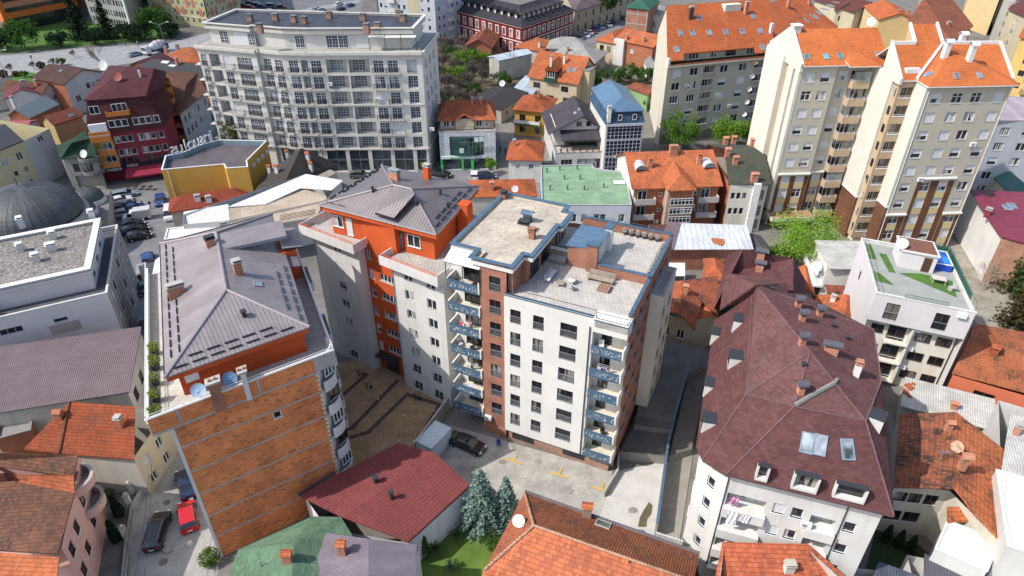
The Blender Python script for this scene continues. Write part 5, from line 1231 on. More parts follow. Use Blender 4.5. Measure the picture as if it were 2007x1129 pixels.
# T, U, V
b=B('house','coral walled house with weathered orange tile roof','house',[P2(1868,735,5),P2(2060,790,5),P2(2040,660,5),P2(1905,640,5)],5,mat('stucco',(.6,.17,.09),dirt=.1));b.win(0,2.6,2.7,2.2,1.1,'b');b.walls()
ptroof(b,[[(1866,731,5.2),(2070,785,5.2),(2070,690,7.2),(1900,663,7.2)],[(1866,731,5.2),(1900,663,7.2),(1910,634,5.8)],[(1900,663,7.2),(2070,690,7.2),(2060,660,5.6),(1910,634,5.8)]],mat('tile',(.42,.14,.06),c2=(.36,.11,.05),age=.5))
b.chim(1947,690,.8,1.2,.7,m=TILE,cap='tile',capm=TILE)
b=B('shed','low shed with grey corrugated sheet roof and piled tiles','shed',[P2(1772,790,3),P2(1955,838,3),P2(1948,788,3.),P2(1776,742,3.)],3,OLDW);b.walls()
ptroof(b,[[(1765,795,3.1),(1958,846,3.1),(1950,782,3.9),(1774,738,3.9)]],ETERN);mb=MB()
for k in range(16):
    q,_=b.on(1772+random.random()*18,752+random.random()*28);mb.cbox(q,.28,.4,.12+.1*random.random(),TILEN,random.random()*3)
o=mb.obj('tile_pile',b.root);o['kind']='stuff'
b.chim(1868,800,.6,.5,.6,m=TERRA,cap='tile')
b=B('house','white house with grey corrugated roof cut by the picture edge','house',quad(7,(1963,960),(2080,1000),(2060,815)),7,WHW);b.walls();ptroof(b,[[(1958,955,7.),(2090,1000,7.),(2080,830,8),(1980,810,8)]],ETERN);b.chim(1990,850,.5,.5,1.0)
b=B('house','tall plain white wall of a house at the lower right corner','house',quad(8.5,(1975,1070),(2100,1110),(2090,960)),8.5,WHW);b.walls();b.flat(WHW,.1,.2,WHITE)
# ===== middle ground
# yellow hall with the mirrored sign
zy=9.5
b=B('hall','yellow hall with dark ribbed roof and big letter sign on its curved parapet','hall',[P2(316,333,zy),P2(438,322,zy),P2(443,330,zy),P2(486,327,zy),P2(484,315,zy),P2(523,276,zy),P2(430,274,zy),P2(395,283,zy),P2(355,300,zy),P2(324,305,zy)],zy,YEL)
b.wm={6:WHW,7:WHW,8:WHW,9:WHW};b.win(2,1.5,5,2.2,2,'p');b.walls();b.flat(mat('seam',(.13,.11,.115),p=.35,rough=.5,stain=.15),.9,.2,WHITE,.06,.03,inner=mat('plain',(.2,.27,.3)))
for k in range(5): b.ac(4,1.2+k*2.1,7.6)
b.sbox(1,.3,1.2,.0,.3,0,6.5,CONCD);b.gutter(0,1,1,9.3,WHITE)
LET=mat('plain',(.75,.75,.73),rough=.4);mb=MB()
pts=[(343,302),(356,299),(368,296),(380,291),(392,285),(404,282),(413,279)]
txt="insuolus" # read from behind
pp=[P(u,v,zy+.1) for u,v in ((416,276),(408,278),(398,281),(388,286),(377,291),(366,295),(354,299),(342,302))]
for ch,p,q in zip(txt,pp,pp[1:]+[P(330,305,zy+.1)]):
    if ch==' ': continue
    t=(pp[-1]-pp[0]);a=atan2((q-p).y,(q-p).x);text(ch,'sign_letter',p,3.1,LET,a=a,parent=b.root,ext=.06)
BRED=mat('tile',(.33,.07,.035),c2=(.25,.05,.03),age=.35)
b=house('low house with dark red tile roof against the yellow hall',4.5,(334,414),(486,392),(500,368),mat('stucco',(.5,.4,.3)),BRED,1.6,o=.4);b.chim(388,392,.9,.7,.7,m=WHITE);b.chim(410,394,.9,.7,.7,m=WHITE)
# slate roofed house with four small chimneys
DT=mat('tile',(.085,.075,.065),c2=(.06,.052,.047),age=.3)
b=B('house','house with steep charcoal tile roof and small red capped chimneys','house',[P2(500,385,5),P2(560,392,5),P2(660,338,5),P2(600,310,5),P2(540,330,5)],5,OLDW);b.walls()
b.roof([[P(494,382,5.5),P(556,362,7.),P(590,290,10.5),P(522,340,6.)]],DT);b.roof([[P(556,362,7.),P(574,366,6),P(664,322,6),P(590,290,10.5)]],DT,name='front_roof')
for (u,v) in ((529,338),(543,338),(564,308),(604,313),(610,332)): b.chim(u,v,.6,.5,1.1,m=WHW,cap='tile',capm=TILEN)
# white metal roofs with the beige deck
zz=7.5
b=B('hall','wide hall with white sheet roof around a beige gravel deck','hall',[P2(358,440,zz),P2(450,432,zz),P2(640,392,zz),P2(668,352,zz),P2(598,341,zz),P2(360,420,zz)],zz,WHW);b.walls()
mb=MB();f=[P(356,478,6.2),P(452,452,6.2),P(447,400,7.3),P(360,415,7.3)];b.roof([f],WMET,.15)
b.roof([[P(447,405,7.5),P(498,384,7.5),P(600,341,8.2),P(672,354,8.2),P(650,372,7.9),P(590,368,7.9),P(520,400,7.4)]],WMET,.15,'white_roof')
b.roof([[P(452,452,7.0),P(620,425,7.0),P(640,385,7.3),P(590,368,7.5),P(520,402,7.2),P(449,408,7.2)]],mat('gravel',(.4,.33,.25),sc=4,lo=.8,hi=1.2),.15,'deck',edge=WHITE)
b.chim(440,452,.8,.6,1.2,m=WHW);mb=MB()
for k in range(4):
    p,q=P(548,432-k*3,7.9),P(618,418-k*2.5,7.9);mb.tube(p,q,.05,BROWN)
mb.obj('railing',b.root)
b=B('annex','small annex with white sheet roof along the street side of the grey roofed block','annex',quad(8.8,(292,588),(338,575),(332,505)),8.8,WHW);b.walls();b.roof([[P(288,590,9),P(326,585,9.4),P(330,490,9.4),P(304,510,9)]],WMET,.12)
b=B('annex','white low annex between the street and the hall','annex',quad(6.,(322,470),(400,460),(395,440)),6.,WHW);b.walls();b.flat(WMET,.1,.15,WHITE)
# AA green roof
b=B('workshop','flat green roofed building with pale blue walls and small roof vents','workshop',[P2(1062,402,7),P2(1238,402,7),P2(1226,338,7),P2(1165,330,7),P2(1160,322,7),P2(1060,325,7)],7,mat('stucco',(.52,.57,.62)))
b.grid(0,[.18,.24,.36,.42,.48,.62,.69,.9],[3.8],1.0,1.5,'p1');b.walls();b.flat(mat('pave',(.2,.31,.2),w=2.2,h=1.1,joint=.75,ms=.03,var=.2,stain=.3),.15,.15,mat('plain',(.35,.36,.36)))
L=b.L(0)
for q_ in (.28,.40,.56,.66,.8): b.ac(0,L*q_,2.7)
for u,v in ((1072,338),(1097,334),(1131,332),(1078,372),(1112,372),(1145,372),(1183,368),(1106,352),(1137,352)): b.vent(u,v,.7,.12,mat('plain',(.07,.12,.08)))
b.sky(1213,358,2.2,1.6,gl=WMET)
# AB orange and brick
zb_=8.6
b=B('apartment_house','orange roofed house with brick stair bay, white grid windows and bent dormers','apartment house',quad(zb_,(1243,368),(1410,362),(1402,300)),zb_,BRICK)
L=b.L(0);b.wm={3:WHW};b.walls()
for z in (6.,3.1):
    for s0,s1 in ((.1,L*.25),(L*.75,L-.1)):
        o=b.balc(0,s0,s1,z,1.2,.9,m=mat('stucco',(.5,.47,.43)));b.put(b.at(0,s0+.6,-.0,z+.02),b.ang(),'p',1.6,2.0,0.0)
    for x in (L*.3,L*.71): b.put(b.at(0,x,-.0,z+.9),b.ang(),'p1',.6,.6,0)
mb=MB();b.sbox(0,L*.36,L*.66,.003,2.0,-.3,zb_+.4,mat('stucco',(.42,.32,.24)),mb);b.sbox(0,L*.36+.3,L*.66-.3,2.0,2.03,zb_-1.2,zb_+.3,BRICK,mb);mb.obj('stair_bay',b.root);b.ac(0,L*.68,4.6);b.ac(0,L*.27,1.8)
for z in (1.,2.7,4.4,6.1):
    for x in (L*.40,L*.53): b.put(b.at(0,x,2.05,z),b.ang(),'t3',2.0,1.2,0)
b.hip(TILEN,3.6,.5,inn=0)
ax=b.at(0,L*.51,0,0);t=b.fr(0)[1];o=b.fr(0)[2]
def bp(s,d,z): return b.at(0,s,d,z)
b.roof([[bp(L*.34,2.4,zb_+.4),bp(L*.51,.6,zb_+2.4),bp(L*.51,-4,zb_+3.),bp(L*.34,-1.2,zb_+1)],[bp(L*.68,2.4,zb_+.4),bp(L*.51,.6,zb_+2.4),bp(L*.51,-4,zb_+3.),bp(L*.68,-1.2,zb_+1)],[bp(L*.34,2.4,zb_+.4),bp(L*.68,2.4,zb_+.4),bp(L*.51,.6,zb_+2.4)]],TILEN,.16,'bay_roof')
for (u,v) in ((1273,328),(1369,320)): b.chim(u,v,.7,.6,1.5,m=TERRA,cap='tile',capm=TILEN)
b.chim(1319,302,1.4,.8,1.3,m=TERRA,cap='slab',capm=TERRA)
for (u,v) in ((1255,330),(1388,325)):
    q,n=b.on(u,v);mb=MB();a=b.ang()
    e=V((cos(a),sin(a),0));w=V((-sin(a),cos(a),0))
    for k in range(8):
        def q2(j,y): an=pi*j/8;return q+e*cos(an)*1.0+V((0,0,sin(an)*.9))+w*y
        mb.poly([q2(k,-.9),q2(k+1,-.9),q2(k+1,1.6),q2(k,1.6)],mat('plain',(.5,.52,.55),metal=.2))
    mb.poly([q+e*cos(pi*k/8)*.9-w*.7+V((0,0,sin(pi*k/8)*.8)) for k in range(9)],mat('glaze',(.2,.25,.3)));mb.obj('dormer',b.roofo)
# AC dark green roof house
b=B('apartment_house','cream house with mossy dark green roof, brick end wall and several red chimneys','apartment house',quad(9,(1432,362),(1506,362),(1500,308)),9,CREAM)
b.wm={3:BRICK};b.grid(0,[.12,.27,.42],[6.3,3.4],.7,1.2,'g1');b.grid(0,[.82],[6,3,.4],1.6,2,'b',1.);b.walls()
GT=mat('tile',(.07,.085,.065),c2=(.05,.062,.05),age=.35,dark=(.1,.05,.03))
b.roof([[P(1428,360,9.2),P(1512,362,9.2),P(1500,300,11.2),P(1420,290,11.2)],[P(1420,290,11.2),P(1500,300,11.2),P(1494,285,10.4),P(1385,282,10.4)]],GT)
mb=MB();b.sbox(0,3.9,5.1,.003,.5,0,9.3,WHITE,mb);mb.obj('chimney_shaft',b.root)
mb=MB();mb.poly([P(1428,362,9),P(1420,291,11.),P(1385,283,10.2),P(1385,283,0),P(1428,362,0)],mat('brick',(.5,.13,.05),w=.26,h=.14));mb.obj('end_wall',b.root)
for (u,v) in ((1421,284),(1437,282),(1474,287),(1425,306),(1440,322)): b.chim(u,v,.8,.6,1.2,m=TERRA,cap='tile',capm=TERRA)
b.chim(1477,356,1.1,.7,1.3,m=TERRA,cap='tile',capm=TERRA)
# AD shed
b=B('warehouse','brick shed with pale sheet metal roof and a rust stain','warehouse',quad(4.,(1287,487),(1474,487),(1455,440)),4.,mat('brick',(.3,.08,.05),mortar=(.45,.35,.3),w=.26,h=.12));L=b.L(0);b.walls()
for k in range(6): b.sbox(0,L*k/5.-.12 if 0<k<5 else (0 if k==0 else L-.25),L*k/5.+.12 if 0<k<5 else (.25 if k==0 else L),.002,.08,-.2,3.9,CONC)
RUST=mat('seam',(.46,.49,.52),p=.9,w=.06,stain=.25,rough=.5)
b.roof([[P(1284,489,4.2),P(1322,489,4.2),P(1336,437,5.2),P(1310,433,5.2)]],PURP,.12);b.roof([[P(1322,489,4.2),P(1477,488,4.2),P(1464,441,5.2),P(1336,437,5.2)]],RUST,.12,'sheet_roof')
mb=MB();q,n=b.on(1407,470)
rn=random.Random(3);mb.poly([q+n*.012+V((cos(2*pi*k/18)*(.9+.35*rn.random()),sin(2*pi*k/18)*(1.2+.5*rn.random()),0))-n*(V((cos(2*pi*k/18),sin(2*pi*k/18),0)).dot(n)) for k in range(18)],mat('grnd',(.35,.1,.03),(.3,.14,.08)));mb.obj('rust_stain',b.roofo)
b=house('lean-to with dark sheet roof beside the pale metal roofed shed',3,(1476,490),(1510,488),(1500,462),OLDW,mat('plain',(.06,.055,.065),var=.2),.5,inn=0,o=.2,cat='shed',name='shed')
# tarps
TARP=mat('plain',(.68,.68,.68),var=.08,rough=.7)
mb=MB();rn=random.Random(5)
qs=[[P(1285+i*11.5,515+j*6.5,2.6+.25*rn.random()) for i in range(6)] for j in range(5)]
for j in range(4):
    for i in range(5): mb.poly([qs[j+1][i],qs[j+1][i+1],qs[j][i+1],qs[j][i]],TARP)
for i,j in ((0,0),(5,0),(0,4),(5,4)): mb.tube(qs[j][i]-V((0,0,2.7)),qs[j][i],.05,GREYM)
t=mb.obj('tarpaulin',loc=P(1315,530,0));tag(t,'crumpled white tarpaulin shelter below the brick shed','tarpaulin');t.data.shade_smooth()
# AF tile houses by the lane
b=B('house','ochre house with brown tile roofs and small twin chimneys near the lane','house',[P2(1290,612,5),P2(1355,628,5),P2(1406,620,5),P2(1405,545,5),P2(1300,552,5)],5,BEIG);b.grid(0,[.3,.75],[1.6],1.,1.4,'p');b.walls()
ptroof(b,[[(1285,610,5.2),(1330,613,6.3),(1340,550,6.8),(1290,556,6.)]],TILE);ptroof(b,[[(1330,613,6.3),(1362,647,4.9),(1376,590,5.6),(1340,550,6.8)],[(1340,550,6.8),(1376,590,5.6),(1404,620,4.8),(1408,540,6.3)]],TILED,name='side_roof')
b.chim(1343,575,.6,.5,1.1,m=TERRA,cap='tile');b.chim(1326,605,.6,.5,1.1,m=TERRA,cap='tile')
b=house('small ochre house with bright orange tile cap',4,(1364,622),(1402,630),(1408,598),BEIG,TILEN,1.2,o=.4,wins={0:([.6],[1.2],1.,1.2,'b')})
b=house('old brick shed with broken tile roof near the shrubs',3.2,(1386,545),(1420,548),(1422,512),BRICK,TILE,1.2,o=.3,cat='shed',name='shed')
# right of the mansard block
b=B('house','white balcony house with grey corrugated roof beside the pool block','house',quad(7.2,(1622,522),(1680,527),(1688,478)),7.2,WHW);b.grid(3,[1.5,3.2,5,6.6],[4.6],.9,1.3,'p1');b.walls()
ptroof(b,[[(1626,526,7.3),(1684,528,7.3),(1695,473,7.9),(1597,470,7.9)]],ETERN);b.balc(3,.5,8,4.,1.3,m=None,rail=WHITE,slab=WHW)
b.dish(b.at(3,6,1,5.2),.8,-2.3,.6)
b=B('house','house with a hipped weathered tile roof against the pool block','house',[P2(1597,602,4.5),P2(1682,634,4.5),P2(1668,578,4.5),P2(1602,580,4.5)],4.5,OLDW);b.walls();ptroof(b,[[(1594,604,4.6),(1655,625,5.6),(1662,577,6.4),(1600,578,5.6)],[(1655,625,5.6),(1684,640,4.6),(1680,590,5.2),(1662,577,6.4)]],TILE);b.chim(1632,590,.6,.5,.7,m=CREAM)
b=house('low shed with orange tiles tucked behind the white balcony house',3.4,(1626,580),(1672,582),(1668,560),OLDW,TILED,.9,inn=0,o=.3,cat='shed',name='shed')
b=house('narrow orange tiled lean-to beside the maroon roof',3.6,(1572,575),(1594,578),(1592,532),OLDW,TILEN,.9,inn=0,o=.3,cat='shed',name='shed')
# crimson roof
CRIM=mat('seam',(.19,.03,.05),p=.3,rough=.4,stain=.1)
b=B('warehouse','white sided building with crimson metal roof and brick front','warehouse',[P2(1964,464,8),P2(2090,502,8),P2(2080,390,8),P2(1902,375,8)],8,mat('brick',(.3,.1,.04)))
b.wm={3:WHW};b.walls();ptroof(b,[[(1960,462,8.2),(2090,500,8.2),(2080,380,9.5),(1900,371,9.5)]],CRIM)
b.chim(1935,420,.8,.6,.8,m=mat('plain',(.2,.03,.04)));b.chim(1937,383,.9,.7,1.2,m=DKM,cap=None);b.sky(1974,407,1.2,1.6);b.sky(1983,404,1.2,1.6)
# white grey apartments at right
b=B('apartment_building','pale grey apartment building with mauve roof behind the beige towers','apartment building',quad(15,(1955,237),(2080,240),(2060,190)),15,mat('stucco',(.5,.51,.53)))
b.grid(0,[2.,6.,10],[12.3,9.4,6.5,3.6,.8],1.7,1.5,['p','h','p']);b.walls();b.roof([[P(1950,236,15.2),P(2100,236,15.2),P(2060,190,16.6),P(1969,190,16.6)]],mat('seam',(.36,.3,.33),p=.3),.2)
b=house('low teal roofed kiosk behind the pale apartments',4,(1985,378),(2030,380),(2030,345),OLDW,mat('plain',(.04,.12,.12)),1.5,o=.3)
# ===== rear centre
b=B('shop_building','pharmacy building with green glass front, grey patched cladding and orange hipped roof','shop building',quad(8.3,(860,259),(971,257),(979,205)),8.3,mat('plain',(.5,.52,.54),var=.35));L=b.L(0);b.win(0,L*.18,3.2,L*.62,4.1,'o',.3);b.win(0,.3,.1,L*.55,2.4,'o',.5);b.win(0,L*.6,.1,L*.35,2.4,'o',.5);b.walls()
GG=mat('glaze',(.01,.06,.05),rough=.08);mb=MB();n=9
for k in range(n):
    for j in range(4):
        f=lambda x:-.25+.9*sin(pi*x/n)
        a=b.at(0,L*(.185+.61*k/n),f(k),3.25+j*1.0);c=b.at(0,L*(.185+.61*(k+1)/n)-.05,f(k+1),3.25+j*1.);mb.poly([a,c,c+V((0,0,.95)),a+V((0,0,.95))],GG)
mb.obj('curtain_wall',b.root)
for (x,z) in ((.35,4.),(.62,6.3),(.71,6.4)):
    mb=MB();b.sbox(0,L*x,L*x+.9,.6,.68,z,z+1.,mat('plain',(.5,.6,.58)),mb);mb.obj('window',b.root)
GRN=mat('plain',(.06,.5,.12));mb=MB();b.sbox(0,.05,L*.62,.02,.35,2.6,3.15,mat('plain',(.6,.68,.62)),mb);mb.obj('sign_board',b.root)
mb=MB();b.sbox(0,.05,.5,.02,.3,0,2.6,GRN,mb);b.sbox(0,L*.38,L*.38+.4,.02,.3,0,2.6,GRN,mb);b.sbox(0,L*.55,L*.6,.02,.3,0,2.6,GRN,mb);mb.split('sign_post',b.root)
text('BARNATORE',"sign_lettering",b.at(0,L*.31,.38,2.68),.5,GRN,a=b.ang(),parent=b.root);mb=MB();b.sbox(0,.4,L-.3,-.45,-.4,.1,2.5,SHOP,mb);mb.obj('shop_window',b.root)
zt=8.3
b.flat(CONC,.15,.2,CONC);mb=MB()
at=lambda s,d,z:b.at(0,s,d,z)
b.sbox(0,.3,L-.3,-9,-1.8,zt,zt+2.,BEIG,mb);b.sbox(0,L*.3,L*.62,-1.8,-1.2,zt,zt+2.2,BEIG,mb);mb.obj('attic_wall',b.root)
for x in (.08,.22,.66,.78): b.put(at(L*x,-1.77,zt+.4),b.ang(),'p',1.2,1.3,0)
b.rail(0,.2,L-.2,zt+.1,-.2,h=.8,step=.5)
b.roof([[at(-.3,-1.0,zt+2),at(L*.3,-1.,zt+2),at(L*.46,-3,zt+3.4),at(L*.62,-1.,zt+2),at(L+.3,-1.,zt+2),at(L-1.5,-6,zt+4.5),at(1.5,-6,zt+4.5)],[at(L+.3,-1.,zt+2),at(L+.3,-11,zt+2),at(L-1.5,-6,zt+4.5)],[at(-.3,-11,zt+2),at(-.3,-1,zt+2),at(1.5,-6,zt+4.5)],[at(-.3,-11,zt+2),at(L+.3,-11,zt+2),at(L-1.5,-6,zt+4.5),at(1.5,-6,zt+4.5)]],TILE,.15)
b.roof([[at(L*.3,-.7,zt+2.1),at(L*.46,-.9,zt+3.2),at(L*.46,-4,zt+3.6),at(L*.3,-2,zt+2.3)],[at(L*.62,-.7,zt+2.1),at(L*.46,-.9,zt+3.2),at(L*.46,-4,zt+3.6),at(L*.62,-2,zt+2.3)]],TILE,.12,'dormer_roof')
b.chim(926,203,.5,.5,1.0);b.chim(943,203,.5,.5,1.0)
TILEM=mat('tile',(.44,.115,.04),c2=(.36,.09,.035),age=.4)
house('low building with old orange tile roof behind the gravel roof',5.5,(922,385),(1050,383),(1045,352),OLDW,TILEM,1.6,o=.3,chims=((964,372,{'m':TERRA,'cap':'tile','x':.6}),)).dish(P(1009,377,7),.6,-1.5,.6)
house('small white house with pyramid orange roof at the street fork',5,(997,311),(1060,313),(1064,280),WHW,TILEM,1.9,o=.5,wins={0:([.3,.7],[2.9],.9,1.1,'p'),1:([.5],[3.],.9,1.1,'p')},chims=((1008,288,{'m':TERRA,'x':.6}),))
b=house('yellow house with hipped orange roof and green planted balcony',6.2,(1009,213),(1070,219),(1089,194),YEL,TILEM,2.,o=.6,wins={0:([.25,.75],[3.5,.8],1.4,1.5,'b'),1:([.5],[3.5],1.2,1.3,'p')},chims=((1055,190,{'m':TERRA,'x':.5}),))
o=b.balc(0,.1,6,3.1,1.2,.9,m=WHITE);mb=MB();b.sbox(0,.2,5.9,1.2,1.4,3.0,3.3,mat('leaf',(.05,.16,.03)),mb);mb.obj('planter',b.root)
b=B('house','house with large charcoal roof, canopy and flower pot terrace','house',quad(4,(1088,300),(1181,297),(1190,225)),4,WHW);L=b.L(0);b.grid(0,[.25,.6,.85],[.3],L*.24,2.2,mat and 'g3');b.walls();b.flat(CONC,.3,.2,CONC)
mb=MB();b.sbox(0,.4,L-.4,-12,-4,4,8.,WHW,mb);mb.obj('upper_wall',b.root);at=lambda s,d,z:b.at(0,s,d,z)
DRK=mat('shingle',(.07,.062,.072),wf=.1)
b.roof([[at(-1.2,-2.2,7.2),at(L*.62,-3.2,10.5),at(L*.62,-16,10.5),at(-1.2,-15,7.2)],[at(L+.8,-2.5,7.6),at(L*.62,-3.2,10.5),at(L*.62,-16,10.5),at(L+.8,-15,7.6)]],DRK,.2)
mb=MB();mb.poly([at(.4,-3.98,7.3),at(L-.4,-3.98,7.5),at(L*.62,-3.98,10.)],WHW);mb.obj('gable_wall',b.root);b.put(at(L*.5,-3.95,8.),b.ang(),'b',1,1,0);b.put(at(L*.7,-3.95,8.),b.ang(),'b',1,1,0)
b.roof([[at(L*.15,-1.2,6.1),at(L+.1,-1.2,6.1),at(L+.1,-4.2,7.4),at(L*.15,-4.2,7.4)]],DRK,.15,'canopy')
mb=MB();b.sbox(0,L*.25,L-.6,-3.97,-3.9,4.,6.2,GLASSD,mb);mb.obj('glazing',b.root)
b.chim(1160,195,.5,.5,1.2);b.chim(1172,198,.5,.5,1.5);b.sky(1135,215,1.2,.6);b.sky(1127,222,1.2,.6)
BHB=b
for k in range(7):
    p=at(1.2+k*(L-2)/6,-.12,4.07);mb=MB();mb.lathe(p,[(.02,0),(.16,0),(.22,.35),(.02,.35)],POT,8);t=mb.obj('flower_pot',loc=p);tag(t,'terracotta flower pot with a red bloom in the row on the terrace parapet','flower pot','flower pots on the charcoal house terrace')
    m2=MB();m2.lathe(p+V((0,0,.35)),[(.05,0),(.24,.15),(.2,.35),(.02,.45)],mat('leaf',(.05,.14,.03) if k%2 else (.3,.03,.02)),6);m2.obj('plant',t)
# AL blue building
zb=10.5
BLR=mat('seam',(.085,.16,.25),p=.45,rough=.4,var=.12,stain=.1)
b=B('office_building','blue metal roofed office building with gridded glass front','office building',quad(zb,(1188,243),(1262,240),(1268,190)),zb,WHW);L=b.L(0);b.walls()
mb=MB()
for z0,z1,n in ((.3,3.4,3),(3.8,6.9,4),(7.3,10.2,4)):
    b.sbox(0,.3,L-.3,.02,.06,z0,z1,mat('glaze',(.012,.018,.06),rough=.06),mb)
    for k in range(10): b.sbox(0,.3+(L-.6)*k/9-.05,.3+(L-.6)*k/9+.05,.06,.12,z0,z1,GREYM if 0 else mat('plain',(.45,.47,.5)),mb)
    for k in range(n+1): b.sbox(0,.3,L-.3,.06,.1,z0+(z1-z0)*k/n-.04,z0+(z1-z0)*k/n+.04,mat('plain',(.45,.47,.5)),mb)
mb.obj('curtain_wall',b.root);b.ac(0,L*.3,3.3);b.ac(0,L*.6,3.3);b.ac(0,L*.35,.4)
Q=[V((*p,zb)) for p in inset(b.p,-.2)];M=[V((*p,zb+2.4)) for p in inset(b.p,.5)];r0=(M[0]+M[1])/2+V((0,0,1.8));nn=(M[3]-M[0]).normalized();r0+=nn*3;r1=(M[2]+M[3])/2+V((0,0,1.8))
M2=[V((*p,zb+2.4)) for p in inset(b.p,.0)]
b.roof([[Q[0],Q[1],M[1],M[0]],[Q[1],Q[2],M[2],M[1]],[Q[2],Q[3],M[3],M[2]],[Q[3],Q[0],M[0],M[3]]],mat('shingle',(.045,.09,.16),w=.5,h=.4),.15,'mansard')
b.roof([[M2[0],M2[1],r0],[M2[1],M2[2],r1,r0],[M2[2],M2[3],r1],[M2[3],M2[0],r0,r1]],BLR,.12)
b.put(b.at(0,L*.3,.1,zb+.7),b.ang(),'p1',.8,1.1,0);b.put(b.at(0,L*.68,.1,zb+.7),b.ang(),'p1',.8,1.1,0)
mb=MB();b.sbox(0,-.1,L+.1,.003,.35,zb-.5,zb,mat('plain',(.45,.47,.5)),mb);mb.obj('cornice',b.root);b.chim(1193,235,.7,.7,2.5,m=CREAM)
# AM big orange house
b=B('house','cream house with steep orange roof, dark gabled dormer and tall side wall','house',quad(6.,(1038,150),(1131,164),(1152,135)),6.,BEIG);b.grid(0,[.16,.75],[3.4],2.,1.4,'b');b.grid(0,[.2,.45,.8],[.5],2.,1.5,'b');b.hip(TILEN,5,.5,inn=0);b.walls()
L=b.L(0);mb=MB();b.sbox(0,L*.36,L*.56,-3,.3,6.2,8.6,mat('plain',(.05,.06,.06)),mb);b.sbox(0,L*.34,L*.58,.2,.9,5.6,6.6,mat('plain',(.02,.06,.04)),mb);mb.obj('dormer',b.roofo);at=lambda s,d,z:b.at(0,s,d,z)
b.roof([[at(L*.33,.7,8.4),at(L*.46,.7,10.4),at(L*.46,-5,10.8),at(L*.33,-3.2,8.6)],[at(L*.59,.7,8.4),at(L*.46,.7,10.4),at(L*.46,-5,10.8),at(L*.59,-3.2,8.6)],[at(L*.33,.65,8.4),at(L*.59,.65,8.4),at(L*.46,.65,10.4)]],TILEN,.12,'dormer_roof')
b.put(at(L*.39,.32,6.7),b.ang(),'p3',2.,1.6,0)
for x in (1115,1126): b.sky(x,137,.9,1.3)
b.chim(1080,127,.5,.5,2.,m=CREAM);b.chim(1106,124,.5,.5,2.,m=CREAM)
mb=MB();b.sbox(1,3,7,.003,2.,-.3,8.5,BEIG,mb);b.sbox(1,2.9,7.1,.003,2.2,8.5,8.7,CONCD,mb);mb.obj('stair_bay',b.root)
house('long low building with black felt roof by the thicket',3.6,(914,202),(982,214),(1010,178),OLDW,mat('plain',(.035,.032,.03),var=.3,rough=.8),.8,inn=0,o=.4,wins={1:([3,6,9],[1.4],1,1,'b')}).dish(P(984,170,4.6),.8,-1.8,.5)
house('ramshackle shed with pale blue sheet roof patched with boards',3,(1000,182),(1040,186),(1038,150),OLDW,mat('corr',(.4,.47,.5),stain=.5),.7,inn=0,o=.4,cat='shed',name='shed')
b=house('brick cottage with faded rust tile roof by the bare trees',5,(914,90),(962,92),(975,70),BRICK,TILED,2.2,inn=0,o=.6,wins={0:([.3],[2.6],1.2,1.2,'b')},chims=((932,80,{'m':TERRA,'x':.5}),))
b=house('white flat house with pale blue metal roof behind the bare tree',6,(978,118),(1042,104),(1047,92),OLDW,mat('seam',(.5,.56,.62),p=.6,stain=.2),.6,inn=0,o=.3,wins={1:([.3,.7],[3.4,.6],1.8,1.6,'b')})
house('house with bright orange roof between the red hall and the grey roofs',4,(1010,92),(1062,100),(1068,80),OLDW,TILEN,2,o=.4,chims=((1057,92,{'m':CREAM,'x':.5}),))
GRS=mat('corr',(.3,.29,.27),p=.3,stain=.5)
house('wide house with weathered grey hipped roof and flue stacks',4.4,(1078,112),(1165,122),(1200,104),OLDW,GRS,2.8,o=.6,chims=((1113,100,{'m':TERRA,'x':.5,'h':1.}),(1110,112,{'m':TERRA,'x':.5})),wins={1:([.4],[1.5],1.,1.2,'b')})
house('second grey roofed house with pale hip lines further back',4.4,(1075,94),(1150,95),(1160,82),OLDW,GRS,2.4,o=.6)
house('tiny grey roofed cottage against the long beige building',3.4,(1273,138),(1296,138),(1296,120),WHW,mat('corr',(.2,.2,.2)),1.4,inn=0,o=.3,wins={0:([.6],[1.2],.9,1.2,'p')})
b=house('brick and white house with red orange roof behind the garden trees',7,(1208,77),(1280,92),(1285,72),BRICK,TILEN,2.2,inn=0,o=.4,wins={0:([.45],[4.],1.4,1.3,'p'),},chims=((1228,78,{'m':TERRA,'x':.6}),(1262,82,{'m':TERRA,'x':.5})))
b.sbox(0,-.1,3.4,.003,1.,-.3,7.4,WHW,(m:=MB()));m.obj('stair_tower',b.root)
b=house('house with orange roof and small gable by the parked cars',6,(1170,78),(1205,85),(1220,62),BEIG,TILEN,2.4,o=.5,wins={0:([.3,.7],[3.],1.4,1.8,'d')})
house('green lean-to with red tile verge beside the blue roof',4.5,(1270,185),(1296,178),(1294,155),mat('stucco',(.22,.34,.16)),TILED,.8,inn=0,o=.3,cat='shed',name='shed')
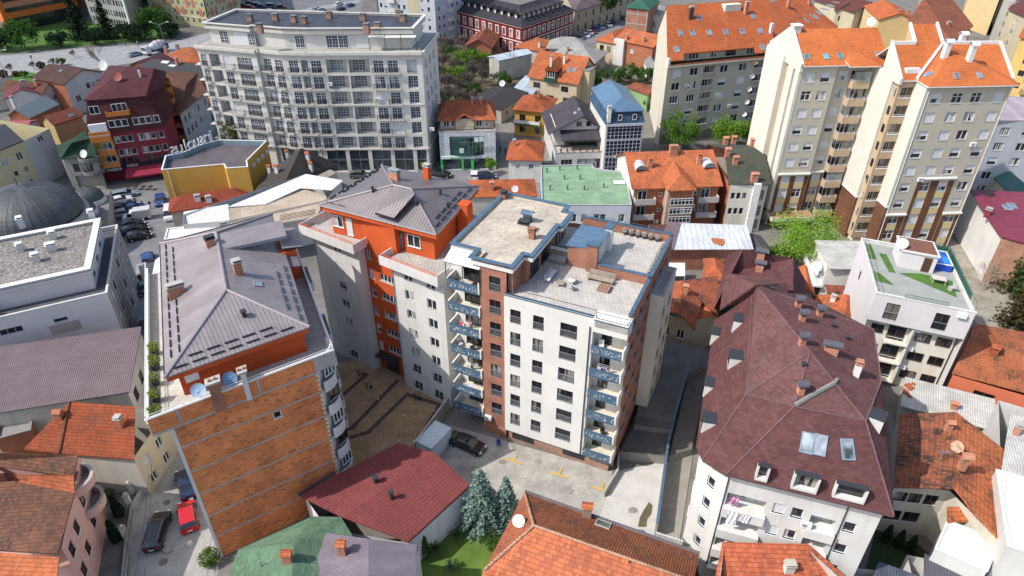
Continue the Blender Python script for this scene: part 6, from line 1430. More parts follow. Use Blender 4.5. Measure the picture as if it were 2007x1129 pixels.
# AO red historic building
RED=mat('stucco',(.21,.018,.03),dirt=.25);AN_=mat('shingle',(.055,.05,.06),wf=.06)
c0=P2(1023,53,9);e1_=P2(1124,19,9);w1=P2(880,16,9)
def prop(name,label,cat,poly,h,wall,**k): return B(name,label,cat,poly,h,wall,**k)
t1=(e1_-c0).normalized();t2=(w1-c0).normalized();dd=14
pin=c0+(t1+t2)*(dd/abs(t1.cross(t2)))
b=B('public_building','dark red public building with slate roof, white window surrounds and dormers','public building',[w1,c0,e1_,e1_+t2*dd,pin,w1+t1*dd],9,RED)
for i,n in ((0,11),(1,11)):
    L=b.L(i)
    for k in range(n): b.grid(i,[L*(k+.5)/n],[5.3,1.3],1.15,2.2,'p',.15)
b.walls()
for i,n in ((0,11),(1,11)):
    L=b.L(i);mb=MB()
    for k in range(n):
        x=L*(k+.5)/n
        for z in (5.3,1.3):
            b.sbox(i,x-.85,x-.6,.003,.1,z-.2,z+2.5,CREAM,mb);b.sbox(i,x+.6,x+.85,.003,.1,z-.2,z+2.5,CREAM,mb);b.sbox(i,x-.9,x+.9,.003,.14,z+2.22,z+2.5,CREAM,mb)
    mb.obj('window_surround',b.root);mb=MB();b.sbox(i,0,L,.003,.18,4.3,4.6,CREAM,mb);b.sbox(i,-.2,L+.2,.003,.4,8.6,9.,CREAM,mb);mb.obj('cornice',b.root)
Q=[V((*p,9.)) for p in inset(b.p,-.5)];M=[V((*p,13.)) for p in inset(b.p,6.9)]
b.roof([[Q[0],Q[1],M[1],M[0]],[Q[1],Q[2],M[2],M[1]],[Q[2],Q[3],M[3],M[2]],[Q[3],Q[4],M[4],M[3]],[Q[4],Q[5],M[5],M[4]],[Q[5],Q[0],M[0],M[5]]],AN_,.2)
for i in (0,1):
    L=b.L(i);a,t,o,ang=b.fr(i)
    for k in range(1,10):
        x=L*(k+.5)/11 ;c=b.at(i,x,-2.8,10.7);mb=MB();b.sbox(i,x-.6,x+.6,-3.5,-2.,10.3,11.7,DKM,mb);b.sbox(i,x-.4,x+.4,-2.,-1.96,10.5,11.6,CREAM,mb)
        at=lambda s,d,z:b.at(i,s,d,z)
        mb.poly([at(x-.8,-1.7,11.6),at(x,-1.7,12.3),at(x,-5,12.3),at(x-.8,-4.5,11.6)],AN_);mb.poly([at(x+.8,-4.5,11.6),at(x,-5,12.3),at(x,-1.7,12.3),at(x+.8,-1.7,11.6)],AN_);mb.poly([at(x-.8,-1.72,11.6),at(x+.8,-1.72,11.6),at(x,-1.72,12.3)],AN_);mb.obj('dormer',b.roofo)
for k in range(6): b.ac(1,b.L(1)*(k+.98)/11,6.2 if k%2 else 2.4)
# AP tall pale flats
PALE=mat('stucco',(.5,.52,.55));c1=P2(857,92,0);t=V((-.93,.37)).normalized();u_=V((.55,.83)).normalized()
b=B('apartment_tower','tall pale blue-grey slab of flats cut by the picture top','apartment tower',[c1+t*21,c1,c1+u_*14,c1+t*21+u_*14],34,PALE)
L=b.L(0);rr=[2.2+2.8*k for k in range(10)]
b.grid(0,[1.5,3.2,8.,10,16.5,18.8],rr,.9,1.4,['p1','p1','h']);b.grid(1,[2,4.4,9,11.5],rr,.9,1.4,['p1','s','p1']);b.walls();b.flat(CONC,.5,.3,CONC)
for r in rr:
    b.balc(0,4.4,6.9,r-.8,1.,.95,m=CREAM);b.balc(1,6.,8.,r-.8,1.,.95,m=CREAM)
mb=MB();b.sbox(0,11.5,15.5,.003,.05,0,33.8,mat('stucco',(.5,.45,.3)),mb);b.sbox(0,.05,.4,.003,.06,0,33.8,DKM,mb);mb.obj('wall_panel',b.root)
# AS brick tower etc
b=B('house','unfinished brick tower house with concrete frame and green cap','house',quad(11,(1229,14),(1271,18),(1276,2)),11,mat('brick',(.36,.11,.05)));L=b.L(0)
for z in (3,6,9): b.sbox(0,0,L,.003,.05,z,z+.3,CONC)
for x in (0,L/2,L-.3): b.sbox(0,x,x+.3,.05,.08,0,11,CONC)
b.hip(mat('plain',(.02,.09,.05)),2.,.5);b.walls()
b=house('small white house with balcony beside the brick tower',7.5,(1269,30),(1302,32),(1302,14),WHW,mat('corr',(.25,.25,.25)),.6,inn=0,o=.3,wins={0:([.35],[4.3,1.],1.3,1.6,'b')});b.balc(0,.6,3.,4.1,1.,.9,m=GREYM)
STO=mat('stucco',(.4,.35,.25),dirt=.5)
b=B('public_building','old stone building with mauve roof adjoining the red one','public building',[P2(1127,22,8),P2(1262,-20,8),P2(1262,-70,8),P2(1100,-30,8)],8,STO);L=b.L(0)
b.grid(0,[L*(k+.5)/10 for k in range(10)],[4.8,1.2],1.1,2.,'b');Q=[V((*p,8.)) for p in inset(b.p,-.4)];M=[V((*p,11.5)) for p in inset(b.p,6)];b.roof([[Q[0],Q[1],M[1],M[0]],[Q[1],Q[2],M[2],M[1]],[Q[2],Q[3],M[3],M[2]],[Q[3],Q[0],M[0],M[3]]],mat('shingle',(.14,.11,.12),wf=.1),.2);b.walls()
# ===== left rear
# X maroon corner block
MARW=mat('stucco',(.22,.035,.05),dirt=.2);MSH=mat('shingle',(.085,.03,.032),wf=.04)
zx=10.2
p0,p1=P2(176,262,zx),P2(318,245,zx)
b=B('corner_block','maroon corner block with dark shingle mansard, yellow balconies and shop awning','corner block',[p0,p1,P2(335,218,zx),P2(326,165,zx),P2(205,170,zx)],zx,MARW)
L=b.L(0);cols=[.33,.42,.51,.66,.75,.84,.95]
b.grid(0,[L*c for c in cols],[8.,5.5,3.4] if 0 else [7.7,5.,3.2][:2],.95,1.35,'p1');b.grid(0,[L*c for c in cols],[3.3],.95,1.2,'d1');b.win(0,.3,.1,L*.24,2.5,'o',.5);b.win(0,L*.3,.1,L*.68,2.3,'o',.6)
b.walls()
YB=mat('stucco',(.58,.34,.06));OB=mat('stucco',(.56,.2,.05));OB2=OB
for z in (3.4,6.1,8.8):
    mb=MB();b.sbox(0,.0,L*.27,.003,.05,z,z+2.3,YB,mb);mb.obj('bay_wall',b.root);b.put(b.at(0,L*.1,.06,z+.5),b.ang(),'p',1.8,1.5,0)
    o=b.balc(0,-.1,L*.27,z,1.2,.9,m=OB);b.rail(0,0,L*.26,z+.9,1.12,h=.25,m=WHITE,parent=o,step=1)
for k,z in enumerate((2.6,5.3,8.,10.7,13.)):
    for s0 in (4,9):
        if b.L(2)>s0+3: b.balc(2,s0,s0+3,z,1.2,.9,m=OB)
at=lambda s,d,z:b.at(0,s,d,z)
# mansard: two steep tiers and a hip
po=[V((*p,zx)) for p in inset(b.p,-.5)];pm=[V((*p,zx+2.9)) for p in inset(b.p,.1)];pt=[V((*p,zx+5.9)) for p in inset(b.p,.9)];pr_=[V((*p,zx+6.)) for p in inset(b.p,-.2)]
pr_=[P(163,197,zx+6.),P(286,188,zx+6.),P(322,165,zx+6),P(325,140,zx+6.),P(215,128,zx+6)]
cc=sum(pr_,V((0,0,0)))/5;pt=[cc+(q-cc)*.94 for q in pr_];pt=[V((q.x,q.y,zx+5.9)) for q in pt];pm=[(x*.6+y*.4) for x,y in zip(po,pt)]
f=[];n=5
for i in range(n):
    j=(i+1)%n;f+=[[po[i],po[j],pm[j],pm[i]],[pm[i],pm[j],pt[j],pt[i]]]
b.roof(f,MSH,.15,'mansard');tp=[P(252,130,zx+9.3),P(302,134,zx+9.1)]
b.roof([[pr_[0],pr_[1],tp[1],tp[0]],[pr_[1],pr_[2],tp[1]],[pr_[2],pr_[3],tp[1]],[pr_[3],pr_[4],tp[0],tp[1]],[pr_[4],pr_[0],tp[0]]],mat('shingle',(.1,.036,.04),wf=.1),.2);b.roofo=b.roofo
for c in cols[:]: b.put(b.at(0,L*c-.5,.35,zx+.8),b.ang(),'p1',1.05,1.4,.0)
for c,w in ((.1,1.7),(.4,2.6)): b.put(b.at(0,L*c,.2,zx+3.7),b.ang(),'p' if w<2 else 'p3',w,1.5,.0)
o=b.balc(0,L*.3,L*.62,zx+3.2,.9,.7,m=OB);mb=MB();b.sbox(0,L*.02,L*.26,.3,.9,zx+.2,zx+1.9,WHITE,mb);mb.obj('awning',b.root);b.balc(0,-.1,L*.28,zx-.4,1.0,.8,m=OB)
q,_=b.on(233,160);b.dish(q,.9,-1.6,.5,m=mat('plain',(.25,.06,.04)));b.chim(275,150,.4,.4,1.2,m=WHITE,cap=None)
NAVY=mat('plain',(.012,.013,.025));mb=MB();b.sbox(0,-.2,L*.3,.02,1.25,2.5,3.3,NAVY,mb);b.sbox(0,L*.3,L,.02,.3,2.55,3.3,NAVY,mb);mb.obj('sign_board',b.root)
LT=mat('plain',(.75,.75,.75))
text('M. MAZAYA','sign_lettering',b.at(0,L*.14,1.28,2.68),.68,LT,a=b.ang(),parent=b.root);text('AZKA','sign_lettering',b.at(0,L*.42,.32,2.66),.78,LT,a=b.ang(),parent=b.root)
mb=MB();a,c=b.at(0,L*.31,.3,2.5),b.at(0,L*.98,.3,2.5);d_=b.fr(0)[2];d3=V((d_.x,d_.y,0))*2.6-V((0,0,.9));mb.poly([a,c,c+d3,a+d3],mat('plain',(.28,.02,.05)));mb.poly([a+d3,c+d3,c+d3-V((0,0,.3)),a+d3-V((0,0,.3))],mat('plain',(.28,.02,.05)));mb.obj('awning',b.root)
# BH grey narrow house, roofs behind
b=B('apartment_house','slate grey narrow house with brown tile roof down the side street','apartment house',[P2(352,222,9),P2(402,180,9),P2(387,150,9),P2(320,168,9)],9,mat('stucco',(.34,.37,.41)))
b.grid(0,[2,4,6,9,11,13,15,17],[6.2,3.4],1.0,1.6,'p1');b.walls();b.roof([[P(350,224,9.2),P(405,180,9.2),P(388,142,9.2),P(365,165,10.8)],[P(350,224,9.2),P(365,165,10.8),P(388,142,9.2),P(310,140,9.2),P(325,200,9.2)]],TILEB,.2)
b=B('house','brick house under a black sheet roof with white roof lights','house',[P2(290,140,7),P2(400,152,7),P2(402,125,7),P2(300,118,7)],7,BRICK);b.walls();b.roof([[P(268,130,7.2),P(400,158,7.2),P(402,128,8.5),P(300,115,8.5)]],mat('plain',(.045,.04,.042),var=.3,rough=.7),.15);b.sky(324,122,2.4,1.2,gl=WMET);b.sky(338,129,2.4,1.2,gl=WMET);b.chim(348,128,.7,.6,1.6)
house('house with vivid orange hipped roof and dark flues near the cement mixer',5.5,(308,118),(392,122),(388,96),BRICK,TILEN,2.2,o=.5,chims=((326,102,{'x':.9}),(349,98,{'x':.9,'m':CONCD})))
house('maroon roofed link house behind the corner block',6,(255,128),(292,133),(300,112),BRICK,MAR,1.5,inn=0,o=.4)
# BD cluster
b=B('house','half brick half white house with brown gable roof by the boulevard','house',quad(8,(126,164),(200,141),(172,121)),8,WHW);b.wm={3:BRICK};b.grid(0,[.55,.68,.85],[5.2,2.2],1.1,1.4,'p1');L=b.L(0);b.hip(mat('tile',(.12,.065,.05),c2=(.1,.055,.045),age=.3),2.0,.4,inn=0);b.walls()
b.sbox(0,0,L*.3,.003,.08,0,7.6,BRICK);b.put(b.at(0,L*.14,.09,3.),b.ang(),'p',1.3,1.6,0);b.balc(0,L*.72,L*.98,5,.9,.9,m=mat('stucco',(.3,.4,.3)));b.dish(V((*P2(205,139,9),9.)),1.3,-1.8,.4)
b.sky(119,139,.9,.7)
b=house('white house with dull red tile roof and red flue behind the blue-grey annexe',6,(82,184),(112,172),(80,150),WHW,TILEB,1.8,inn=0,o=.4,wins={0:([.7],[3.6],1.,1.2,'p')},chims=((72,168,{'m':TERRA,'x':.4,'h':1.2}),))
b=house('white walled house with old rose roof and long blank side',6,(10,194),(80,184),(52,170),WHW,mat('tile',(.21,.06,.065),age=.3),1.8,inn=0,o=.3,chims=((48,170,{'m':CONC,'x':1.}),))
b=house('brick house with slate blue-grey folded roof',5.5,(58,230),(112,205),(96,192),BRICK,mat('plain',(.16,.2,.2),var=.2),1.8,inn=0,o=.4,chims=((29,208,{'m':WHW,'x':.7,'h':2.}),))
b=house('grey felt roofed house in the left corner of the cluster',5.,(-60,186),(28,170),(20,160),OLDW,mat('plain',(.12,.11,.105),var=.2),1.8,inn=0,o=.4)
b=house('white house with red and white striped metal roof',7,(-40,262),(46,258),(66,236),WHW,mat('seam',(.42,.1,.1),p=.9,w=.35),1.,inn=0,o=.3)
b=house('ruddy tiled house with a blue roof light next to the maroon block',5,(105,244),(160,227),(155,215),mat('stucco',(.5,.4,.2)),mat('tile',(.3,.1,.06),age=.4),1.6,inn=0,o=.3,skies=((140,226,1.2,.8),))
b=B('house','tall cream and white house with near-black roof at the left edge','house',[P2(-60,318,9.5),P2(46,277,9.5),P2(97,252,9.5),P2(-20,232,9.5)],9.5,mat('stucco',(.56,.5,.3),dirt=.2));b.wm={1:mat('stucco',(.55,.57,.55),dirt=.4)};b.grid(0,[.55,.83],[6.5],1.2,1.5,'p');b.grid(0,[.65,.85],[4,1.5],.7,.9,'b1');b.walls();b.roof([[P(-70,322,9.7),P(46,275,9.7),P(10,243,11),P(-60,250,11)]],mat('plain',(.045,.04,.05),var=.2),.2);b.put(b.at(1,3,.02,8.),b.fr(1)[3],'p',1.4,1.2,0)
b=B('house','stone building with bottle green mansard roof and rounded balconies','house',[P2(122,310,6.5),P2(188,306,6.5),P2(182,262,6.5),P2(108,286,6.5)],6.5,mat('stucco',(.3,.29,.26),dirt=.5));b.grid(0,[.3,.7],[3.5],1.1,1.7,'d');b.win(0,1,.1,4.5,2.6,'o',.5);b.walls();b.roof([[P(119,311,6.7),P(190,306,6.7),P(180,270,9.5),P(140,280,9.5)],[P(119,311,6.7),P(140,280,9.5),P(168,256,9.5),P(108,288,6.7)],[P(140,280,9.5),P(180,270,9.5),P(168,256,9.5)]],mat('shingle',(.035,.075,.045),wf=.1),.2)
for z in (3.2,6.):
    c=b.at(0,b.L(0)*.78,0,z);mb=MB();mb.lathe(c,[(.02,-.5),(1.5,-.3),(1.9,.0),(1.9,.7),(1.75,.7),(1.75,.05),(.02,.05)],CONCD,16);mb.obj('balcony',b.root)
b.dish(b.at(0,b.L(0)*.75,1.2,6.7),.8,-1.8,.5)
# mosque
LEAD=mat('seam',(.075,.083,.085),p=.7,w=.08,rough=.55,stain=.3,var=.25)
def dome(c,r,h,n=40):
    mb=MB();k=len(mb.v);prof=[(r*cos(t*pi/2/12),h*sin(t*pi/2/12)) for t in range(12)]+[(.02,h)]
    mb.lathe(c,prof,LEAD,n);
    for j in range(0,n):
        a=2*pi*j/n
        for (r0,z0),(r1,z1) in zip(prof[:-2],prof[1:-1]): mb.tube(V(c)+V((cos(a)*r0,sin(a)*r0,z0)),V(c)+V((cos(a)*r1,sin(a)*r1,z1)),.035,LEAD,n=3,cap=False)
    return mb
mc=P(34,364,12.2);r=thing('mosque','old mosque with a great ribbed lead dome','mosque',(mc.x,mc.y,0))
MST=mat('stucco',(.42,.4,.35),dirt=.4)
mb=MB();mb.lathe((mc.x,mc.y,-.3),[(8.2,0),(8.2,6.6),(8.4,6.6),(8.4,7.),(7.6,7.)],MST,24);mb.obj('drum',r)
dome((mc.x,mc.y,7.),7.7,4.9).obj('dome',r,smooth=False);mb=MB();mb.tube((mc.x,mc.y,12.2),(mc.x,mc.y,13.6),.06,DKM);mb.lathe((mc.x,mc.y,12.7),[(.02,-.15),(.2,0),(.02,.15)],DKM,8);mb.obj('finial',r)
for (u,v,rr) in ((156,412,2.5),(173,388,2.5),(125,388,2.6)):
    c=P(u,v,4.6);mb=MB();mb.lathe((c.x,c.y,3.8),[(rr+.3,0),(rr+.3,.8),(rr,.8)],WHW,16);mb.obj('drum',r);dome((c.x,c.y,4.6),rr,2.0,24).obj('dome',r)
mb=MB();mb.prism([P2(100,432,3.8),P2(212,430,3.8),P2(215,372,3.8),P2(100,375,3.8)],-.3,3.8,MST,CONCD);mb.obj('portico',r)
# far civic buildings at the top left
SAL=mat('stucco',(.55,.23,.15));ORB=mat('stucco',(.62,.17,.04));DG=mat('glaze',(.012,.02,.022),rough=.15)
b=B('office_building','salmon and orange banded office building with dark ribbon windows','office building',[P2(18,66,0),P2(160,36,0),P2(162,-60,0),P2(-60,-60,0)],22,ORB);L=b.L(0);b.walls();b.flat(CONC,.5,.3,CONC)
for k in range(6):
    z=3.+3.3*k;mb=MB();b.sbox(0,1.5,L,.003,.5,z+1.6,z+3.2,SAL if k else ORB,mb);mb.obj('cladding',b.root);mb=MB();b.sbox(0,1.5,L,.003,.1,z+.2 if k else 0.2,z+1.6,DG,mb);mb.obj('ribbon_window',b.root)
b=B('office_building','grey concrete office building with rows of narrow windows','office building',[P2(182,47,0),P2(262,62,0),P2(300,20,0),P2(200,-20,0)],20,mat('stucco',(.36,.36,.34),dirt=.3));L=b.L(0)
for k in range(5): b.grid(0,[L*(j+.5)/16 for j in range(16)],[1.2 if k==0 else .6+3.6*k],L/16*.7,1.9,'g1',.25)
b.walls();b.flat(CONC,.4,.3,CONC);b.sbox(0,L-.9,L,.0,.5,0,20,WHITE,(m:=MB()));m.obj('pilaster',b.root)
CY=mat('stucco',(.5,.46,.24));CO=mat('stucco',(.55,.17,.1))
b=B('apartment_building','pale yellow and coral checkered apartment building by the parking lot','apartment building',[P2(345,57,0),P2(412,54,0),P2(472,30,0),P2(440,-30,0),P2(280,10,0)],22,CY)
b.p=[P2(300,40,0),P2(412,55,0),P2(473,31,0),P2(470,-60,0),P2(250,-60,0)];b.root.location=(b.p[1].x-8,b.p[1].y+10,0)
for i in (0,1):
    L=b.L(i);n=int(L/2.6)
    b.grid(i,[L*(k+.5)/n for k in range(n)],[1.2]+[3.9+2.9*k for k in range(4)],1.1,1.5,'p' if i else 'p')
b.walls();b.flat(CONC,.4,.3,CONC)
rn=random.Random(4)
for i in (0,1):
    L=b.L(i);n=int(L/2.6);mb=MB();b.sbox(i,0,L,.003,.02,0,3.2,CONC,mb)if 0 else None;b.sbox(i,-.05,L,.003,.12,3.,3.3,CREAM,mb)
    for k in range(n-1):
        for f_ in range(6):
            if (k+f_*2)%4<2: b.sbox(i,L*(k+1)/n-.62,L*(k+1)/n+.62,.003,.05,3.45+2.9*f_,6.2+2.9*f_,CO,mb)
    mb.obj('cladding',b.root);b.sbox(i,L-.2 if i==0 else 0,L if i==0 else .2,.003,.1,0,22,DKM,(m:=MB()));m.obj('downpipe',b.root)
# right rear
BRT=mat('tile',(.28,.095,.05),c2=(.22,.075,.042),age=.35);MRT=mat('tile',(.14,.05,.045),age=.3)
CRM=mat('stucco',(.56,.42,.22),dirt=.2);SAND=mat('stucco',(.45,.4,.28))
house('tan house with maroon tile roof and timber balconies at the top edge',7,(1640,22),(1676,24),(1682,-6),SAND,MRT,3.,inn=0,o=.5,wins={0:([.3,.7],[4,1],1.6,1.5,'b')})
b=house('tan gabled house with brown balconies next to the orange roofed house',8,(1676,24),(1726,20),(1735,-10),SAND,MRT,3.,inn=0,o=.6,wins={0:([.15],[5,2],.8,1.2,'p'),1:([.5],[4],1,1,'p')})
for z in (2.6,5.4): b.balc(0,3,9,z,1.2,.9,m=BROWN)
b=house('cream house with orange tile roof and twin brick chimneys behind the towers',10,(1724,38),(1797,41),(1800,16),CRM,OTILE2,2.2,inn=0,o=.4,chims=((1758,34,{'h':2.,'x':.9}),(1777,34,{'h':2.,'x':.9})))
b=B('apartment_building','cream building with large brown tiled gable roof dotted with skylights','apartment building',[P2(1790,60,12),P2(1865,90,12),P2(1906,55,12),P2(1860,0,12),P2(1816,5,12)],11,CRM);b.walls();b.roof([[P(1780,40,13),P(1868,88,11),P(1908,50,12.),P(1862,-8,16),P(1812,-4,17)]],BRT,.2)
for (u,v) in ((1830,37),(1846,16),(1866,64),(1876,56),(1882,48),(1858,72),(1872,70)): b.sky(u,v,.8,1.8)
for (u,v) in ((1822,26),(1802,14),(1856,56)): b.chim(u,v,1.0,.8,1.6)
b=B('apartment_building','blank cream gable of an apartment house at the top right','apartment building',[P2(1880,50,0),P2(1932,70,0),P2(1960,20,0),P2(1890,10,0)],17,CRM);b.walls();b.hip(BRT,3,.4,inn=0)
b=B('apartment_building','weathered grey apartment house between the cream gable and the yellow flats','apartment building',[P2(1936,88,0),P2(1960,105,0),P2(1975,60,0),P2(1945,50,0)],14,mat('stucco',(.4,.38,.33),dirt=.5));b.grid(0,[.5],[10,7,4],1,1.4,'b');b.walls();b.flat(CONC,.3,.2,CONC)
b=B('apartment_building','sand coloured apartment house with dark brown roof and blue roof lights','apartment building',[P2(1955,80,6),P2(2010,110,6),P2(2060,80,6),P2(1990,40,6)],15,SAND);b.grid(0,[.3,.7],[12,9,6],1.2,1.4,'p');b.grid(3,[2,5],[12,9,6],1.2,1.4,'p');b.walls();b.hip(MRT,3,.5);b.sky(1990,5,1,1.8);b.sky(1984,9,1,1.8)
b=B('apartment_building','warm yellow flats with brown balconies and orange roof edge at the right border','apartment building',[P2(1958,182,2),P2(2060,205,2),P2(2090,150,2),P2(1990,120,2)],16,mat('stucco',(.58,.4,.14)))
b.grid(3,[2,5.5,9],[13,10,7,4],1.4,1.4,'b');b.grid(0,[3],[13,10,7,4],1.4,1.4,'b');b.hip(OTILE2,2.5,.6);b.walls()
for z in (3.3,6.2,9.1,12): b.balc(0,4.5,10,z,1.4,.9,m=mat('stucco',(.3,.2,.12)))
# ---------- vegetation
BARK=mat('stucco',(.12,.095,.07));BARKG=mat('stucco',(.16,.145,.125))
def leafcard(mb,c,s,rn,m,up=.3):
    n=V((rn.gauss(0,1),rn.gauss(0,1),rn.gauss(0,1)+up)).normalized();x=n.orthogonal().normalized();y=n.cross(x);a=rn.random()*6.28
    x,y=(x*cos(a)+y*sin(a))*s*(.6+.8*rn.random()),(y*cos(a)-x*sin(a))*s*(.4+.5*rn.random())
    mb.poly([c-x,c-y,c+x,c+y],m)
def limb(mb,p,q,r0,r1,rn,m,n=6):
    'crooked tapered limb'
    pts=[p]
    k=3
    for i in range(1,k+1): pts.append(p.lerp(q,i/k)+V((rn.gauss(0,1),rn.gauss(0,1),rn.gauss(0,.4)))*(q-p).length*.04*(i<k))
    for i in range(k): mb.tube(pts[i],pts[i+1],r0+(r1-r0)*i/k,m,r0+(r1-r0)*(i+1)/k,n=n)
def broad(seed,h,R,lm,n=2600,leaf=.22,clumps=22,trunk=.3,base=.3,flat=.8,loose=.4):
    rn=random.Random(seed);root=thing('tree','tree','tree',(0,0,0));t=MB();top=V((0,0,h*base))
    limb(t,V((0,0,-.2)),top,trunk*h*.06,trunk*h*.045,rn,BARK,8);cr=MB();cz=h*base+(h-h*base)*.5;rz=(h-h*base)*.5
    cs=[]
    for i in range(clumps):
        d=V((rn.gauss(0,1),rn.gauss(0,1),rn.gauss(0,1))).normalized();f=.45+.5*rn.random()
        c=V((d.x*R*f,d.y*R*f,cz+d.z*rz*f*flat));cs.append((c,R*(.22+.2*rn.random())))
        if i<9: limb(t,top-V((0,0,.1)),c,trunk*h*.03,trunk*h*.008,rn,BARK,5)
    for i in range(n):
        c,r=cs[int(rn.random()*len(cs))];d=V((rn.gauss(0,1),rn.gauss(0,1),rn.gauss(0,1))).normalized()
        leafcard(cr,c+d*r*(1-.55*rn.random()**2)*(1+loose*rn.gauss(0,.3)),leaf,rn,lm)
    t.obj('trunk',root);cr.obj('crown',root,smooth=False);return root
def conifer(seed,h,R,lm,lev=18,br=9,tw=10,leaf=.26,droop=.25,base=.06,pw=.85):
    rn=random.Random(seed);root=thing('conifer_tree','tree','tree',(0,0,0));t=MB();t.tube((0,0,-.2),(0,0,h*.97),h*.02,BARK,.02,n=7);cr=MB()
    for i in range(lev):
        f=i/(lev-1);z=h*(base+(1-base)*f*.97);r=R*(1-f)**pw*(.85+.3*rn.random())+.12;a0=rn.random()*6
        nb=max(4,int(br*(1-.5*f)))
        for k in range(nb):
            a=a0+2*pi*k/nb+rn.gauss(0,.12);rr=r*(.75+.4*rn.random());d=V((cos(a),sin(a),0));n=max(3,int(tw*rr/R)+2)
            if f<.7: t.tube((0,0,z),d*rr*.8+V((0,0,z-droop*rr*.5)),.035,BARK,.01,n=3,cap=False)
            for j in range(n):
                g=(j+.6)/n;p=d*rr*g+V((0,0,z-droop*rr*g*g+.08*rn.gauss(0,1)));w=leaf*(1.15-.5*g)
                for q in range(2): leafcard(cr,p+V((rn.gauss(0,1),rn.gauss(0,1),rn.gauss(0,.5)))*w*.6,w,rn,lm,1.2)
    t.obj('trunk',root);cr.obj('crown',root,smooth=False);return root
def bare(seed,h,spread=.5,depth=5,r=.16,m=None,stems=1,br=3,rmin=.014):
    rn=random.Random(seed);m=m or BARKG;root=thing('bare_tree','tree','tree',(0,0,0));t=MB();cr=MB()
    def grow(p,d,L,r,k):
        q=p+d*L;(t if k<2 else cr).tube(p,q,r,m,r*.65,n=5 if k<2 else 3,cap=False)
        if k>=depth: return
        for i in range(br if k<3 else br-(rn.random()<.3)):
            nd=(d+V((rn.gauss(0,spread),rn.gauss(0,spread),rn.gauss(.16,spread*.6)))).normalized();grow(p.lerp(q,.55+.45*rn.random()),nd,L*(.62+.2*rn.random()),max(r*.62,rmin),k+1)
    for s in range(stems): grow(V((rn.gauss(0,.25*(stems>1)),rn.gauss(0,.25*(stems>1)),-.1)),V((rn.gauss(0,.12*stems**.5),rn.gauss(0,.12*stems**.5),1)).normalized(),h*.32,r,0)
    t.obj('trunk',root);cr.obj('crown',root);return root
def shrub(seed,h,R,lm,n=700,leaf=.13,name='shrub'):
    rn=random.Random(seed);root=thing(name,'shrub','shrub',(0,0,0));cr=MB();t=MB()
    for k in range(4): t.tube((0,0,-.1),(rn.gauss(0,R*.3),rn.gauss(0,R*.3),h*.6),.03,BARK,.012,n=4)
    for i in range(n):
        d=V((rn.gauss(0,1),rn.gauss(0,1),rn.gauss(0,1))).normalized();k=.55+.5*rn.random()
        leafcard(cr,V((d.x*R*k,d.y*R*k,max(.05,h*.5+d.z*h*.5*k))),leaf,rn,lm)
    t.obj('stems',root);cr.obj('foliage',root,smooth=False);return root
def cypress(seed,h,R,lm,n=900):
    rn=random.Random(seed);root=thing('cypress','shrub','shrub',(0,0,0));cr=MB();t=MB();t.tube((0,0,-.1),(0,0,h*.8),.06,BARK,.02)
    for i in range(n):
        z=rn.random()**.8;a=rn.random()*6.28;r=R*(min(1,z*5+.4))*(1-z)**.55*(.7+.4*rn.random());leafcard(cr,V((cos(a)*r,sin(a)*r,h*z)),.13,rn,lm)
    t.obj('trunk',root);cr.obj('crown',root,smooth=False);return root
def yucca(seed,h,R,lm,n=60):
    rn=random.Random(seed);root=thing('yucca','plant','plant',(0,0,0));t=MB();t.tube((0,0,-.1),(0,0,h*.5),.1,BARK,.08);cr=MB()
    for i in range(n):
        a=rn.random()*6.28;e=-.2+1.4*rn.random();d=V((cos(a)*cos(e),sin(a)*cos(e),sin(e)));s=V((-sin(a),cos(a),0))*.045;p=V((0,0,h*.5));m_=p+d*R*.6;q=p+d*R-V((0,0,.25*R))
        cr.poly([p-s,p+s,m_+s,m_-s],lm);cr.poly([m_-s,m_+s,q],lm)
    t.obj('trunk',root);cr.obj('leaves',root);return root
LG=mat('leaf',(.17,.30,.03),c2=(.09,.19,.02));LM=mat('leaf',(.075,.16,.025),c2=(.035,.085,.015));LDK=mat('leaf',(.022,.05,.018),c2=(.012,.028,.012));LY=mat('leaf',(.26,.42,.04),c2=(.13,.26,.025))
LBL=mat('leaf',(.27,.37,.32),c2=(.11,.19,.155));LW=mat('leaf',(.13,.25,.03),c2=(.07,.15,.02));LOL=mat('leaf',(.14,.16,.05),c2=(.08,.09,.035));LBR=mat('leaf',(.12,.08,.04),c2=(.06,.045,.025))
LBOX=mat('leaf',(.10,.17,.02),c2=(.05,.1,.015));LPOT=mat('leaf',(.25,.30,.03),c2=(.1,.16,.02))
def place(root,u,v,label,cat='tree',sc=1.,z=0,rz=None,group=None,first=[None]):
    if root.get('used'): root=copytree(root)
    root['used']=1
    q=P(u,v,z);root.location=q;k=root['s0'] if 's0' in root else 1;root.scale=(sc,sc,sc);root.rotation_euler=(0,0,rz if rz is not None else (u*7.3+v)%6.28);tag(root,label,cat,group);return root
def done():
    for o in list(S.objects):
        if 'used' in o: del o['used']
S1=conifer(1,7.6,2.35,LBL,lev=30,br=13,tw=16,leaf=.19,droop=.35);place(S1,944,1030,'tall silver blue spruce, the larger of the pair by the courtyard',sc=1.1)
S2=conifer(2,6.9,1.9,LBL,lev=28,br=12,tw=15,leaf=.19,droop=.35);place(S2,992,1026,'slimmer silver blue spruce next to the tiled roof')
T=broad(3,9.5,5.2,LY,n=8500,leaf=.14,clumps=44,loose=1.1,flat=1.);place(T,1562,528,'bright yellow-green spring tree between the towers and the maroon roof')
T=shrub(41,2.6,2.6,LM,n=1500,leaf=.2,name='bush');place(T,1535,512,'dark green bush at the foot of the bright spring tree','shrub')
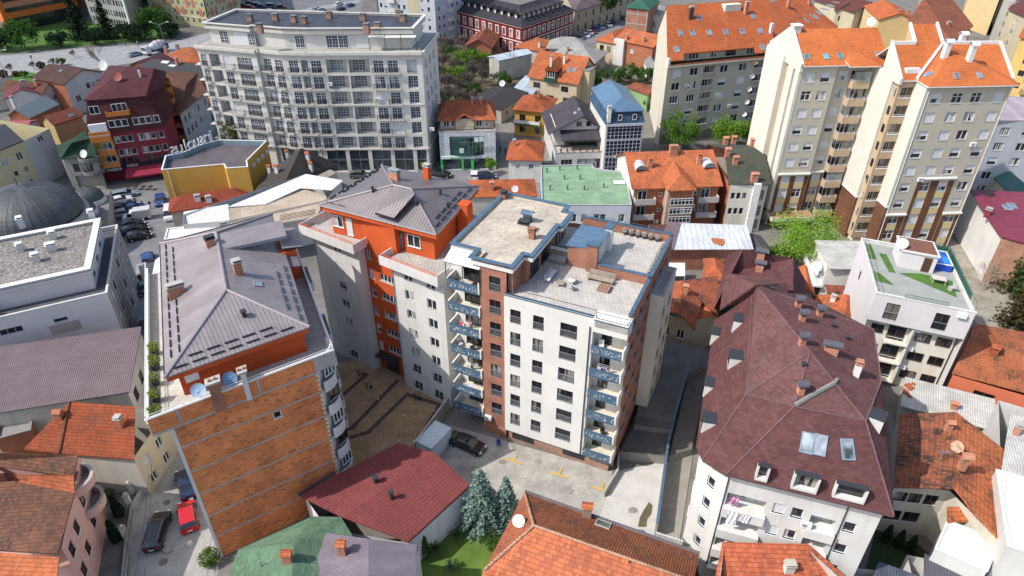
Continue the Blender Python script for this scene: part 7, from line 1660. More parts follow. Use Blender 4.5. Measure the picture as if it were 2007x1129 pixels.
T=broad(4,8.5,3.8,LW,n=6000,leaf=.15,clumps=26,flat=1.1,base=.22);place(T,1326,296,'weeping green willow before the long beige building',sc=1.)
T2=broad(5,8.,4.4,LG,n=5500,leaf=.18,clumps=24,base=.2);place(T2,1424,291,'broad green tree before the dark ground floor of the beige building');place(T2,1476,288,'smaller green tree squeezed against the white firewall',sc=.75)
T3=broad(6,9,3.6,LOL,n=1300,leaf=.22,clumps=20,loose=1.);place(T3,480,318,'thin olive spring tree in front of the cream apartment building',sc=1.1)
T4=broad(7,3.4,1.6,LG,n=1000,leaf=.16,clumps=12,base=.35);place(T4,960,343,'small round street tree by the pharmacy');place(T4,826,336,'little street tree at the corner of the cream building',sc=.8)
# thicket with bare trees
TWIG=mat('stucco',(.17,.145,.125),dirt=.2);Bq=[bare(k,8,.42,5,.14,m=TWIG,stems=s,br=4,rmin=.022) for k,s in ((11,2),(12,3),(13,3))]
th=[(868,225),(880,200),(862,180),(900,195),(915,180),(880,160),(905,150),(930,150),(945,170),(925,125),(950,140),(900,118),(940,110),(870,140),(895,215),(912,205),(965,118),(890,135),(860,160),(925,165),(955,205),(868,120),(880,180),(912,100),(892,150),(918,140),(935,190),(870,165),(910,165),(885,108),(930,205),(950,95),(865,100),(875,215)]
for i,(u,v) in enumerate(th): place(Bq[i%3],u,v,'leafless grey-brown tree in the thicket beside the cream building','tree',.6+.05*(i%5),group='bare trees in the thicket')
Bt=bare(21,10,.42,6,.2,br=3,m=mat('plain',(.05,.04,.035)));place(Bt,990,150,'dark bare tree standing before the white flat roofed house',sc=.95)
Bt2=bare(22,9,.5,6,.18,br=3);place(Bt2,208,136,'large bare tree on the boulevard edge',sc=1.)
for (u,v),s in zip(((68,136),(108,132),(146,113),(24,143)),(.35,.4,.35,.4)): place(Bq[0],u,v,'young bare tree in the boulevard planting strip',sc=s,group='young bare boulevard trees')
Gs=broad(31,4,2.6,LM,n=2400,leaf=.16,clumps=14,base=.12);Gb=broad(32,4.5,2.8,LG,n=2400,leaf=.16,clumps=14,base=.12)
for (u,v,s,r,l) in ((912,138,1.5,Gb,'bright green bush deep in the bare thicket'),(896,166,1.3,Gb,'yellow-green bush in the middle of the thicket'),(870,215,1.3,Gs,'green bush at the lower thicket edge by the cream building'),(985,168,1.,Gs,'green bush behind the black felt roof'),(1085,186,1.0,Gs,'dark green tree before the cream house door'),(1176,172,1.25,Gs,'green tree against the tall cream side wall'),(1205,165,1.1,Gs,'green garden tree left of the middle of the row'),(1235,158,1.2,Gs,'green garden tree below the brick and white house'),(1263,162,1.1,Gs,'green garden tree next to the little grey roofed cottage'),(1162,128,1.1,Gb,'green tree peeping over the steep orange roof'),(1276,215,.9,Gs,'dark bush in the gap beside the blue roofed offices'),(862,205,.8,Gs,'low bush between thicket and cream wall'),(925,195,1.1,Gs,'green bush at the thicket edge behind the pharmacy roof'),(945,135,1.2,Gb,'bright green bush near the white flat roofed house'),(880,118,1.2,Gs,'green bush at the top end of the thicket'),(1150,185,1.1,Gs,'green tree in the dirt yard beside the tall cream wall'),(1290,200,1.,Gs,'green bush at the corner of the long beige building')):
    place(r,u,v,l,sc=s)
Tb=broad(33,15,5.5,LM,n=3200,leaf=.4,clumps=26,base=.2);place(Tb,1180,48,'big green tree by the old stone building and the parked cars')
C1=conifer(34,17,5,LDK,lev=18,br=9,tw=8,leaf=.6,droop=.3);place(C1,162,78,'tall dark cedar in front of the salmon banded offices');place(C1,214,76,'second dark cedar before the grey concrete offices',sc=.8)
Tg=broad(35,10,5.4,LM,n=2600,leaf=.35,clumps=22,base=.15);place(Tg,52,98,'rounded green tree at the boulevard before the salmon offices');place(Tg,312,72,'green tree before the checkered apartments',sc=1.05)
Td=broad(36,7,5,LDK,n=2000,leaf=.35,clumps=20,base=.1)
for (u,v,s) in ((5,100,.9),(120,92,.7),(250,80,.8),(275,80,.8),(190,88,.75),(335,75,.7)): place(Td,u,v,'dark evergreen shrub in the belt along the boulevard','shrub',s,group='dark shrubs along the boulevard')
Rb=shrub(37,2.0,1.2,LBR,n=500,leaf=.2)
for (u,v,s,l) in ((82,134,1.,'rounded brown shrub beside the brown gable roof'),(8,152,1.1,'dark brown clipped shrub on the boulevard lawn'),(33,150,.8,'small grey clipped shrub on the boulevard lawn')): place(Rb,u,v,l,'shrub',s)
for (u,v,s,l) in ((120,129,.6,'low green ball shrub on the boulevard strip'),(48,152,.5,'small green ball shrub at the lawn edge')): place(Gs,u,v,l,'shrub',s)
place(bare(23,6,.6,5,.1,br=3,stems=2,m=mat('plain',(.3,.26,.2))),1930,570,'pale leafless tree in the yard below the rooftop pool',sc=1.)
T=conifer(38,9,3.6,mat('leaf',(.06,.1,.02),c2=(.03,.05,.012)),lev=14,br=9,tw=9,leaf=.35);place(T,1992,575,'green conifer at the right border of the yard')
T=conifer(39,8,3.6,mat('leaf',(.07,.06,.02),c2=(.035,.03,.015)),lev=14,br=9,tw=9,leaf=.32);place(T,1985,640,'brownish conifer above the coral house')
place(shrub(42,2.6,2.4,LBR,n=1000,leaf=.2),1950,520,'brown tangled bush by the brick wall','shrub')
place(Gs,1372,512,'green bush growing below the brick shed','shrub',.6);place(Gb,1392,530,'bright green bush by the tarpaulin','shrub',.6);place(Gs,1590,560,'small green bush behind the maroon roof','shrub',.4)
cy=cypress(51,3.4,.55,LBOX);place(cy,833,1090,'slim yellow-green cypress at the corner of the garden wall','shrub')
cd_=cypress(52,3.2,.6,LDK)
for (u,v,l) in ((236,1012,'dark cypress in the front garden, the one nearer the gate lamp'),(230,1060,'dark cypress in the front garden beside the street fence')): place(cd_,u,v,l,'shrub')
for (u,v) in ((1733,1062),(1757,1072),(1780,1082)): place(cd_,u,v,'dark pointed cypress along the pale garden wall','shrub',.8,group='three cypresses by the pale wall')
YU=mat('leaf',(.09,.14,.06),c2=(.05,.09,.04));yu=yucca(53,1.6,1.1,YU)
for (u,v,l,s) in ((853,1085,'dark spiky yucca beside the slim cypress',1.),(893,1058,'spiky yucca against the pale shed wall',.9),(886,1118,'pale green yucca on the lawn',.9)): place(yu,u,v,l,'plant',s)
bx=shrub(54,1.9,1.0,LBOX,n=900,leaf=.1);place(bx,414,1104,'rounded green conifer shrub at the foot of the brick wall','shrub')
place(Gs,967,1072,'dark shrub under the blue spruces','shrub',.45);place(bx,215,975,'low green shrub in the front garden','shrub',.6)
# potted plants on the terraces
pt=thing('potted_plant','p','plant',(0,0,0));mb=MB();mb.lathe((0,0,0),[(.02,0),(.24,0),(.32,.5),(.02,.5)],mat('plain',(.06,.06,.065)),10);mb.obj('pot',pt)
mb=MB();rn=random.Random(2)
for i in range(160):
    d=V((rn.gauss(0,1),rn.gauss(0,1),rn.gauss(0,1))).normalized();leafcard(mb,V((0,0,.85))+d*.42*(.6+.5*rn.random()),.09,rn,LPOT)
mb.obj('foliage',pt,smooth=False)
def put(root,p,label,cat,group=None,rz=0,sc=1):
    if root.get('used'): root=copytree(root)
    root['used']=1;root.location=p;root.rotation_euler=(0,0,rz);root.scale=(sc,)*3;tag(root,label,cat,group);return root
for k in range(5): put(pt,A.v(-1.05,1.+k*2.3,zA+.07),'bushy potted plant along the street side parapet of the grey roofed block','potted plant','potted plants on the brick block terrace',k,1.25-.1*(k%3))
pt2=copytree(pt);pt2.children[0].data=pt2.children[0].data.copy();pt2.children[0].data.materials[0]=mat('plain',(.4,.38,.35));pt2['used']=0;del pt2['used']
for k in range(6): put(pt2,Cf.v(7.3+.75*k,17.4,zC-.54),'small potted plant in the row along the rear brick parapet','potted plant','pots along the rear terrace parapet',k,.7)
for k in range(9): put(pt2,Cf.v(12.05,9.2+.9*k,zC-.54),'planter box plant beside the blue rail on the upper terrace','potted plant','planters along the side terrace rail',k,.6)
# ---------- vehicles
TYRE=mat('plain',(.018,.018,.02),rough=.8);RIM=mat('plain',(.35,.35,.37),metal=.6,rough=.35);CG=mat('glaze',(.015,.02,.026),rough=.05);HL=mat('plain',(.7,.7,.68),rough=.15);TLR=mat('plain',(.35,.01,.01),rough=.25)
PR={'sedan':[(-2.25,.6,.6),(-2.15,.92,.93),(-1.45,.97,1.0),(-.8,.97,1.38),(.05,.96,1.44),(.5,.95,1.38),(1.2,.92,.95),(2.,.78,.8),(2.25,.55,.57)],
 'hatch':[(-2.0,.6,.62),(-1.95,.95,1.0),(-1.6,.98,1.38),(-.8,.98,1.5),(.1,.97,1.5),(.5,.95,1.42),(1.15,.93,.97),(1.8,.8,.82),(2.0,.55,.57)],
 'wagon':[(-2.35,.6,.62),(-2.28,.95,1.0),(-1.95,.98,1.4),(-.9,.98,1.5),(.1,.97,1.5),(.55,.95,1.42),(1.25,.92,.96),(2.05,.8,.82),(2.3,.55,.57)],
 'van':[(-2.3,.6,.65),(-2.28,1.05,1.6),(-2.1,1.08,1.85),(-.8,1.08,1.9),(.7,1.06,1.88),(1.05,1.04,1.78),(1.7,1.0,1.08),(2.15,.85,.88),(2.3,.55,.57)]}
PAINT0=mat('paint',(.5,.5,.5))
def carproto(kind):
    root=thing('car','c','car',(0,0,0));body=MB();gl={};st=PR[kind];rings=[]
    for i,(x,zs,zr) in enumerate(st):
        e=i in(0,len(st)-1);w=.78 if e else (.86 if kind!='van' else .9);cab=zr>zs+.12;wr=w-.17 if cab else w-.1
        h=[(w-.05,.24),(w,.42),(w,zs-.08),(w-.04,zs),(wr,zr-.05 if cab else zr-.005),(wr-.12,zr)]
        rings.append([V((x,y,z)) for y,z in h]+[V((x,-y,z)) for y,z in h[::-1]])
    W={'side':[MB(),MB()],'front':MB(),'rear':MB()}
    for i in range(len(st)-1):
        a,c=rings[i],rings[i+1];c0=st[i][2]>st[i][1]+.12;c1=st[i+1][2]>st[i+1][1]+.12
        for k in range(12):
            j=(k+1)%12;f=[a[k],c[k],c[j],a[j]];tgt=body;m=PAINT0
            if k in(3,7) and (c0 or c1): tgt=W['side'][k==7];m=CG
            if k in(4,5,6) and c0!=c1: tgt=W['rear' if c1 else 'front'];m=CG
            if k==11: m=BLACK
            tgt.poly(f,m)
    body.poly(rings[0][::-1],PAINT0);body.poly(rings[-1],PAINT0)
    for sx in (-1,1):
        for y in (.35,-.35): body.cbox((st[4][0]*0+ -.35,sx*(.87 if kind!='van' else .91),.5),.02,.02,.4,BLACK)
    body.obj('body',root,smooth=False)
    W['front'].obj('windscreen',root);W['rear'].obj('rear_window',root);[w.obj('side_window',root) for w in W['side']]
    for x in (st[0][0]+.72,st[-1][0]-.75):
        for y in (-.8,.8):
            mb=MB();mb.tube((x,y-.11,.33),(x,y+.11,.33),.33,TYRE,n=14);wh=mb.obj('wheel',root);mb=MB();s=.115 if y>0 else -.115;mb.tube((x,y+s*.8,.33),(x,y+s*1.06,.33),.2,RIM,n=10);mb.obj('rim',wh)
    for y in (-.58,.58):
        mb=MB();mb.cbox((st[-1][0]-.06,y,.6),.16,.34,.13,HL);mb.obj('headlight',root);mb=MB();mb.cbox((st[0][0]+.04,y,.72),.12,.3,.14,TLR);mb.obj('tail_light',root)
    mb=MB();mb.cbox((st[0][0]-.0,0,.5),.05,.5,.11,WHITE);mb.obj('number_plate',root)
    for y in (-.93,.93): mb=MB();mb.cbox((st[5][0]+.15,y,.93),.1,.16,.12,BLACK);mb.obj('wing_mirror',root)
    return root
CP={k:carproto(k) for k in PR}
COLS={'white':(.65,.65,.65),'black':(.008,.008,.01),'silver':(.3,.31,.32),'grey':(.1,.105,.11),'blue':(.02,.06,.2),'navy':(.01,.02,.06),'red':(.42,.006,.01),'maroon':(.12,.008,.02),'paleblue':(.2,.27,.33)}
def car(kind,c,u,v,head,label,z=0,group=None,px=True):
    'head: a pixel the car points at'
    r=CP[kind]
    if r.get('used'): r=copytree(r)
    r['used']=1;q=P(u,v,z);d=P(*head,z)-q;r.location=q;r.rotation_euler=(0,0,atan2(d.y,d.x));tag(r,label,'car' if kind!='van' else 'van',group)
    if kind=='van': r.name='van'
    for ch in r.children:
        if ch.name.startswith('body'):
            ch.material_slots[0].link='OBJECT';ch.material_slots[0].material=mat('paint',COLS[c])
    return r
car('wagon','black',312,1046,(338,960),'black car parked on the pavers in front of the red car')
car('hatch','red',371,1018,(362,960),'bright red hatchback parked by the brick end wall')
car('sedan','navy',368,955,(352,900),'dark car half hidden beside the brick wall')
car('hatch','blue',284,800,(286,720),'blue car in the narrow street behind the purple roof')
car('sedan','silver',291,676,(290,620),'silver car in the narrow street beside the lilac offices')
car('hatch','black',289,648,(289,600),'black hatchback in the narrow street, ahead of the silver one')
car('sedan','black',915,876,(960,895),'black saloon in the paved courtyard by the balconies')
car('wagon','paleblue',246,386,(280,380),'silver blue estate car in front of the maroon block shops')
for k,(kd,c,u,v,l) in enumerate((('sedan','white',236,398,'white car nose-in next to the estate car'),('hatch','grey',236,414,'grey hatchback in the parking row by the lead domes'),('hatch','silver',243,424,'silver hatchback parked right behind the white pickup'),('sedan','blue',262,413,'blue-grey car in the row, just beyond the white pickup'),('hatch','black',261,445,'black hatchback, farthest of the three black cars'),('wagon','black',266,456,'black estate, middle one of the three black cars'),('hatch','black',274,468,'black hatchback, nearest of the three black cars'))):
    car(kd,c,u,v,(u+34,v-8),l)
car('hatch','blue',315,398,(312,420),'dark blue hatchback beside the yellow hall');car('van','white',334,425,(333,450),'white van tucked beside the annex by the yellow hall')
car('hatch','blue',291,512,(290,480),'blue hatchback in the street below the black row');car('van','silver',284,540,(284,500),'small silver van behind the blue hatchback');car('sedan','navy',279,570,(281,540),'dark blue saloon by the shop front of the lilac offices')
car('hatch','paleblue',395,252,(405,238),'pale silver car on the steep side street');car('hatch','blue',409,238,(417,225),'blue car higher up the steep side street')
car('hatch','grey',706,348,(730,348),'grey car passing the glass shop fronts');car('hatch','black',866,347,(890,348),'black car parked left of the pharmacy entrance');car('hatch','white',930,348,(931,330),'white hatchback parked by the pharmacy');car('sedan','navy',951,350,(975,350),'dark saloon beside the white hatchback')
pk=[('hatch','maroon',477,14),('hatch','red',490,17),('sedan','black',490,9),('wagon','navy',507,12),('hatch','blue',513,15),('van','grey',533,16),('wagon','black',519,29),('hatch','silver',531,25),('hatch','maroon',552,16),('hatch','white',579,33),('hatch','white',587,36),('hatch','paleblue',622,21),('hatch','silver',630,23),('hatch','silver',634,36),('hatch','white',664,11),('hatch','blue',687,13),('hatch','navy',669,20)]
lb=['maroon hatchback at the far end of the lot beside the checkered flats','red hatchback in the lot, second from the checkered flats','black saloon behind the red hatchback in the lot','dark estate car in the lot next to the blue hatchback','blue hatchback in the lot near the grey van','grey van in the middle of the car park','black estate car near the grass strip','silver hatchback by the grass strip','maroon hatchback behind the grass strip','white hatchback on the road behind the cream roof','second white hatchback, overlapping the first behind the cream roof','pale blue hatchback in the road, in front of the silver one','silver hatchback trailing the pale blue one','silver car nearest the dark cream building roof edge','white car on the far road near the pale flats','bright blue car next to the pale flats','dark blue car behind the bushes near the pale flats']
for (kd,c,u,v),l in zip(pk,lb): car(kd,c,u,v,(u+22,v-6 if u>560 else v+1),l)
pk=[('sedan','grey',1103,83),('hatch','silver',1120,82),('wagon','black',1128,79),('hatch','grey',1137,77),('hatch','white',1148,73),('hatch','white',1155,68),('sedan','maroon',1162,65),('hatch','blue',1169,60),('hatch','paleblue',1178,56),('hatch','white',1192,52),('wagon','black',1199,44),('hatch','white',1204,36),('sedan','grey',1222,38),('hatch','white',1289,73),('sedan','silver',1291,84)]
lb=['dark grey car at the near end of the row by the red building','silver hatchback, second in the row by the red building','black estate in the row by the red building','grey hatchback beside the two white ones','white hatchback, nearer of the adjoining white pair','white hatchback, farther of the adjoining white pair','maroon saloon in the row beyond the white pair','blue hatchback under the big green tree','pale blue hatchback under the big green tree','white car standing beyond the big tree','black estate at the bend of the car park','white car at the far end of the row','grey saloon by the unfinished brick tower','white car beside the small white house','silver saloon beside the orange roofed house wall']
for (kd,c,u,v),l in zip(pk,lb): car(kd,c,u,v,(u+10,v+6),l)
car('sedan','paleblue',266,110,(300,102),'pale blue saloon driving behind the cement mixer')
# pickup with a box body
def boxtruck(u,v,hd):
    q=P(u,v);d=P(*hd)-q;r=thing('box_van','white pickup van with a grey cargo box in the parking row','van',(0,0,0))
    wp=mat('paint',COLS['white']);mb=MB()
    mb.cbox((0,0,.35),4.6,1.7,.35,wp);mb.obj('chassis',r)
    mb=MB();side=[(.55,.7),(2.3,.7),(2.3,1.0),(1.55,1.12),(1.05,1.75),(.55,1.78)]
    for s in (-.84,.84): mb.poly([V((x,s,z)) for x,z in (side if s<0 else side[::-1])],wp)
    for a,c in zip(side,side[1:]+side[:1]):
        mb.poly([V((a[0],-.84,a[1])),V((a[0],.84,a[1])),V((c[0],.84,c[1])),V((c[0],-.84,c[1]))][::1],CG if (a==side[3]) else wp)
    mb.obj('cab',r);mb=MB()
    for s in (-.85,.85): mb.box((.7,s-.005,1.05),(.75,0,0),(0,.01,0),(0,0,.55),CG)
    mb.obj('side_window',r)
    mb=MB();mb.cbox((-.95,0,.72),2.8,1.85,1.35,mat('plain',(.5,.5,.49)));mb.obj('cargo_box',r)
    for x in (-1.5,1.5):
        for y in (-.8,.8): mb=MB();mb.tube((x,y-.12,.33),(x,y+.12,.33),.33,TYRE,n=14);mb.obj('wheel',r)
    for y in (-.6,.6): mb=MB();mb.cbox((2.28,y,.75),.08,.3,.16,HL);mb.obj('headlight',r)
    r.location=q;r.rotation_euler=(0,0,atan2(d.y,d.x))
boxtruck(271,430,(230,436))
def mixer(u,v,hd):
    q=P(u,v);d=P(*hd)-q;r=thing('cement_mixer_truck','white and blue cement mixer truck on the boulevard','truck',(0,0,0));W_=mat('paint',COLS['white']);BL=mat('plain',(.02,.05,.2))
    mb=MB();mb.cbox((0,0,.7),8,1.1,.35,BL);mb.cbox((-3.2,0,1.),1.3,2.2,1.5,BL);mb.obj('chassis',r);mb=MB();mb.cbox((3.3,0,.7),1.7,2.4,2.1,W_);mb.obj('cab',r);mb=MB();mb.cbox((4.16,0,1.6),.04,2.1,.9,CG);mb.obj('windscreen',r)
    mb=MB();n=14;pr=[(-3.2,.5,2.9),(-2.2,1.1,2.7),(-.3,1.35,2.4),(1.2,1.1,2.1),(2.1,.5,1.95)]
    for (x0,r0,z0),(x1,r1,z1) in zip(pr,pr[1:]): mb.tube((x0,0,z0),(x1,0,z1),r0,W_,r1,n=n)
    for k in range(3): x=-2+1.2*k;mb.tube((x,0,2.68-.16*k),(x+.15,0,2.66-.16*k),1.2+.12*(k==1),TLR,n=14)
    mb.obj('drum',r)
    for x in (3.2,-1.2,-2.6):
        for y in (-1.,1.): mb=MB();mb.tube((x,y-.17,.5),(x,y+.17,.5),.5,TYRE,n=12);mb.obj('wheel',r)
    r.location=q;r.rotation_euler=(0,0,atan2(d.y,d.x))
mixer(308,104,(285,110))
# ---------- street furniture and small things
def wallrun(name,pts,z,h,t,m,label,cat='wall',cop=None):
    mb=MB();q=[P(u,v,z) for u,v in pts]
    for a,c in zip(q,q[1:]):
        d=(c-a);n=V((-d.y,d.x,0)).normalized()*t;mb.box(a-n/2,d,n,(0,0,h),m)
        if cop: mb.box(a-n*.7+V((0,0,h)),d,n*1.4,(0,0,.07),cop)
    return tag(mb.obj(name,loc=q[0]),label,cat)
wallrun('wall',[(812,888),(879,797)],0,1.5,.22,mat('stucco',(.45,.43,.38),dirt=.6),'stained concrete wall between the brown and the grey courtyard')
f=thing('fence','thin mesh fence standing on the courtyard dividing wall','fence',P(812,888,1.5));mb=MB();railmb(mb,[P(812,888,1.5),P(879,797,1.5)],1.5,1.1,DKM,step=.35,r=.018);mb.obj('mesh_panel',f)
# container
c=P(852,880);r=thing('container','pale blue-white metal container beside the red shed roof','container',c);mb=MB();mb.cbox(c,3.6,2.2,2.3,mat('corr',(.55,.62,.66),p=.3,stain=.3),1.0);mb.obj('body',r);mb=MB();mb.cbox(c+V((0,0,2.3)),3.7,2.3,.1,mat('plain',(.55,.62,.66)),1.0);mb.obj('roof',r)
# driveway walls
wallrun('retaining_wall',[(1283,1055),(1305,893),(1317,842),(1347,737)],0,2.3,.2,CONC,'long retaining wall with blue rail between ramp and lane',cop=BLUC)
wallrun('retaining_wall',[(1183,975),(1210,930),(1212,885)],0,1.0,.2,CONC,'low concrete wall at the left edge of the garage ramp')
wallrun('garage_shade_slab',[(1213,887),(1307,895)],0,1.4,.1,BLACK,'black slab painted as the shade in the garage opening under the raised alley step','garage')  # solid black slab, the shade inside the garage put into its colour
def railing(pts,z,label,h=1.):
    r=thing('railing',label,'railing',P(*pts[0],z));mb=MB();railmb(mb,[P(u,v,z) for u,v in pts],z,h,DKM,step=.16);mb.obj('bars',r)
railing([(1214,884),(1260,889),(1308,893)],1.5,'dark railing above the garage opening');railing([(1243,832),(1318,842)],2.3,'dark railing at the step of the alley')
wallrun('wall',[(1283,1058),(1335,1075)],0,1.2,.15,mat('seam',(.6,.6,.58),p=.3),'ribbed pale metal gate closing the lane','gate')
mb=MB()
for (u,v) in ((1006,905),(1095,932),(1172,960)):
    q=P(u,v,.03)
for i,(u,v) in enumerate(((1006,905),(1095,932),(1178,960))):
    q=P(u,v,.16);mb=MB();d=(P(u+18,v+5,.16)-q).normalized();n=V((-d.y,d.x,0));mb.box(q-d*1.1,d*2.2,n*.16,(0,0,.004),mat('plain',(.6,.36,.02)));mb.box(q+n*.17-d*.08,d*.16,n*.9,(0,0,.004),mat('plain',(.6,.36,.02)));tag(mb.obj('parking_mark'),None,None,kind='structure')
# garden wall and fence at the left street
wallrun('garden_wall',[(284,962),(262,1000),(250,1075),(240,1180)],0,.7,.35,mat('stucco',(.4,.38,.34),dirt=.5),'low garden wall with iron fence along the paved street')
f=thing('fence','black iron fence on the low garden wall','fence',P(262,1000,.7));mb=MB();railmb(mb,[P(262,1000,.7),P(250,1075,.7),P(240,1180,.7)],.7,1.1,BLACK,step=.2);mb.obj('bars',f)
for i,((u,v),l) in enumerate(zip(((262,968),(256,992),(249,1055)),('pale gate post with round lamp by the house wall','pale gate post with round lamp, middle of the three','pale gate post with round lamp next to the iron fence'))):
    q=P(u,v);r=thing('gate_post',l,'gate post',q);mb=MB();mb.cbox(q,.45,.45,1.7,CREAM,.3);mb.cbox(q+V((0,0,1.7)),.55,.55,.1,CONC,.3);mb.obj('post',r);mb=MB();mb.lathe(q+V((0,0,1.95)),[(.02,-.15),(.15,-.05),(.16,.05),(.02,.17)],mat('plain',(.6,.55,.4)),10);mb.obj('lamp',r)
q=P(373,1068);mb=MB();mb.lathe(q,[(.28,0),(.3,.25),(.22,.45),(.02,.52)],mat('stucco',(.5,.48,.43)),14);tag(mb.obj('bollard',loc=q),'round concrete bollard on the paved street','bollard')
for (u,v,r_) in ((327,985,.35),(320,1101,.42),(283,455,.3)): q=P(u,v);GZ[0]+=.004;mb=MB();mb.prism([(q+V((cos(k*pi/8)*r_,sin(k*pi/8)*r_,0))).xy for k in range(16)],.02,.045+GZ[0]*0,mat('plain',(.13,.115,.1),var=.3));tag(mb.obj('manhole_cover'),None,None,kind='structure')
# overhead cables
for a,c,l in (((292,930,6.),(230,1250,6.5),'sagging black overhead cable along the paved street, left strand'),((297,905,6.),(262,1250,6.5),'sagging black overhead cable along the paved street, right strand')):
    p,q=P(*a),P(*c);mb=MB();pts=[p.lerp(q,k/12)-V((0,0,1.2*sin(pi*k/12))) for k in range(13)]
    for x,y in zip(pts,pts[1:]): mb.tube(x,y,.022,BLACK,n=4,cap=False)
    tag(mb.obj('overhead_cable',loc=p),l,'cable')
# street lamps
def lamp(u,v,h,label,two=True):
    q=P(u,v);r=thing('street_lamp',label,'street lamp',q);mb=MB();mb.tube(q,q+V((0,0,h)),.1,GREYM,.06)
    for s in ((-1,1) if two else (1,)):
        mb.tube(q+V((0,0,h)),q+V((s*2.2,0,h+.9)),.05,GREYM,n=5)
    mb.obj('pole',r)
    for s in ((-1,1) if two else (1,)): mb=MB();mb.cbox(q+V((s*2.5,0,h+.85)),.9,.3,.14,WHITE);mb.obj('lamp_head',r)
lamp(329,108,9,'twin armed street lamp by the cement mixer');lamp(20,170,9,'single armed street lamp on the boulevard lawn',False)
# terrace furniture on the white panel block
FUR=mat('plain',(.35,.34,.33));WOOD=mat('plain',(.3,.25,.2),var=.3);zt=zC-.55
def seat(x,y,w,a,label,group=None,cat='chair',m=FUR):
    p=Cf.v(x,y,zt);r=thing('terrace_chair' if w<1 else 'terrace_bench',label,cat,p,group=group);e=V((cos(a),sin(a),0));n=V((-sin(a),cos(a),0));mb=MB();mb.cbox(p+V((0,0,.38)),w,.55,.09,mat('plain',(.55,.54,.52)),a);mb.obj('seat',r);mb=MB();mb.cbox(p+n*.27+V((0,0,.42)),w,.07,.5,m,a);mb.obj('backrest',r)
    for sx in (-1,1):
        for sy in (-1,1): mb=MB();mb.tube(p+e*sx*(w/2-.04)+n*sy*.23,p+e*sx*(w/2-.04)+n*sy*.23+V((0,0,.4)),.025,m,n=5);mb.obj('leg',r)
    return r
seat(2.9,5.3,2.2,Cf.a+pi/2,'pale cushioned bench on the tiled terrace','' or None,'bench');seat(5.2,5.2,.75,Cf.a-.3,'grey terrace chair with its back to the far wall');seat(5.6,4.2,.75,Cf.a+2.6,'grey terrace chair facing the other one')
p=Cf.v(4.3,4.5,zt);r=thing('low_table','low slatted table between bench and chairs on the terrace','table',p);mb=MB();mb.cbox(p+V((0,0,.35)),.8,.8,.06,WOOD,Cf.a);mb.obj('tabletop',r)
for sx in (-.35,.35):
    for sy in (-.35,.35): mb=MB();mb.tube(p+V((sx,sy,0)),p+V((sx,sy,.35)),.03,FUR);mb.obj('leg',r)
p=Cf.v(7.8,6.9,zt);r=thing('pallet_bench','long grey pallet bench along the low brick wall','bench',p);mb=MB();Cf.box(mb,6.4,9.2,6.5,7.2,zt+.35,zt+.45,WOOD);Cf.box(mb,6.4,9.2,7.5,7.7,zt,zt+.8,WOOD);mb.obj('seat',r);mb=MB()
for x in (6.5,7.8,9.):Cf.box(mb,x,x+.15,6.55,7.15,zt,zt+.35,WOOD)
mb.obj('frame',r)
p=Cf.v(8.6,5.6,zt);r=thing('wooden_pallet','stack of two wooden pallets on the tiled terrace','pallet',p);mb=MB()
for j in (0,1):
    for k in range(5): Cf.box(mb,8+.26*k,8.18+.26*k,5.0,6.2,zt+.13+.2*j,zt+.17+.2*j,mat('plain',(.33,.2,.13)))
    for y in (5.0,5.55,6.1): Cf.box(mb,8,9.22,y,y+.1,zt+.02+.2*j,zt+.13+.2*j,mat('plain',(.33,.2,.13)))
mb.obj('slats',r)
p=Cf.v(2.4,9,zt);r=thing('outdoor_sofa','wicker sofa with cushions in the corner of the tiled terrace','sofa',p);mb=MB();Cf.box(mb,1.3,3.4,8.2,9.4,zt,zt+.4,mat('plain',(.25,.2,.16)));Cf.box(mb,1.3,3.4,9.2,9.5,zt+.4,zt+.9,mat('plain',(.25,.2,.16)));mb.obj('frame',r);mb=MB();Cf.box(mb,1.4,3.3,8.25,9.15,zt+.42,zt+.55,FUR);mb.obj('cushion',r)
# things on the blue balconies
def bchair(x,y,z,c,label,rz=0):
    p=Cf.v(x,y,z);r=thing('balcony_chair',label,'chair',p);m=mat('plain',c);a=Cf.a+rz;n=V((-sin(a),cos(a),0));mb=MB();mb.cbox(p+V((0,0,.3)),.5,.5,.12,m,a);mb.obj('seat',r);mb=MB();mb.cbox(p+n*.24+V((0,0,.4)),.5,.08,.5,m,a);mb.obj('backrest',r);mb=MB();mb.cbox(p,.4,.4,.3,m,a);mb.obj('base',r)
fz=lambda k:2.3+2.86*k
bchair(-6.0,1.2,fz(6),(.1,.05,.03),'dark wicker armchair on the canopied top balcony, left one',2.2);bchair(-4.0,1.3,fz(6),(.1,.05,.03),'dark wicker armchair on the canopied top balcony, right one',-2.2)
bchair(-6.1,1.4,fz(3),(.5,.5,.48),'pale chair on the left balcony stack, fourth balcony up',1.);bchair(-4.6,1.4,fz(3),(.02,.02,.02),'black chair on the left balcony stack, fourth balcony up',-1.)
bchair(10.4,.5,fz(4),(.02,.02,.02),'black chair on the right balcony stack, fifth balcony up',.6);bchair(11.3,.6,fz(1),(.03,.03,.03),'dark chair on the right balcony stack, second balcony up',.8);bchair(10.2,.6,fz(5),(.6,.6,.58),'white stool on the top balcony of the right stack',.3)
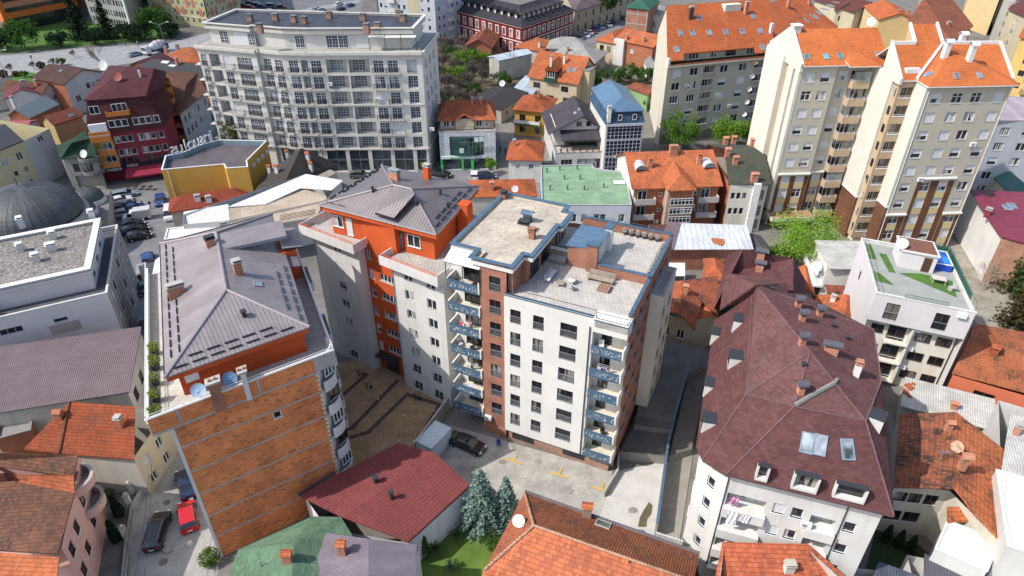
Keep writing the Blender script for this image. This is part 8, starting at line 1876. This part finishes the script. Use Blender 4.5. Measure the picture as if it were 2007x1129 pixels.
def rack(x,y,z,cols,label):
    p=Cf.v(x,y,z);r=thing('drying_rack',label,'drying rack',p);mb=MB();t=V((*Cf.t,0));n=V((*Cf.n,0))
    for s in (-.6,.6):
        mb.tube(p+t*s-n*.25,p+t*s+n*.25+V((0,0,.95)),.015,WHITE);mb.tube(p+t*s+n*.25,p+t*s-n*.25+V((0,0,.95)),.015,WHITE)
    for q in (-.25,0,.25): mb.tube(p-t*.75+n*q+V((0,0,.95)),p+t*.75+n*q+V((0,0,.95)),.012,WHITE)
    mb.obj('frame',r)
    for k,c in enumerate(cols):
        mb=MB();o=p+t*(-.65+.42*k)+n*(.25*(k%3-1))+V((0,0,.96));mb.box(o,t*.36,n*.02,(0,0,-.6-.15*(k%2)),mat('plain',c));mb.obj('laundry',r)
rack(-5.2,1.3,fz(4),[(.6,.1,.15),(.65,.6,.6),(.5,.12,.3),(.1,.1,.12)],'drying rack with red and white laundry on the left balcony stack');rack(-4.6,1.3,fz(2),[(.6,.6,.6),(.1,.1,.12),(.5,.5,.52)],'drying rack with pale laundry on the left balcony stack, lower down');rack(10.8,.3,fz(4),[(.6,.6,.62),(.2,.15,.4),(.02,.02,.03)],'drying rack with dark and white laundry on the right balcony stack')
mb=MB();p=Cf.v(-5.6,.75,fz(1));q=Cf.v(-4.4,.75,fz(1));mb.box(p,q-p,V((*Cf.n,0))*.03,(0,0,1.0),mat('plain',(.55,.5,.62),var=.8));tag(mb.obj('blanket',loc=p),'patterned lilac blanket hung out on the second left balcony','blanket')
# rooftop set by the pool
p=If.v(7.6,6.2,12.9);r=thing('garden_table','pale rectangular table on the roof turf by the pool','table',p);mb=MB();If.box(mb,7.0,8.5,5.6,6.6,13.5,13.56,mat('plain',(.5,.45,.38)));mb.obj('tabletop',r)
for x in (7.05,8.4):
    for y in (5.65,6.5): mb=MB();If.box(mb,x,x+.07,y,y+.07,12.9,13.5,mat('plain',(.5,.45,.38)));mb.obj('leg',r)
p=If.v(8.9,4.8,12.9);r=thing('garden_chair','grey wicker chair on the roof turf','chair',p);mb=MB();mb.cbox(p+V((0,0,.35)),.6,.6,.1,FUR,.4);mb.obj('seat',r);mb=MB();mb.cbox(p+V((.2,-.2,.45)),.1,.6,.5,FUR,.4);mb.obj('backrest',r);mb=MB();mb.cbox(p,.5,.5,.35,FUR,.4);mb.obj('base',r)
# laundry on the white balconies
def cloth(p,ax,w,h,m,label,group=None):
    mb=MB();n=7;nz=V((ax.y,-ax.x,0))
    g=[[p+ax*w*i/n+nz*(.06*sin(i*2.1+j))-V((0,0,h*j/4)) for i in range(n+1)] for j in range(5)]
    for j in range(4):
        for i in range(n): mb.poly([g[j+1][i],g[j+1][i+1],g[j][i+1],g[j][i]],m)
    o=mb.obj('laundry',loc=p);o.data.shade_smooth();return tag(o,label,'laundry',group)
_,t,o,_=BE.fr(0);ax=V((t.x,t.y,0))
cloth(BE.at(0,.6,.6,8.85),ax,.9,1.7,mat('plain',(.7,.7,.72)),'long white sheet hanging from the top white balcony');cloth(BE.at(0,1.9,.6,8.85),ax,.6,1.1,mat('plain',(.68,.66,.72)),'short white towel hanging from the top white balcony');cloth(BE.at(0,.5,.15,10.2),ax,.8,1.0,mat('plain',(.45,.2,.35),var=.9),'patterned blue and red cloth under the eave of the top balcony')
# people
def person(u,v,label,top,leg,z=0,rz=0,walk=.2):
    me=bpy.data.meshes.new('person');Vt=[(0,0,.95),(0,0,1.2),(0,0,1.42),(0,0,1.52),(0,0,1.68),(.11,0,.9),(.12,walk,.5),(.12,walk*.8,.06),(-.11,0,.9),(-.12,-walk*.7,.5),(-.12,-walk*1.2,.08),(.2,0,1.4),(.26,-walk*.6,1.12),(.27,-walk*.3,.86),(-.2,0,1.4),(-.26,walk*.6,1.12),(-.27,walk*1.1,.9),(.12,walk*.8+.16,.04),(-.12,-walk*1.2+.16,.04)]
    E_=[(0,1),(1,2),(2,3),(3,4),(0,5),(5,6),(6,7),(0,8),(8,9),(9,10),(2,11),(11,12),(12,13),(2,14),(14,15),(15,16),(7,17),(10,18)]
    me.from_pydata(Vt,E_,[]);o=bpy.data.objects.new('person',me);C.objects.link(o);m=o.modifiers.new('s','SKIN');o.modifiers.new('ss','SUBSURF').levels=1
    R=[.15,.15,.17,.06,.11,.1,.07,.05,.1,.07,.05,.07,.05,.04,.07,.05,.04,.04,.04]
    for k,sv in enumerate(me.skin_vertices[0].data): sv.radius=(R[k],R[k]*.8);sv.use_root=(k==0)
    bpy.context.view_layer.update();dg=bpy.context.evaluated_depsgraph_get();m2=bpy.data.meshes.new_from_object(o.evaluated_get(dg));o.modifiers.clear();o.data=m2;m2.materials.clear()
    for mm in (mat('plain',top),mat('plain',leg),mat('plain',(.45,.28,.2)),mat('plain',(.03,.02,.015))): m2.materials.append(mm)
    for p in m2.polygons:
        zc=p.center.z;p.material_index=1 if zc<.92 and abs(p.center.x)<.24 else (3 if zc>1.68 else (2 if zc>1.5 else 0))
        p.use_smooth=True
    o.location=P(u,v,z);o.rotation_euler=(0,0,rz);return tag(o,label,'person')
person(267,408,'person in black walking past the parked cars',(.015,.015,.018),(.02,.02,.025),rz=1.2);person(281,407,'person in black jacket at the square, beside the one in white',(.02,.02,.02),(.03,.03,.04),rz=-.6);person(296,409,'person in pale trousers crossing the square',(.03,.03,.04),(.6,.6,.58),rz=.3)
person(284,574,'person in dark clothes by the blue saloon',(.02,.02,.02),(.02,.02,.03),rz=2.);person(63,118,'pedestrian in dark clothes on the boulevard paving',(.03,.03,.04),(.03,.03,.05),rz=1.);person(247,92,'pedestrian in blue on the far boulevard pavement',(.08,.12,.25),(.05,.06,.1),rz=.5);person(271,90,'pedestrian in white top near the dark hedge',(.6,.6,.6),(.05,.06,.15),rz=2.)
person(980,300,'person in dark clothes walking in the narrow lane',(.03,.03,.035),(.03,.03,.04),rz=.2);person(990,302,'person in grey walking in the narrow lane',(.1,.1,.11),(.03,.03,.04),rz=.2)
person(1296,690,'person in black standing in the lane by the ochre house',(.015,.015,.018),(.015,.015,.02),z=2.3)
# cafe seating in front of the maroon block
for k in range(4):
    q=P(255+14*k,372);r=thing('cafe_table','dark cafe table in the row before the maroon awning','cafe table',q,group='cafe tables by the awning');mb=MB();mb.tube(q,q+V((0,0,.72)),.05,DKM);mb.tube(q+V((0,0,.72)),q+V((0,0,.76)),.5,DKM,n=12);mb.obj('table',r)
q=P(977,874);r=thing('plastic_chair','blue plastic chair in the courtyard by the brick base','chair',q);mb=MB();mb.cbox(q+V((0,0,.4)),.45,.45,.05,mat('plain',(.02,.06,.25)));mb.obj('seat',r);mb=MB();mb.cbox(q+V((0,.22,.42)),.45,.05,.45,mat('plain',(.02,.06,.25)));mb.obj('backrest',r)
for sx in (-.2,.2):
    for sy in (-.2,.2): mb=MB();mb.tube(q+V((sx,sy,0)),q+V((sx,sy,.4)),.02,mat('plain',(.02,.06,.25)));mb.obj('leg',r)
# unused prototypes and property clean up
done()
mb=MB();rn=random.Random(9)
for i in range(60):
    u=640+rn.random()*220;v=715+rn.random()*170;q=P(u,v,.06)
    if 720<v+0*(u) and (u-640)*.28+715<v<(u-640)*.55+870 and u<850: mb.box(q,(.05+.2*rn.random(),.05*rn.random(),0),(-.04*rn.random(),.05+.12*rn.random(),0),(0,0,.03),mat('plain',(.6,.6,.58)) if rn.random()<.6 else BLACK)
tag(mb.obj('litter',loc=P(740,800)),'scattered paper and rubbish on the brown paved courtyard','litter',kind='stuff')
OIL=mat('grnd',(.27,.26,.235),(.2,.19,.175))
for i,(u,v,r_) in enumerate(((930,920,.7),(1055,905,.5),(1110,960,.8),(985,905,.45),(330,1075,.6),(300,1015,.5),(352,1000,.5),(1240,1000,.6))):
    rn=random.Random(i);q=P(u,v,.14);mb=MB();mb.poly([q+V((cos(k*pi/7)*r_*(.6+.6*rn.random()),sin(k*pi/7)*r_*(.5+.5*rn.random()),.0006*i)) for k in range(14)],OIL);tag(mb.obj('oil_stain'),None,None,kind='structure')
def gym(u,v,label):
    q=P(u,v);r=thing('exercise_machine',label,'exercise machine',q);mb=MB();mb.tube(q,q+V((0,0,1.2)),.07,DKM);mb.tube(q+V((-.4,0,1.15)),q+V((.4,0,1.15)),.035,DKM);mb.obj('post',r);mb=MB();mb.cbox(q+V((.5,.1,.4)),.4,.35,.06,BLACK);mb.tube(q+V((.5,.1,0)),q+V((.5,.1,.4)),.05,DKM);mb.obj('seat',r)
gym(704,738,'black exercise machine near the foot of the white corner block');gym(720,764,'black exercise machine alone amid the brown courtyard');gym(815,787,'black exercise machine at the foot of the right white facade')
# ---------- thin cloud whose shade lies over the rear of the town
cm=bpy.data.materials.new('cloud');cm.use_nodes=True;cn=cm.node_tree;cn.nodes.remove(cn.nodes['Principled BSDF']);pv=cn.nodes.new('ShaderNodeVolumePrincipled');pv.inputs['Color'].default_value=(.98,.98,.98,1);pv.inputs['Density'].default_value=.0065;cn.links.new(pv.outputs[0],cn.nodes['Material Output'].inputs['Volume'])
from mathutils import noise as mn
bm=bmesh.new();bmesh.ops.create_icosphere(bm,subdivisions=5,radius=1)
for v in bm.verts:
    k=1+.22*mn.noise(v.co*2.1)+.1*mn.noise(v.co*5.);v.co=V((v.co.x*150*k,v.co.y*150*k,v.co.z*24*k))
me=bpy.data.meshes.new('cloud');bm.to_mesh(me);bm.free();me.materials.append(cm);cl=bpy.data.objects.new('cloud',me);C.objects.link(cl);cl.location=(-118-.89*242,246-.45*242,260);tag(cl,None,None,kind='structure')
# ---------- camera and light
cd=bpy.data.cameras.new('camera');co=bpy.data.objects.new('camera',cd);C.objects.link(co)
co.location=(0,0,H);co.rotation_euler=(pi/2-TH,0,0);cd.sensor_width=36;cd.lens=F/2007*36;cd.clip_end=3000;S.camera=co
SD=V((.945,.33)).normalized();EL=radians(48)
sl=bpy.data.lights.new('sun','SUN');so=bpy.data.objects.new('sun',sl);C.objects.link(so);so.location=(0,0,100)
sd=V((SD.x*cos(EL),SD.y*cos(EL),-sin(EL)));so.rotation_euler=sd.to_track_quat('-Z','Y').to_euler();sl.energy=3.3;sl.angle=radians(.5);sl.color=(1,.955,.89)
w=bpy.data.worlds.new('World');S.world=w;w.use_nodes=True;nt=w.node_tree;sk=nt.nodes.new('ShaderNodeTexSky');sk.sky_type='NISHITA';sk.sun_disc=False;sk.sun_elevation=EL
sk.sun_rotation=atan2(-SD.x,-SD.y);sk.dust_density=2.;sk.air_density=1.
bg=nt.nodes['Background'];bg.inputs[1].default_value=.15;nt.links.new(sk.outputs[0],bg.inputs[0])
S.view_settings.view_transform='Standard';S.view_settings.look='None';S.view_settings.exposure=.62;S.view_settings.gamma=1
S.cycles.max_bounces=6;S.cycles.diffuse_bounces=3;S.cycles.transparent_max_bounces=6
